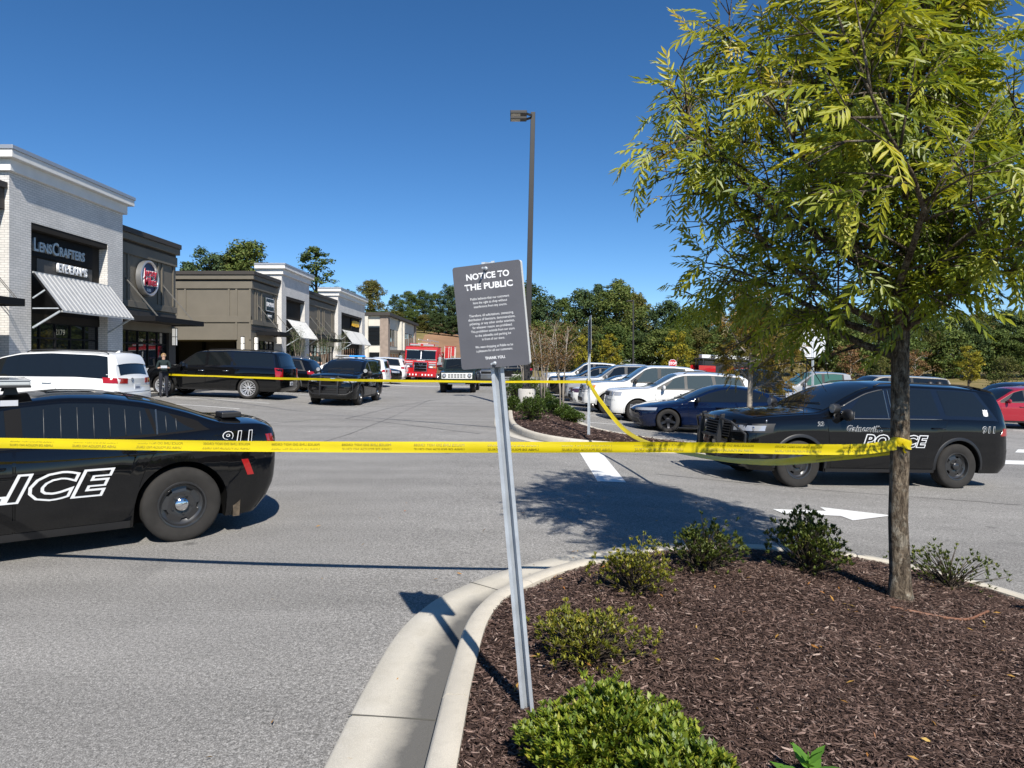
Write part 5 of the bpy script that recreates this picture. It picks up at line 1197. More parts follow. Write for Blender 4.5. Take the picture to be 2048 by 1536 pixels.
    for y in (-.55, .55): MB().bar((-.5, y, 1.1), (.5, y, 1.1), .05).build('bucket_rail', P_FIRE, bk)
    for x in (-.5, .5): MB().bar((x, -.55, 1.1), (x, .55, 1.1), .06).build('bucket_rail', P_FIRE, bk)
    MB().bar((-4.6, 1.2, 2.3), (-4.6, 1.7, 2.3), .12).build('bucket_arm', P_FIRE, r)
    ty, ri = wheel_meshes('truck', .53, .34, M_ALU)
    for x in (-1.1, -6.6, -7.9):
        for sg in (1, -1):
            e = empty('wheel'); e.parent = r; e.location = (x, sg*1.06, .53); e.rotation_euler = (0, .3, 0 if sg > 0 else math.pi)
            link(bpy.data.objects.new('tyre', ty), e); link(bpy.data.objects.new('rim', ri), e)
    MB().box(-9.7, .3, -.9, .9, .35, .66).build('chassis', M_UNDER, r)
    seat(r, -7.0, 54.0, R(-90)); return r
fire_engine()
# ------------------------------------------------------------------ vegetation
def rnd_rot(n): 
    q = rng.normal(size=(n, 4)); q /= np.linalg.norm(q, axis=1)[:, None]; return q
def basis_from(nrm, spin):
    """orthonormal frames (n,3,3): columns tangent, bitangent, normal"""
    nrm = nrm/np.linalg.norm(nrm, axis=1)[:, None]; a = np.where(np.abs(nrm[:, 2:3]) < .9, np.array([[0, 0, 1.]]), np.array([[1., 0, 0]]))
    t = np.cross(a, nrm); t /= np.linalg.norm(t, axis=1)[:, None]; b = np.cross(nrm, t); c, s_ = np.cos(spin)[:, None], np.sin(spin)[:, None]
    return np.stack([t*c+b*s_, -t*s_+b*c, nrm], 2)
def leaf_cards(cent, nrm, size, aspect=.6):
    """one pointed leaf-like quad per centre"""
    n = len(cent); B = basis_from(nrm, rng.random(n)*6.283); s_ = size if hasattr(size, '__len__') else np.full(n, size)
    q = np.array([[-.5, 0, 0], [-.05, -aspect/2, .06], [.5, 0, 0], [-.05, aspect/2, .06]])
    v = cent[:, None, :]+np.einsum('nij,kj->nki', B, q)*s_[:, None, None]
    return v.reshape(-1, 3), np.arange(4*n).reshape(n, 4)
M_BARK = varied('tree_bark', (.085, .068, .052), .95, .45, 5, fine=40, bump=.6, spec=.1)
M_BARKP = varied('pale_bark', (.36, .31, .25), .9, .4, 6, fine=30, spec=.15)
LEAF = dict(
    green=island_mat('woodland_leaf', [(0., (.040, .066, .018)), (.4, (.078, .115, .028)), (.75, (.13, .165, .040)), (1., (.19, .19, .06))], .75, .22, .2, .35),
    dark=island_mat('dark_woodland_leaf', [(0., (.026, .050, .020)), (.5, (.060, .095, .032)), (1., (.115, .14, .045))], .75, .18, .2, .3),
    pine=island_mat('pine_needles', [(0., (.026, .052, .028)), (.5, (.058, .096, .042)), (1., (.11, .14, .055))], .75, .12, .2, .3),
    autumn=island_mat('autumn_leaf', [(0., (.06, .075, .022)), (.4, (.11, .12, .032)), (.8, (.16, .145, .042)), (1., (.20, .13, .05))], .75, .28, .2, .25),
    yellow=island_mat('yellow_leaf', [(0., (.10, .10, .012)), (.4, (.22, .20, .02)), (.8, (.34, .29, .03)), (1., (.38, .26, .04))], .75, .3, .2, .15),
    rust=island_mat('rust_leaf', [(0., (.06, .035, .016)), (.4, (.14, .080, .035)), (.75, (.22, .13, .055)), (1., (.28, .15, .08))], .8, .25, .2, .2))
def crown_mesh(name, kind, h, w, seed, n_cl=80, per=55, leaf=.34, base=.25, shape='round', sparse=0.0):
    """crown of height h, half-width w, standing on z = 0 with its foliage starting at base*h; limbs inside"""
    r = np.random.default_rng(seed); C = []; S = []
    while len(C) < n_cl:
        z = r.random(); a = r.random()*6.283; q = r.random()**.45
        if shape == 'round': prof = math.sqrt(max(0, 1-(2*z-.9)**2/1.22))
        elif shape == 'cone': prof = (1-z)*.95+.07
        elif shape == 'tall': prof = .35+.65*math.sin(math.pi*min(1, z*1.02))**.8
        else: prof = 1-.5*abs(2*z-1)
        prof *= .80+.30*math.sin(3*a+seed)*math.sin(5*z*3+seed*1.7)
        C.append((q*prof*w*math.cos(a), q*prof*w*math.sin(a), h*(base+(1-base)*z))); S.append(w*(.13+.13*r.random()))
    C = np.array(C); S = np.array(S)
    cen = np.repeat(C, per, 0); rad = np.repeat(S, per); d = r.normal(size=cen.shape); d /= np.linalg.norm(d, axis=1)[:, None]
    if shape == 'cone': d[:, 2] *= .45
    pos = cen+d*(rad*(.35+.75*r.random(len(rad))))[:, None]*np.array([1.25, 1.25, .8])
    nrm = d+np.array([0, 0, .7])+r.normal(size=d.shape)*.45
    v, f = leaf_cards(pos, nrm, leaf*(.6+.8*r.random(len(pos))), .62)
    me = np_mesh(name+'_foliage', v, f, LEAF[kind]); data = me.data; COL.objects.unlink(me); bpy.data.objects.remove(me)
    t = MB(); top = h*.93; t.tube([(0, 0, -.3), (.05, 0, h*.2), (0, .08, h*.5), (.05, 0, h*.75), (0, 0, top)], [h*.018+.03, h*.015+.02, h*.011, h*.007, .012], 7)
    idx = r.choice(len(C), min(26, len(C)), replace=False)
    for i in idx:
        c = C[i]; z0 = max(h*.12, c[2]-.55*math.hypot(c[0], c[1])-h*.04); t.tube([(0, 0, z0), (c[0]*.5, c[1]*.5, lerp(z0, c[2], .62)), tuple(c)], [h*.006+.01, h*.004+.006, .006], 5)
    tm = t.mesh(name+'_wood'); tm.materials.append(M_BARKP if kind in ('rust',) or sparse else M_BARK)
    return data, tm
TREES = {}
for nm, a in dict(oak_a=('green', 13, 4.6, 1, 150, 90, .32, .18, 'round'), oak_b=('dark', 12, 4.2, 2, 140, 90, .32, .12, 'round'), oak_c=('green', 15, 3.6, 3, 140, 85, .32, .22, 'tall'),
                  pine_a=('pine', 15, 2.9, 4, 140, 85, .28, .2, 'cone'), pine_b=('pine', 13, 3.3, 5, 140, 85, .28, .15, 'tall'), autumn=('autumn', 11, 4.0, 6, 140, 80, .32, .15, 'round'),
                  airy=('green', 17, 3.0, 8, 75, 60, .30, .45, 'tall'), scrub=('green', 6, 3.6, 9, 90, 80, .28, .02, 'round'), yellow=('yellow', 4.2, 1.6, 10, 60, 45, .17, .22, 'round'), yellow2=('yellow', 4.6, 1.5, 13, 60, 45, .17, .2, 'tall'),
                  amber=('autumn', 4.6, 2.2, 11, 70, 45, .18, .15, 'round'), rustbush=('rust', 4.0, 1.8, 12, 60, 40, .16, .1, 'round')).items():
    TREES[nm] = crown_mesh(nm, *a)
def tree(kind, name, label, x, y, z, s=1.0, sz=None, cat='tree', group=None):
    r = empty(name, (x, y, z), random.random()*6.28, label, cat, group); r.scale = (s, s, sz or s)
    cm, wm = TREES[kind]; link(bpy.data.objects.new('crown', cm), r); link(bpy.data.objects.new('trunk', wm), r); return r
def gfar(x, y): return g(x, y)+float(far_h(np.array(x), np.array(y)))
def far_tree(pxx, top, Y, kind, label, group=None, base=None, s=None, name='woodland_tree'):
    """tree whose crown top shows at photo row top and column pxx, standing at distance Y"""
    X = px(pxx, Y); z0 = gfar(X, Y) if base is None else base; H = CAM_Z+(723-top)/1420*Y-z0; h0 = dict(oak_a=13, oak_b=12, oak_c=15, pine_a=15, pine_b=13, autumn=11, airy=17, scrub=6, yellow=4.2, yellow2=4.6, amber=4.6, rustbush=4.)[kind]
    sz = H/h0; return tree(kind, name, label, X, Y, z0, s or max(.7, min(1.35, sz)), sz, group=group)
GW = 'woodland trees behind the car park'; LW = 'dense green woodland tree in the belt behind the car park'
GB = 'woodland trees on the bank behind the shops'; LB = 'green woodland tree on the bank behind the shops'
kinds_ = ['oak_a', 'oak_b', 'pine_b', 'oak_c', 'oak_b', 'pine_a', 'oak_a', 'autumn', 'pine_b', 'oak_b']
tops = np.interp(np.arange(1030, 2250, 34), [1030, 1060, 1100, 1140, 1180, 1230, 1270, 1300, 1340, 1400, 1500, 1700, 1900, 2250], [575, 570, 600, 598, 578, 566, 592, 612, 608, 612, 615, 618, 622, 625])
for i, (xx, tp) in enumerate(zip(np.arange(1030, 2250, 34), tops)):
    far_tree(xx+random.uniform(-10, 10), tp+random.uniform(-6, 12), 118+random.uniform(-3, 5), kinds_[i % 10], LW, GW)
for i, xx in enumerate(np.arange(1040, 2250, 46)): far_tree(xx+random.uniform(-12, 12), random.uniform(640, 665), 111+random.uniform(-2, 3), ['oak_b', 'scrub', 'oak_a', 'autumn', 'scrub'][i % 5], 'lower green tree at the front edge of the woodland belt', 'understory trees of the woodland belt', name='understory_tree')
far_tree(1232, 562, 122, 'airy', 'tallest airy tree of the woodland, bare trunk showing, right of the light pole', s=1.5)
for xx, tp, k in ((650, 598, 'oak_b'), (676, 575, 'oak_b'), (700, 580, 'pine_b'), (742, 562, 'autumn'), (790, 590, 'pine_b'), (818, 584, 'oak_a'), (846, 582, 'oak_b'), (872, 588, 'oak_c'), (896, 570, 'pine_b'), (920, 566, 'oak_a'), (950, 570, 'oak_b'), (985, 572, 'oak_a'), (1012, 570, 'pine_a')):
    far_tree(xx, tp, 172+random.uniform(-4, 6), k, LB, GB, base=None)
for xx in np.arange(640, 1040, 26): far_tree(xx+random.uniform(-6, 6), random.uniform(618, 634), 160+random.uniform(-3, 3), random.choice(['oak_a', 'oak_b', 'scrub', 'autumn']), 'lower tree along the top of the bare earth bank', 'trees at the top of the earth bank', name='bank_tree')
far_tree(632, 497, 125, 'airy', 'tall airy tree rising above the white shop roofs', base=2.0, s=1.6); 
far_tree(418, 502, 96, 'pine_b', 'dark pine rising over the olive brown roof', base=1.0, s=1.35); far_tree(452, 514, 98, 'autumn', 'yellowish tree over the olive brown roof', base=1.0, s=1.2); far_tree(497, 487, 96, 'oak_c', 'green tree rising highest over the olive brown roof', base=1.0, s=1.3); far_tree(376, 526, 100, 'pine_a', 'small pine top beside the dark shop cornice', base=1.0, s=1.3)
far_tree(470, 520, 104, 'oak_b', 'dark tree low behind the olive brown roof', base=1.0)
# small ornamental trees round the lot
def orn(pxx, top, Y, kind, label, s=1.0): far_tree(pxx, top, Y, kind, label, 'young trees around the lot', s=s, name='young_tree')
orn(1218, 668, 82, 'yellow2', 'yellow young tree left of the far light pole', 1.05); orn(1352, 664, 82, 'yellow', 'broad yellow young tree above the stop sign', 1.5); orn(1135, 650, 78, 'amber', 'orange-tinged young tree behind the tape post', 1.1); orn(1165, 672, 74, 'yellow', 'yellow young tree hard against the tape post', .8)
orn(1938, 692, 70, 'yellow2', 'yellow young tree above the right police vehicle', 1.0); orn(1830, 700, 74, 'rustbush', 'brown young tree right of the foreground trunk', 1.1); orn(1700, 690, 74, 'rustbush', 'rusty young tree behind the tan vehicle', 1.1); orn(2010, 715, 60, 'amber', 'amber young tree at the right edge', .8); orn(1760, 715, 80, 'amber', 'low amber young tree behind the foreground trunk', .9)

# ---- slender multi-stemmed trees in the far island
def slender(x, y, H, label, seed, kind='rust', spread=.55):
    r = np.random.default_rng(seed); z0 = b2z(x, y); root = empty('slender_tree', (x, y, z0-.03), 0, label, 'tree', 'slender trees on the far island'); tips = []
    for k in range(5):
        a = k*1.256+r.random(); st = MB(); sp = spread*(.5+.6*r.random()); hh = H*(.8+.25*r.random())
        pts = [(0.05*math.cos(a), .05*math.sin(a), 0), (sp*.18*math.cos(a), sp*.18*math.sin(a), hh*.35), (sp*.5*math.cos(a+.2), sp*.5*math.sin(a+.2), hh*.7), (sp*.8*math.cos(a+.1), sp*.8*math.sin(a+.1), hh)]
        st.tube(pts, [.024, .019, .012, .004], 6)
        for j in range(12):
            t = .45+.5*r.random(); p = Vector(pts[1]).lerp(Vector(pts[2]), min(1, t*1.2)) if t < .75 else Vector(pts[2]).lerp(Vector(pts[3]), (t-.7)/.3)
            b = r.random()*6.283; q = p+Vector((math.cos(b)*.35, math.sin(b)*.35, .22+.25*r.random()))*(.6+.6*r.random()); st.tube([p, p.lerp(q, .5)+Vector((0, 0, .03)), q], [.007, .005, .002], 4); tips += [p.lerp(q, .5), q, p.lerp(q, .75)]
        st.build('stem', M_BARKP, root, smooth=True)
    T = np.array([tuple(t) for t in tips]); n = 9; pos = np.repeat(T, n, 0)+r.normal(size=(len(T)*n, 3))*.11
    v, f = leaf_cards(pos, r.normal(size=pos.shape)+np.array([0, 0, .6]), .055*(.6+.8*r.random(len(pos))), .6)
    o = np_mesh('foliage', v, f, LEAF[kind], root); o['kind'] = 'stuff'
slender(1.52, 21.6, 2.9, 'nearest slender pale-stemmed tree on the far island', 21); slender(1.05, 24.4, 3.0, 'slender pale-stemmed tree just right of the pole base', 22, spread=.7); slender(1.25, 27.6, 3.2, 'slender pale-stemmed tree behind the pole base', 23, 'autumn'); slender(.55, 31.0, 3.0, 'far slender pale-stemmed tree beyond the light pole', 24); slender(1.2, 35.0, 3.2, 'farthest slender pale-stemmed tree on the island', 25, 'autumn')
slender_shop = [(-15.3, 50.6, 3.6, 31), (-15.2, 57.4, 3.8, 32), (-15.2, 63.2, 3.8, 33)]
for i, (x, y, H, sd) in enumerate(slender_shop):
    def _z(a, b): return g(-13.9, b)+.18
    b2z_, b2z = b2z, _z
    slender(x, y, H, ['slim leafy street tree by the passage building canopy', 'slim leafy street tree before the second white shop awning', 'slim leafy street tree before the far brown shop bay'][i], sd, 'dark', .8); b2z = b2z_

# ---- compound leaves
def compound_leaf(seed, length=.25, pairs=5, ll=.088, lw=.027, droop=.35):
    """pinnate leaf along +x, upper side +z; returns verts, quads"""
    r = np.random.default_rng(seed); V = []; F = []
    def pt(t): return np.array([length*t*(1-.12*droop*t), 0.02*math.sin(3*t+seed), -length*droop*t*t])
    def leaflet(p, ang, down, l, w):
        c, s_ = math.cos(ang), math.sin(ang); d = np.array([c*math.cos(down), s_*math.cos(down), -math.sin(down)]); side = np.array([-s_, c, 0]); up = np.cross(d, side)
        b = len(V); mid = p+d*l*.42-up*w*.22
        V.extend([p, p+d*l*.38+side*w*.5+up*w*.10, p+d*l*.72+side*w*.34-np.array([0, 0, l*.05]), p+d*l-np.array([0, 0, l*.14]), p+d*l*.72-side*w*.34-np.array([0, 0, l*.05]), p+d*l*.38-side*w*.5+up*w*.10, mid])
        F.extend([(b, b+6, b+2, b+1), (b+6, b+3, b+2, b+2), (b, b+5, b+4, b+6), (b+6, b+4, b+3, b+3)])
    for i in range(pairs):
        t = .22+.70*i/(pairs-1); p = pt(t); l = ll*(.75+.35*math.sin(math.pi*(i+1)/(pairs+1)))*(.9+.2*r.random())
        for s_ in (1, -1): leaflet(p, s_*(1.05-.35*t+.15*r.normal()*.6), .25+.45*r.random(), l, lw*(.85+.3*r.random()))
    leaflet(pt(1.), .1*r.normal(), .45, ll*.9, lw)
    b = len(V)
    for t in np.linspace(0, 1, 5): p = pt(t); V.extend([p+np.array([0, .0016, 0]), p-np.array([0, .0016, 0])])
    for i in range(4): F.append((b+2*i, b+2*i+1, b+2*i+3, b+2*i+2))
    return np.array(V), F
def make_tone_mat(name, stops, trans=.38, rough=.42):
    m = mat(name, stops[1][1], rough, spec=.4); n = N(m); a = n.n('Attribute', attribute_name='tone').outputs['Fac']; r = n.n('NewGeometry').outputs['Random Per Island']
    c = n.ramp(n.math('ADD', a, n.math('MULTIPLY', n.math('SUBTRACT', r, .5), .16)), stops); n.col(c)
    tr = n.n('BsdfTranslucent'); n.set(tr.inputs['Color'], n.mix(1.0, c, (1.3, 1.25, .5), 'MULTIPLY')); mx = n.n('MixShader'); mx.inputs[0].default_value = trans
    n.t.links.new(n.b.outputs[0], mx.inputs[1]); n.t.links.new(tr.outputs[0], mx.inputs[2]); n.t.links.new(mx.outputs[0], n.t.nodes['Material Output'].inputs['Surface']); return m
M_PLEAF = make_tone_mat('pinnate_leaf', [(0., (.06, .10, .016)), (.28, (.14, .19, .022)), (.5, (.28, .31, .028)), (.75, (.43, .41, .038)), (.95, (.52, .39, .05))])
M_PLEAFO = make_tone_mat('pinnate_leaf_autumn', [(0., (.05, .055, .012)), (.3, (.11, .10, .015)), (.6, (.20, .14, .02)), (.85, (.32, .17, .03)), (.97, (.36, .13, .03))])
LV = [compound_leaf(40+i, length=.23+.025*(i % 3), pairs=4+(i % 3), ll=.086, lw=.0235, droop=.30+.16*(i % 4)) for i in range(6)]
def leaf_batch(name, P, D, U, scale, tone, var, matl, parent, tri=True):
    """all leaves of a tree as one mesh (numpy)"""
    Vs = []; Fs = []; Ts = []; off = 0
    x = D/np.linalg.norm(D, axis=1)[:, None]; z = U-x*(np.sum(U*x, 1))[:, None]; z /= np.linalg.norm(z, axis=1)[:, None]; y = np.cross(z, x); B = np.stack([x, y, z], 2)
    for k in range(len(LV)):
        i = np.where(var == k)[0]
        if not len(i): continue
        v, f = LV[k]; fa = np.array(f); w = P[i][:, None, :]+np.einsum('nij,kj->nki', B[i], v)*scale[i][:, None, None]
        Vs.append(w.reshape(-1, 3)); Fs.append((fa[None]+(np.arange(len(i))*len(v))[:, None, None]+off).reshape(-1, 4)); Ts.append(np.repeat(tone[i], len(v))); off += len(i)*len(v)
    V = np.vstack(Vs); F = np.vstack(Fs); deg = F[:, 2] == F[:, 3]
    me = bpy.data.meshes.new(name); faces = [tuple(a[:3]) if d else tuple(a) for a, d in zip(F.tolist(), deg.tolist())]
    me.from_pydata(V.tolist(), [], faces); me.materials.append(matl); at = me.attributes.new('tone', 'FLOAT', 'POINT'); at.data.foreach_set('value', np.concatenate(Ts).astype(np.float32))
    o = bpy.data.objects.new(name, me); link(o, parent); return o, B
def grow_tree(name, label, base, trunk, limbs, seed, leaf_mat, n_single, twig_leaves=9, bark=None, group=None, tone_mu=.50, lsc=1.0, env=None, twig_n=(6, 9)):
    r = np.random.default_rng(seed); root = empty(name, base, 0, label, 'tree', group); bark = bark or M_BARK; B0 = Vector(base)
    tr = MB(); tr.tube([Vector(p) for p, _ in trunk], [q for _, q in trunk], 14); tr.build('trunk', bark, root, smooth=True)
    P = []; D = []; U = []; tone = []
    def leaves_on(p0, p1, n, out):
        ax = (p1-p0); L = ax.length
        if L < 1e-6: return
        ax /= L; a0 = r.random()*6.283
        for i in range(n):
            t = .15+.85*(i+r.random()*.5)/n; a = a0+i*2.4; u = ax.orthogonal().normalized(); v = ax.cross(u); d = (u*math.cos(a)+v*math.sin(a))*.9+ax*(.5+.6*t)+out*.35+Vector((0, 0, -.10+.25*r.random()))
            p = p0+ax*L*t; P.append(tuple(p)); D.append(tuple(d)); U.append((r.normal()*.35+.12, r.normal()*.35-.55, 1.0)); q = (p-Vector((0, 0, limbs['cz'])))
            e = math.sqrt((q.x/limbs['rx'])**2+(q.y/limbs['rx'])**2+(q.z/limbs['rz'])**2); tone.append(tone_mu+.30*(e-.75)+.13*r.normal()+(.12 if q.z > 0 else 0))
    br = MB(); wood = []
    EX = limbs.get('extra', [])
    for k in range(limbs['n']+len(EX)):
        f = min(1, k/(limbs['n']-1)); z0 = lerp(limbs['z0'], limbs['z1'], f**.9)
        if k >= limbs['n']: z0 = EX[k-limbs['n']][0]; f = .3
        zs = [p[2] for p, _ in trunk]; i = max(0, min(len(zs)-2, int(np.searchsorted(zs, z0))-1)); tt = (z0-zs[i])/(zs[i+1]-zs[i]); p = Vector(trunk[i][0]).lerp(Vector(trunk[i+1][0]), tt); rad = lerp(trunk[i][1], trunk[i+1][1], tt)*.55
        az = k*2.399+r.normal()*.25+limbs.get('az', 0); el = R(lerp(limbs['el0'], limbs['el1'], f)+r.normal()*6); L = lerp(limbs['L0'], limbs['L1'], f)*(.85+.3*r.random())*(1+limbs.get('bias', 0)*math.cos(az-math.pi))
        if k >= limbs['n']: _, az, el, L = EX[k-limbs['n']]; az = R(az); el = R(el)
        d = Vector((math.cos(az)*math.cos(el), math.sin(az)*math.cos(el), math.sin(el))); pts = [p]; cur = p.copy(); ns = 7
        for j in range(ns):
            d = (d+Vector((r.normal()*.13, r.normal()*.13, r.normal()*.08+limbs.get('up', .05)-(.05 if (f < .35 and j > 3) else 0)))).normalized(); cur = cur+d*L/ns; pts.append(cur.copy())
        lm = MB(); lm.tube(pts, [max(.005, rad*(1-.85*j/ns)) for j in range(ns+1)], 8); lm.build('limb', bark, root, smooth=True)
        for j in range(1, ns+1):
            for _ in range(int(r.integers(2, 4)) if j > 1 else 1):
                q = pts[j-1].lerp(pts[j], r.random()); ax = (pts[j]-pts[j-1]).normalized(); s_ = Vector(r.normal(size=3)); s_ = (s_-ax*s_.dot(ax)).normalized(); dd = (ax*.55+s_*.9+Vector((0, 0, .15))).normalized(); l2 = L*(.20+.20*r.random())*(1.15-.4*j/ns); m1 = q+dd*l2*.5+Vector((0, 0, .02)); e1 = q+(dd+Vector((0, 0, -.10+.25*r.random()))).normalized()*l2
                br.tube([q, m1, e1], [.009, .006, .003], 5); leaves_on(q.lerp(m1, .3), m1, twig_leaves//2, Vector((q.x, q.y, 0)).normalized() if q.length else Vector()); leaves_on(m1, e1, twig_leaves, Vector((q.x, q.y, 0)).normalized())
                for _2 in range(2):
                    s2 = Vector(r.normal(size=3)).normalized(); e2 = m1+((e1-m1).normalized()*.5+s2*.8).normalized()*l2*.55; br.tube([m1, e2], [.005, .002], 4); leaves_on(m1, e2, twig_leaves, s2)
    o = br.build('twigs', bark, root, smooth=True); o['kind'] = 'stuff'
    P = np.array(P); D = np.array(D); U = np.array(U); tone = np.clip(np.array(tone), .02, .97)
    if env is not None: k = env(P+np.array(base)); P, D, U, tone = P[k], D[k], U[k], tone[k]
    n = len(P); var = r.integers(0, len(LV), n); sc = lsc*(.75+.45*r.random(n))
    dist = np.linalg.norm(P+np.array(base)-np.array([0, 0, CAM_Z]), axis=1); W = P+np.array(base); sx = 1024+W[:, 0]/W[:, 1]*1420; sy = 723-(W[:, 2]-CAM_Z)/W[:, 1]*1420
    vis = (sx > 0) & (sx < 2048) & (sy > 0); order = np.argsort(np.where(vis, dist, 1e3)); one = order[:n_single]; rest = order[n_single:]
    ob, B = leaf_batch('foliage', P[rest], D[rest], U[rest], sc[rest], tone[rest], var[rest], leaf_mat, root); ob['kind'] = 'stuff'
    if n_single:
        cache = {}
        x = D[one]/np.linalg.norm(D[one], axis=1)[:, None]; z = U[one]-x*(np.sum(U[one]*x, 1))[:, None]; z /= np.linalg.norm(z, axis=1)[:, None]; y = np.cross(z, x)
        for q, i in enumerate(one):
            tq = round(float(tone[i])*8)/8; key = (int(var[i]), tq)
            if key not in cache:
                v, f = LV[key[0]]; me = bpy.data.meshes.new('leaf'); me.from_pydata([tuple(c) for c in v], [], [tuple(dict.fromkeys(a)) for a in f]); me.materials.append(leaf_mat); at = me.attributes.new('tone', 'FLOAT', 'POINT'); at.data.foreach_set('value', [tq]*len(v)); cache[key] = me
            lo = bpy.data.objects.new('leaf', cache[key]); link(lo, root); M = Matrix((x[q], y[q], z[q])).transposed().to_4x4()*1.0; M = Matrix.Translation(P[i]) @ M @ Matrix.Scale(float(sc[i]), 4); lo.matrix_local = M
    print(name, 'leaves', n); return root
tb = (2.87, 5.25, b1z(2.87, 5.25)-.02)
TR = [((0, 0, 0), .105), ((0, 0, .06), .084), ((.0, 0, .2), .072), ((-.01, .01, .6), .066), ((0, 0, 1.2), .064), ((.0, .0, 1.8), .060), ((.04, .02, 2.4), .052), ((.10, .03, 3.0), .044), ((.15, .02, 3.7), .032), ((.17, .0, 4.5), .018), ((.16, 0, 5.3), .006)]
def make_fore_bark():
    m = mat('foreground_bark', (.12, .09, .065), .95, spec=.1); n = N(m); c = n.coord('Object', (1, 1, .30)); a = n.noise(c, 34, 6, .75, dist=1.2); b = n.noise(n.coord(), 11, 5, .7)
    n.col(n.mix(n.ramp(b, [(.50, 0.), (.60, .8)]), n.ramp(a, [(.36, (.030, .023, .017)), (.5, (.13, .10, .072)), (.64, (.30, .24, .17))]), n.ramp(a, [(.4, (.14, .12, .09)), (.6, (.38, .34, .27))]))).bump(a, 1.0, .035); return m
M_FBARK = make_fore_bark()
def crown_gaps(W):
    r = np.random.default_rng(3); a = np.sin(W[:, 0]*5.3+1.2)*np.sin(W[:, 1]*4.7+.4)*np.sin(W[:, 2]*5.1+2.0)+.35*np.sin(W[:, 0]*11+W[:, 2]*9); low = W[:, 2]-(2.02+.12*np.sin(W[:, 0]*7)); keep = (a > -.16) | (r.random(len(W)) < .22)
    return keep & (r.random(len(W)) < .72) & (W[:, 1] > 3.3) & ~((low < 0) & (W[:, 0] < 2.8)) & ~((W[:, 2] < 1.75) & (W[:, 1] > 5.6))
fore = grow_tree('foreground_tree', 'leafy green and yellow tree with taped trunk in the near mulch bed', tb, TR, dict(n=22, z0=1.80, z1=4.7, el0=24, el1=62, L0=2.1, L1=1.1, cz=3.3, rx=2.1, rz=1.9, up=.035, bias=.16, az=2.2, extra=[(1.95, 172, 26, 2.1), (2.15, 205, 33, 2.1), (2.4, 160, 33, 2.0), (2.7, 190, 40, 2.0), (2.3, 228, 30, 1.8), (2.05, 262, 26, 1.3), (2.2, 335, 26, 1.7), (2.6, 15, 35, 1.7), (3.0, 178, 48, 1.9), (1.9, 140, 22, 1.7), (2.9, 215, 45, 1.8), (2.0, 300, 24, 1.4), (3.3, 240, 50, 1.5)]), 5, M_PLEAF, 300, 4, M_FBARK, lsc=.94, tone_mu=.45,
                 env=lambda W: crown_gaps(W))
lb_ = (5.55, 16.6, b2z(5.55, 16.6))
TR2 = [((0, 0, 0), .09), ((0, 0, .15), .072), ((.0, 0, .9), .066), ((.02, 0, 1.5), .055), ((.05, 0, 2.4), .035), ((.08, .0, 3.3), .010)]
grow_tree('island_tree', 'small rusty-leaved tree on the far island behind the blue sedan', lb_, TR2, dict(n=10, z0=1.35, z1=3.0, el0=25, el1=65, L0=1.35, L1=.6, cz=2.4, rx=1.4, rz=1.2, up=.03), 9, M_PLEAFO, 0, 2, M_BARKP, tone_mu=.5)
# ------------------------------------------------------------------ notice sign on a leaning post
def fit_text(name, s_, m, o, r, u, width, capsize, parent, bold=0.0, off=.0008):
    me = text_mesh(s_, size=capsize/.70, offset=bold)
    xs = [v.co.x for v in me.vertices]; w = max(xs)-min(xs); c = (max(xs)+min(xs))/2; k = width/w; M = frame(o, r, u)
    for v in me.vertices: v.co = M @ Vector(((v.co.x-c)*k, v.co.y, off))
    me.materials.clear(); me.materials.append(m); ob = bpy.data.objects.new(name, me); link(ob, parent); return ob
sc_ = Vector((-.097, 3.20, 1.957)); sb_ = Vector((.072, 3.26, b1z(.072, 3.26)))
su_ = (sc_-sb_).normalized(); sn_ = Vector((-.30, -.95, 0)); sn_ = (sn_-su_*sn_.dot(su_)).normalized(); sr_ = su_.cross(sn_)
ns = empty('notice_sign', sb_, label='grey NOTICE TO THE PUBLIC board on a leaning galvanised post', cat='sign'); MS = Matrix.Translation(-sb_)
FS = MS @ frame(sc_, sr_, su_)                     # board frame in the sign's own space
def sp(u, v, w): return FS @ Vector((u, v, w))
SW, SH = .325, .468
m_board = varied('grey_sign_face', (.105, .105, .118), .55, .12, 6, fine=60); m_edge = mat('board_edge_white', (.68, .68, .66), .5)
poly = []
for cx_, cy_, a0 in ((SW/2-.012, SH/2-.012, 0), (-SW/2+.012, SH/2-.012, 90), (-SW/2+.012, -SH/2+.012, 180), (SW/2-.012, -SH/2+.012, 270)):
    for k in range(5): a = R(a0+k*22.5); poly.append((cx_+.012*math.cos(a), cy_+.012*math.sin(a)))
b = MB(); b.prism(poly, -.030, -.0012, 'Z', M=FS); b.build('board', m_edge, ns); f = MB(); f.prism(poly, -.0012, 0, 'Z', M=FS); f.build('board_face', m_board, ns)
def uch(mb, a, b, r, n, w=.062, d=.034, t=.005):
    """U-channel post from a to b, flanges towards n"""
    prof = [(-w/2, 0), (-w/2+.014, 0), (-w/2+.020, -d), (w/2-.020, -d), (w/2-.014, 0), (w/2, 0), (w/2, t), (w/2-.016, t), (w/2-.023, -d+t), (-w/2+.023, -d+t), (-w/2+.016, t), (-w/2, t)]
    vs = [Vector(e)+r*p+n*q for e in (a, b) for p, q in prof]; k = len(prof)
    mb.add(vs, [(i, (i+1) % k, k+(i+1) % k, k+i) for i in range(k)]+[(0, 1, 10, 11), (1, 2, 9, 10), (2, 3, 8, 9), (3, 4, 7, 8), (4, 5, 6, 7)]+[tuple(k+i for i in q) for q in ((11, 10, 1, 0), (10, 9, 2, 1), (9, 8, 3, 2), (8, 7, 4, 3), (7, 6, 5, 4))])
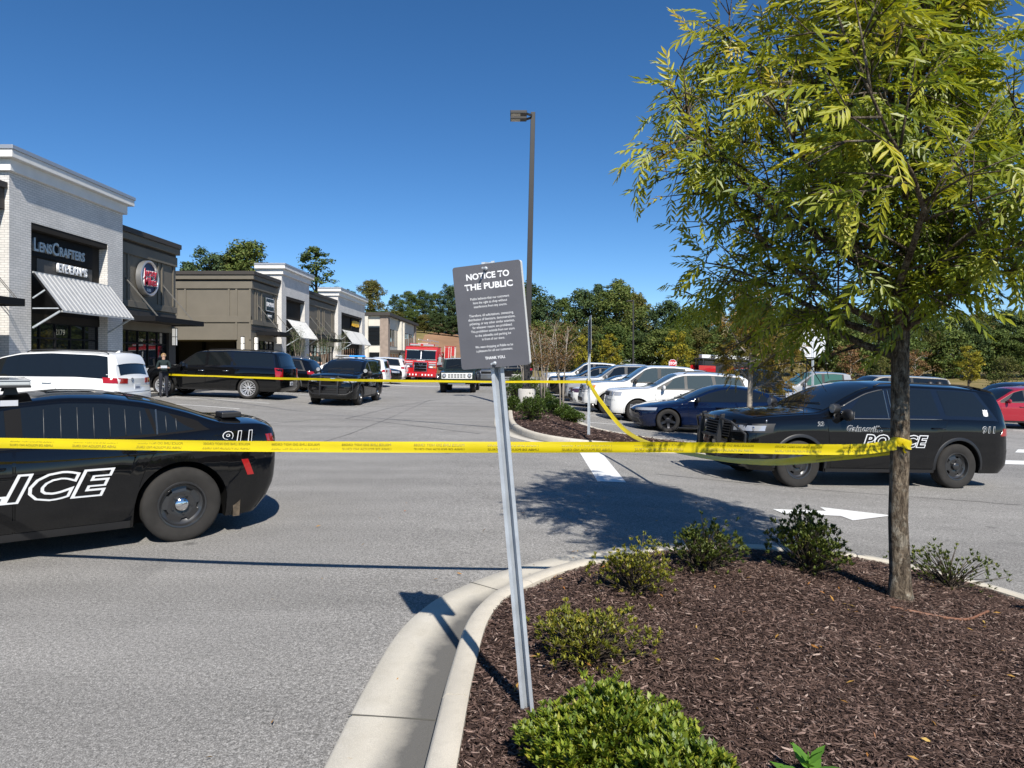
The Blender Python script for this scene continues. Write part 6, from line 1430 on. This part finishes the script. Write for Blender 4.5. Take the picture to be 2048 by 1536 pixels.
po = MB(); zero = Vector((0, 0, 0)); uch(po, su_*-.10, sp(0, SH/2+.012, -.038), sr_, sn_); po.build('post', M_STEEL, ns)
for v_, in ((SH/2-.022,), (-SH/2+.018,)):
    bo = MB(); bo.tube([sp(.0, v_, 0), sp(.0, v_, .008), sp(.0, v_, .012)], [.009, .009, .005], 8); bo.tube([sp(.0, v_, .01), sp(.0, v_, .05)], .0045, 6); bo.build('bolt', M_STEEL, ns, smooth=True, angle=40)
pxm = .002254
lines = [('NOTICE TO', 553, 91, 15, .0012), ('THE PUBLIC', 573.5, 102, 15, .0012), ('Publix believes that our customers', 597, 82, 6.2, 0), ('have the right to shop without', 605, 72, 6.2, 0), ('interference from any source.', 613, 70, 6.2, 0),
         ('Therefore, all solicitations, canvassing,', 630.5, 94, 6.2, 0), ('distribution of literature, demonstrations,', 638.5, 99, 6.2, 0), ('picketing, or any other similar activities,', 646.5, 95, 6.2, 0), ('for whatever reason, are prohibited.', 654.5, 84, 6.2, 0), ('This prohibition extends from our store', 662.5, 92, 6.2, 0), ('to the sidewalks and parking lot', 671, 76, 6.2, 0), ('in front of our store.', 679, 48, 6.2, 0), ('We want shopping at Publix to be', 694, 80, 6.2, 0), ('a pleasure for all our customers.', 702, 77, 6.2, 0), ('THANK YOU.', 717.5, 43, 7, .0004)]
for s_, y_, w_, ch, bd in lines:
    fit_text('print', s_, M_WHITE, sp(.004, (633-y_)*pxm, 0), FS.to_3x3() @ Vector((1, 0, 0)), FS.to_3x3() @ Vector((0, 1, 0)), w_*pxm, ch*pxm*.78, ns, bd)

# ------------------------------------------------------------------ barrier tape
def ribbon(name, label, pts, w=.076, n=14, twist=None, textrun=None, mirror=True, crease=.006):
    P = spline(pts, n); m = len(P); root = empty(name, tuple(P[0]), label=label, cat='barrier tape', group='yellow police tape'); L = P-P[0]; rows = []
    d = np.gradient(L, axis=0); d /= np.linalg.norm(d, axis=1)[:, None]; s_ = np.concatenate([[0], np.cumsum(np.linalg.norm(np.diff(L, axis=0), axis=1))])
    U = []; Nn = []
    for i in range(m):
        up = np.array([0, 0, 1.])-d[i]*d[i][2]; up /= np.linalg.norm(up); nr = np.cross(d[i], up); a = twist(s_[i]/s_[-1]) if twist else 0; u = up*math.cos(a)+nr*math.sin(a); U.append(u); Nn.append(np.cross(d[i], u))
    U = np.array(U); Nn = np.array(Nn)
    for v in (-.5, -.2, .12, .5):
        rows.append([tuple(L[i]+U[i]*w*v+Nn[i]*(crease*math.sin(7*v+s_[i]*1.7))) for i in range(m)])
    MB().grid(rows).build('tape_strip', M_TAPE, root, smooth=True, fix=False)
    if textrun:
        t0, t1, period, length = textrun; me1 = text_mesh('POLICE LINE DO NOT CROSS', size=1.0, offset=.012); me2 = text_mesh('LINEA DE POLICIA NO CRUZ', size=1.0, offset=.012); S = s_[-1]; s0 = t0
        while s0 < t1*1.0:
            for me0, vc in ((me1, .20), (me2, -.20)):
                me = me0.copy(); xs = np.array([v.co.x for v in me.vertices]); lo, hi = xs.min(), xs.max()
                for v in me.vertices:
                    f_ = (v.co.x-lo)/(hi-lo); ss = s0+(1-f_ if mirror else f_)*length; vv = vc+v.co.y*.30
                    q = np.array([np.interp(ss, s_, L[:, k]) for k in range(3)]); u = np.array([np.interp(ss, s_, U[:, k]) for k in range(3)]); nn = np.array([np.interp(ss, s_, Nn[:, k]) for k in range(3)])
                    p = q+u*w*vv+nn*(crease*math.sin(7*vv+ss*1.7)); tocam = np.array([0, 0, CAM_Z])-(p+P[0]); sg = 1 if nn @ tocam > 0 else -1; v.co = tuple(p+nn*sg*.0022)
                me.materials.clear(); me.materials.append(M_TAPETXT); link(bpy.data.objects.new('tape_print', me), root)
            s0 += period
    return root
t1 = ribbon('barrier_tape', 'yellow police tape stretched across the whole foreground to the tree trunk', [(-8.4, 5.75, 1.16), (-6, 5.5, 1.145), (-3.8, 5.27, 1.146), (-1.9, 5.02, 1.150), (-.08, 4.88, 1.160), (1.3, 4.98, 1.148), (2.4, 5.10, 1.118), (2.80, 5.165, 1.145)], n=22, textrun=(4.2, 11.0, .51, .35), twist=lambda t: .22*math.sin(9*t)-.1)
wrap_ = [(2.87+.074*math.cos(a), 5.25+.074*math.sin(a), 1.150+.012*math.sin(2*a)) for a in np.linspace(-2.2, 4.6, 13)]
ribbon('barrier_tape', 'yellow police tape wound round the foreground tree trunk', wrap_, n=5, w=.066)
ribbon('barrier_tape', 'sagging yellow police tape from the tree trunk to the island post', [(2.86, 5.17, 1.12), (2.74, 6.0, .95), (2.61, 7.2, .73), (2.44, 9.0, .545), (2.25, 11.0, .44), (2.06, 13.0, .50), (1.86, 15.0, .93), (1.75, 16.16, 1.27)], n=14, textrun=(.15, 1.0, .6, .42), twist=lambda t: min(1.25, t*4.2)-.25)
ribbon('barrier_tape', 'yellow police tape strung from the island post to the shops', [(1.74, 16.18, 1.285), (-1.2, 18.4, 1.23), (-4, 20.55, 1.20), (-7, 22.85, 1.19), (-10, 25.15, 1.21), (-13.7, 28.0, 1.24), (-15.6, 29.5, 1.30)], n=10, w=.075, twist=lambda t: .5*math.sin(11*t)+.35)
pw = [(1.75+.05*math.cos(a), 16.2+.05*math.sin(a), 1.28+.03*math.sin(a)) for a in np.linspace(-2.5, 4, 9)]
ribbon('barrier_tape', 'yellow police tape knotted on the island post', pw, n=4, w=.11)
# post on the far island, its sign seen edge-on
ps = empty('edge_on_sign', (1.75, 16.2, b2z(1.75, 16.2)), label='galvanised post with an edge-on sign on the far island', cat='sign')
p_ = MB(); uch(p_, (0, 0, -.1), (.015, 0, 2.62), Vector((1, 0, 0)), Vector((0, -1, 0)), .058, .03); p_.build('post', M_STEEL, ps); p_ = MB(); p_.box(.020, .026, -.26, .26, 1.85, 2.62); p_.build('sign_panel', mat('sign_back_dark', (.06, .06, .06), .5), ps)
p_ = MB(); p_.box(.034, .039, -.22, .22, 1.95, 2.72); p_.build('sign_panel', M_STEEL, ps)
# bare back of an octagonal sign
def octagon(R_, rot=22.5): return [(R_*math.cos(R(rot+45*k)), R_*math.sin(R(rot+45*k))) for k in range(8)]
ob = empty('sign_back', (7.45, 17.6, g(7.45, 17.6)), R(14), label='bare metal back of an octagonal sign among the tree leaves', cat='sign')
p_ = MB(); p_.prism(octagon(.40), -.004, .004, 'Y', M=Matrix.Translation((0, 0, 2.62))); p_.build('sign_panel', mat('bare_aluminium', (.72, .73, .75), .5, .3), ob); p_ = MB(); uch(p_, (0, -.006, -.1), (0, -.006, 2.95), Vector((1, 0, 0)), Vector((0, -1, 0)), .062, .03); p_.build('post', M_STEEL, ob)
st = empty('stop_sign', (17.2, 76.0, gfar(17.2, 76.0)), 0, label='red octagonal STOP sign far across the lot', cat='sign'); zc_ = 1.54-gfar(17.2, 76.0)
p_ = MB(); p_.prism(octagon(.46), -.006, 0, 'Y', M=Matrix.Translation((0, 0, zc_))); p_.build('border', M_WHITE, st); p_ = MB(); p_.prism(octagon(.43), -.010, -.006, 'Y', M=Matrix.Translation((0, 0, zc_))); p_.build('face', mat('stop_red', (.45, .012, .02), .45), st)
text('lettering', 'STOP', M_WHITE, frame((0, -.014, zc_), (1, 0, 0), (0, 0, 1)), st, size=.40, offset=.012, xs=.8); MB().cyl((0, .03, -.1), (0, .03, zc_+.4), .035, n=8).build('post', M_STEEL, st)
# ------------------------------------------------------------------ light poles
M_POLE = varied('bronze_pole', (.022, .020, .018), .5, .15, 3)
def light_pole(x, y, H, label, base=True, lean=0.0, detail=True, z=None):
    z0 = (b2z(x, y) if z is None else z); r = empty('light_pole', (x, y, z0), 0, label, 'light pole', 'car park light poles'); h0 = 0
    if base:
        c = MB(); c.lathe([(.305, -.2), (.305, .60), (.285, .625), (.0005, .63)], 32, 'Z'); c.build('concrete_base', make_concrete('pole_base_concrete', (.52, .50, .46), .45) if 'pole_base_concrete' not in MATS else MATS['pole_base_concrete'], r, smooth=True, angle=40); h0 = .63
        MB().cbox((0, 0, .66), (.32, .32, .06)).build('base_plate', M_POLE, r); MB().cbox((0, 0, .74), (.25, .25, .14)).build('base_cover', M_POLE, r, bevel=.01)
    p = MB(); a = .105; b_ = .080; vs = [(-a, -a, h0), (a, -a, h0), (a, a, h0), (-a, a, h0)]+[(lean+u*b_, v*b_, H) for u, v in ((-1, -1), (1, -1), (1, 1), (-1, 1))]
    p.add(vs, [(0, 1, 5, 4), (1, 2, 6, 5), (2, 3, 7, 6), (3, 0, 4, 7), (4, 5, 6, 7)]); p.build('pole', M_POLE, r, bevel=.01)
    for dy in (-.28, .28):
        e = empty('lamp_head'); e.parent = r; e.location = (lean, dy, H-.14)
        MB().bar((-.05, -dy*.6, 0), (-.22, 0, 0), .05, .07).build('arm', M_POLE, e); MB().box(-.80, -.22, -.16, .16, -.035, .075).build('housing', M_POLE, e, bevel=.015); MB().box(-.77, -.45, -.13, .13, -.042, -.035).build('lens', mat('lamp_lens', (.50, .46, .38), .4), e)
    return r
light_pole(.52, 25.0, 10.35, 'tall dark light pole with two lamp heads behind the notice sign', lean=.22)
light_pole(15.2, 89.0, 9.46-gfar(15.2, 89), 'far thin light pole before the woodland', base=False, z=gfar(15.2, 89))
o = MB(); o.lathe([(.28, -.1), (.28, .8), (.26, .82), (.0005, .83)], 24, 'Z'); o = o.build('concrete_bollard', MATS['pole_base_concrete'], smooth=True, angle=40); o.location = (.25, 39.4, b2z(.25, 39.4)); tag(o, 'pale concrete footing far along the planted island', 'footing')

# ------------------------------------------------------------------ shrubs
SHRUB = dict(lush=island_mat('lush_shrub_leaf', [(0., (.055, .10, .010)), (.4, (.13, .19, .014)), (.8, (.23, .28, .022)), (1., (.36, .34, .045))], .5, .25, .5), olive=island_mat('olive_shrub_leaf', [(0., (.07, .08, .014)), (.4, (.16, .18, .02)), (.8, (.28, .27, .03)), (1., (.38, .30, .04))], .55, .25, .4),
             dull=island_mat('dull_shrub_leaf', [(0., (.032, .052, .012)), (.5, (.075, .105, .018)), (.85, (.14, .17, .026)), (1., (.22, .22, .035))], .55, .22, .4), hedge=island_mat('hedge_leaf', [(0., (.04, .075, .014)), (.5, (.085, .14, .022)), (.95, (.15, .22, .035)), (.985, (.4, .42, .3)), (1., (.5, .5, .4))], .55, .22, .5))
def shrub(name, label, x, y, w, h, kind, seed, zf, n=260, per=8, leaf=.030, sparse=0.0, depth=None, group=None):
    r = np.random.default_rng(seed); z0 = zf(x, y); root = empty(name, (x, y, z0-.01), 0, label, 'shrub', group); depth = depth or w; C = []
    st = MB()
    K = 9 if not sparse else 7; blobs = []
    for k in range(K):                                   # a shrub is several uneven mounds
        a = k*2.399+seed; q = math.sqrt((k+.3)/K)*.72; blobs.append((q*w/2*math.cos(a), q*depth/2*math.sin(a), h*(1-.55*q*q)*(.72+.38*r.random()), (.30+.18*r.random())*w/2*1.25))
    for k in range(n):
        bx_, by_, bh, br_ = blobs[int(r.integers(K))]; a = r.random()*6.283; q = r.random()**.55; e = math.sqrt(max(0, 1-q*q)); zz = bh*(.45+.55*e)*(1-.35*sparse*r.random()) if r.random() < .8 else bh*r.random()
        if sparse and r.random() < .35: zz *= .5+.75*r.random()
        p = np.array([bx_+q*br_*math.cos(a), by_+q*br_*math.sin(a), max(.025, zz*(.94+.10*r.normal()))]); C.append(p)
        if k % (2 if sparse else 5) == 0: m_ = p*np.array([.45, .45, .55])+r.normal(size=3)*.015; st.tube([(r.normal()*.03, r.normal()*.03, 0), tuple(m_), tuple(p)], [.005, .0035, .0015], 4)
    st.build('stems', M_BARK, root)['kind'] = 'stuff'
    C = np.array(C); cen = np.repeat(C, per, 0); m = len(cen); az = np.tile(np.arange(per)*2.399, len(C))+np.repeat(r.random(len(C))*6, per); tilt = .35+.75*r.random(m); out = cen*np.array([.8, .8, .5]); out /= np.linalg.norm(out, axis=1)[:, None]+1e-6
    d = np.stack([np.cos(az)*np.cos(tilt), np.sin(az)*np.cos(tilt), np.sin(tilt)*1.0], 1)+out*.6; d /= np.linalg.norm(d, axis=1)[:, None]; side = np.cross(d, np.array([0, 0, 1.])); side /= np.linalg.norm(side, axis=1)[:, None]+1e-9; up = np.cross(side, d)
    L = (leaf*(.65+.7*r.random(m)))[:, None]; cen = cen-np.repeat(r.random(len(C)), per)[:, None]*d*.0+r.normal(size=cen.shape)*leaf*.16
    V = np.stack([cen, cen+d*L*.45+side*L*.22+up*L*.05, cen+d*L-up*L*.08, cen+d*L*.45-side*L*.22+up*L*.05, ], 1).reshape(-1, 3); F = np.arange(4*m).reshape(m, 4)
    o = np_mesh('foliage', V, F, SHRUB[kind], root); o['kind'] = 'stuff'; return root
GS = 'shrubs in the near mulch bed'
shrub('green_shrub', 'lush bright green shrub at the foot of the notice post', .36, 2.74, .66, .31, 'lush', 51, b1z, 1500, 13, .029, depth=.62, group=GS); shrub('green_shrub', 'taller right lobe of the lush shrub at the bottom of the picture', .55, 2.42, .46, .32, 'lush', 52, b1z, 800, 13, .029, group=GS)
shrub('yellow_shrub', 'straggly yellow-green shrub just above the lush one', .42, 3.85, .70, .33, 'olive', 53, b1z, 380, 11, .025, .7, group=GS); shrub('yellow_shrub', 'small yellowish shrub third from the notice post near the kerb', .86, 5.05, .58, .42, 'olive', 54, b1z, 330, 11, .025, .7, group=GS)
shrub('green_shrub', 'green and yellow shrub in shade by the far kerb', 1.55, 5.75, .68, .42, 'dull', 55, b1z, 420, 11, .028, .5, group=GS); shrub('green_shrub', 'dark upright shrub left of the tree trunk', 2.44, 5.85, .70, .50, 'dull', 56, b1z, 500, 11, .032, .45, group=GS)
shrub('twiggy_shrub', 'thin twiggy shrub right of the tree trunk', 3.55, 5.75, .78, .42, 'dull', 57, b1z, 190, 9, .026, 1.0, group=GS); shrub('green_shrub', 'small green shrub at the right edge of the bed', 4.02, 5.15, .45, .30, 'dull', 58, b1z, 200, 8, .030, .3, group=GS)
GI = 'hedge shrubs on the far island'
for i, (x, y, w, h, lab) in enumerate([(.55, 19.6, .95, .68, 'flowering round shrub in front of the pole base'), (.02, 23.4, .5, .5, 'shrub left of the pole base'), (1.72, 19.9, .62, .36, 'nearest low hedge shrub along the parked cars'), (1.55, 21.2, .68, .40, 'second low hedge shrub along the parked cars'), (1.42, 22.7, .72, .44, 'third low hedge shrub along the parked cars'), (1.30, 24.4, .75, .46, 'fourth low hedge shrub along the parked cars'),
                                       (1.15, 26.4, .85, .65, 'hedge shrub right behind the pole base'), (.15, 28.6, 1.1, .9, 'large shrub beyond the pole base'), (.75, 31.5, 1.1, .9, 'far shrub at the middle of the long island'), (.3, 35.5, 1.2, .9, 'farthest shrub on the long island')]):
    shrub('hedge_shrub', lab, x, y, w, h, 'hedge', 70+i, b2z, 1000, 8, .046, 0, group=GI)
def wz(x, y): return g(-13.9, y)+.16+.7
shrub('potted_plant', 'spiky yellow-green plant by the terracotta planter', -13.6, 47.5, .7, 1.6, 'olive', 90, lambda x, y: g(x, y), 160, 8, .13, .3)
# broad-leaved weed
wx, wy = 1.13, 2.70; wd = empty('weed', (wx, wy, b1z(wx, wy)), 0, 'broad-leaved green weed at the bottom of the mulch bed', 'weed'); m_weed = island_mat('weed_leaf', [(0., (.06, .16, .02)), (1., (.14, .30, .04))], .5, .3)
MB().tube([(0, 0, 0), (.005, .0, .07), (.0, .01, .15)], [.005, .004, .003], 6).build('stem', m_weed, wd)
for k in range(11):
    a = k*2.4; z = .02+.011*k; l = .17-.008*k; t = .25+.06*k; d = Vector((math.cos(a)*math.cos(t), math.sin(a)*math.cos(t), math.sin(t))); sd = d.cross(Vector((0, 0, 1))).normalized(); mb = MB(); L_ = []; R_ = []; C_ = []
    for j in range(8):
        f_ = j/7; w_ = l*.18*math.sin(math.pi*min(1, f_**.8*1.0))*(1+.22*(j % 2)); c_ = d*l*f_+Vector((0, 0, z-.05*l*8*f_*f_*.3)); C_.append(c_-Vector((0, 0, .003))); L_.append(c_+sd*w_); R_.append(c_-sd*w_)
    mb.grid([L_, C_, R_]); mb.build('leaf', m_weed, wd, smooth=True)
# irrigation pipe by the trunk
pp = [(x, y, b1z(x, y)+.012) for x, y in spline([(2.62, 4.92), (2.85, 4.86), (3.1, 4.88), (3.32, 5.02), (3.42, 5.10)], 6)]
o = MB().tube(pp, .010, 8).build('drip_pipe', varied('brown_pipe', (.22, .10, .055), .6, .2, 8), smooth=True); tag(o, 'brown drip irrigation pipe on the mulch by the trunk', 'pipe')

# ------------------------------------------------------------------ mulch chips and fallen leaves
def chips(name, n, box, ins, zf, lmin, lmax, matl, mound, near=None):
    x = rng.uniform(box[0], box[1], n); y = rng.uniform(box[2], box[3], n) if near is None else near(n); i, d, c = ins(x, y); k = i & (d > .01); x, y = x[k], y[k]; z = bed_z(x, y, ins, mound); n = len(x)
    L = rng.uniform(lmin, lmax, n)*rng.uniform(.5, 1.3, n); W = L*rng.uniform(.07, .24, n); yaw = rng.uniform(0, 6.283, n); pit = rng.normal(0, .22, n); dx = np.stack([np.cos(yaw)*np.cos(pit), np.sin(yaw)*np.cos(pit), np.sin(pit)], 1); sd = np.stack([-np.sin(yaw), np.cos(yaw), rng.normal(0, .35, n)], 1); up = np.cross(dx, sd)
    c = np.stack([x, y, z+.006+.014*rng.random(n)], 1); l = L[:, None]/2; w = W[:, None]/2; th = (W*.35)[:, None]
    V = np.stack([c-dx*l-sd*w*.4, c-dx*l*.6+sd*w, c+dx*l*.7+sd*w*.8, c+dx*l-sd*w*.2, c-dx*l*.2-sd*w, c+up*th], 1).reshape(-1, 3)
    b = (np.arange(n)*6)[:, None]; F = np.concatenate([b+np.array([[0, 5, 1]]), b+np.array([[1, 5, 2]]), b+np.array([[2, 5, 3]]), b+np.array([[3, 5, 4]]), b+np.array([[4, 5, 0]])], 0)
    o = np_mesh(name, V, F, matl); tag(o, 'dark brown shredded bark mulch covering the bed', 'mulch', kind='stuff'); return o
M_CHIP = island_mat('bark_chip', [(0., (.020, .011, .009)), (.3, (.052, .031, .024)), (.6, (.095, .058, .045)), (.86, (.155, .100, .080)), (.95, (.26, .18, .15)), (1., (.38, .29, .24))], .85, 0, .25)
chips('mulch_chips', 230000, (-.4, 4.6, 2.2, 7.0), in1, None, .014, .052, M_CHIP, .09, near=lambda n: 2.2+4.8*rng.random(n)**1.35)
o = chips('mulch_chips', 26000, (-.3, 7.6, 15, 30), in2, None, .05, .13, M_CHIP, .10, near=lambda n: 15+15*rng.random(n)**1.6); o['label'] = 'dark brown shredded bark mulch on the far island'
def litter(n, box, zf, name, label):
    x = rng.uniform(box[0], box[1], n); y = rng.uniform(box[2], box[3], n); z = np.array([zf(a, b) for a, b in zip(x, y)])+.014; nr = rng.normal(size=(n, 3))*.35+np.array([0, 0, 1.]); v, f = leaf_cards(np.stack([x, y, z], 1), nr, .03+.03*rng.random(n), .30)
    o = np_mesh(name, v, f, island_mat('fallen_leaf', [(0., (.30, .12, .03)), (.5, (.42, .22, .05)), (.8, (.5, .34, .10)), (1., (.34, .14, .09))], .7, .2)); tag(o, label, 'fallen leaves', kind='stuff')
litter(150, (.0, 4.2, 2.4, 6.4), lambda a, b: b1z(a, b)+.012, 'fallen_leaves', 'orange and tan fallen leaves scattered on the mulch'); litter(60, (-2.6, 2.8, 2.6, 9.5), lambda a, b: g(a, b)+.004, 'fallen_leaves', 'orange fallen leaves scattered on the asphalt and gutter')

# ------------------------------------------------------------------ people
def person(name, label, x, y, z, face, H, shirt, trousers, hair, skin=(.45, .28, .20), arms='hold', longhair=True):
    J = dict(pel=(0, 0, .95, .125, .10), spn=(0, 0, 1.12, .125, .095), che=(0, .01, 1.32, .155, .105), nek=(0, .01, 1.475, .055, .055), chin=(0, -.015, 1.545, .060, .068), hed=(0, -.01, 1.615, .078, .092), top=(0, .0, 1.675, .055, .065))
    E = [('pel', 'spn'), ('spn', 'che'), ('che', 'nek'), ('nek', 'chin'), ('chin', 'hed'), ('hed', 'top')]
    for s_, sg in (('l', 1), ('r', -1)):
        J['hip'+s_] = (sg*.095, 0, .88, .095, .095); J['kne'+s_] = (sg*.105, -.025, .49, .062, .062); J['cal'+s_] = (sg*.108, .01, .33, .058, .06); J['ank'+s_] = (sg*.11, .02, .085, .040, .045); J['toe'+s_] = (sg*.125, -.12, .045, .042, .035)
        J['sho'+s_] = (sg*.175, .01, 1.40, .062, .062)
        if arms == 'hold': J['elb'+s_] = (sg*.235, -.01, 1.13, .045, .045); J['wri'+s_] = (sg*.09, -.22, 1.16, .030, .030); J['han'+s_] = (sg*.035, -.27, 1.18, .034, .022)
        else: J['elb'+s_] = (sg*.25, .02, 1.13, .045, .045); J['wri'+s_] = (sg*.27, -.05, .90, .030, .030); J['han'+s_] = (sg*.27, -.07, .82, .034, .022)
        E += [('pel', 'hip'+s_), ('hip'+s_, 'kne'+s_), ('kne'+s_, 'cal'+s_), ('cal'+s_, 'ank'+s_), ('ank'+s_, 'toe'+s_), ('che', 'sho'+s_), ('sho'+s_, 'elb'+s_), ('elb'+s_, 'wri'+s_), ('wri'+s_, 'han'+s_)]
    keys = list(J); me = bpy.data.meshes.new('body'); k_ = H/1.72; me.from_pydata([tuple(c*k_ for c in J[q][:3]) for q in keys], [(keys.index(a), keys.index(b)) for a, b in E], [])
    o = bpy.data.objects.new('body', me); COL.objects.link(o); sk = o.modifiers.new('skin', 'SKIN'); sd = o.modifiers.new('sub', 'SUBSURF'); sd.levels = 2; sd.render_levels = 2
    for i, q in enumerate(keys): me.skin_vertices[0].data[i].radius = (J[q][3]*k_, J[q][4]*k_); me.skin_vertices[0].data[i].use_root = (i == 0)
    bpy.context.view_layer.update(); ev_ = o.evaluated_get(bpy.context.evaluated_depsgraph_get()); bm_ = bpy.data.meshes.new_from_object(ev_); bpy.data.objects.remove(o)
    ms = [mat(name+label[:8]+'_shirt', shirt, .85), mat(name+label[:8]+'_trousers', trousers, .85), mat('skin_%d' % int(skin[0]*100), skin, .6), mat('black_shoe', (.012, .012, .012), .5)]
    for m_ in ms: bm_.materials.append(m_)
    for p in bm_.polygons:
        c = p.center/k_; far = abs(c.x) > .15 or c.y < -.12
        p.material_index = 2 if c.z > 1.47 else 3 if c.z < .075 else 1 if c.z < .98 and not (arms != 'hold' and abs(c.x) > .2) else 2 if ((arms == 'hold' and c.y < -.10 and c.z > 1.0) or (arms != 'hold' and c.z < 1.05)) else 0
        p.use_smooth = True
    root = empty(name, (x, y, z), face, label, 'person'); link(bpy.data.objects.new('body', bm_), root)
    hd = Vector((0, -.005, 1.625))*k_; hm = MB(); rows = []
    for i in range(9):
        th = math.pi*.62*i/8; r_ = []
        for j in range(17):
            ph = 2*math.pi*j/16; fy = -math.cos(ph); front_ = fy < -.45 and th > 1.0; q = Vector((.092*math.sin(th)*math.sin(ph), (.108*math.sin(th))*fy*(.62 if front_ else 1), .100*math.cos(th)-(.05*(th-1.2) if (th > 1.2 and fy > 0 and longhair) else 0))); r_.append(hd+q*k_)
        rows.append(r_)
    hm.grid(rows); hm.build('hair', mat('hair_%d' % int(hair[0]*100), hair, .6), root, smooth=True)
    fm = MB(); fm.add([hd+Vector(p)*k_ for p in ((0, -.098, .015), (-.014, -.098, -.022), (.014, -.098, -.022), (0, -.122, -.02))], [(0, 1, 3), (0, 3, 2), (1, 2, 3)]); fm.build('nose', ms[2], root)
    for sx in (-1, 1): MB().cbox(hd+Vector((sx*.032, -.098, .012))*k_, (.022, .012, .009)).build('eye', mat('eye_dark', (.03, .025, .02), .3), root)
    for sx, s_ in ((1, 'l'), (-1, 'r')):                       # fingers
        h_ = Vector(J['han'+s_][:3])*k_; w_ = Vector(J['wri'+s_][:3])*k_; d = (h_-w_).normalized(); sd_ = d.cross(Vector((0, 0, 1))).normalized() if abs(d.z) < .9 else Vector((0, 1, 0))
        for q in range(5):
            b0 = h_+sd_*(q-2)*.014; ln = (.05, .07, .075, .07, .055)[q]; MB().tube([b0-d*.01, b0+d*ln*.6, b0+d*ln*.8+Vector((0, 0, -.02))], [.009, .008, .006], 6).build('finger', ms[2], root, smooth=True)
    return root
of = person('person', 'person in dark uniform holding a tablet beside the long black vehicle', -13.42, 27.35, g(-13.42, 27.35), R(28), 1.70, (.010, .022, .022), (.012, .014, .022), (.30, .19, .09))
MB().box(-.10, .10, -.335, -.315, 1.10, 1.34, M=Matrix.Rotation(R(-12), 4, 'X')).build('body_detail', M_BLACK, of) if False else None
tb_ = MB(); tb_.box(-.11, .11, -.005, .005, -.08, .08, M=Matrix.Translation((-.0, -.315, 1.17)) @ Matrix.Rotation(R(-55), 4, 'X')); tb_ = tb_.build('tablet', mat('pale_tablet', (.4, .42, .45), .4)); tb_.matrix_world = of.matrix_basis.copy(); tag(tb_, 'pale tablet held by the person in dark uniform', 'tablet')
bl = MB(); bl.lathe([(.135, .97), (.140, .97), (.140, 1.03), (.135, 1.03)], 20, 'Z', close=True); bl.build('belt', M_BLACK, of)
person('person', 'person in pale lilac shirt standing on the shop sidewalk by the planter', -13.75, 50.2, g(-13.9, 50)+.16, R(10), 1.75, (.42, .40, .52), (.03, .03, .04), (.03, .02, .015), longhair=False, arms='down')
person('person', 'person in black top standing near the terracotta planter', -14.15, 50.0, g(-13.9, 50)+.16, R(-30), 1.78, (.012, .012, .013), (.02, .02, .025), (.02, .015, .012), longhair=False, arms='down')
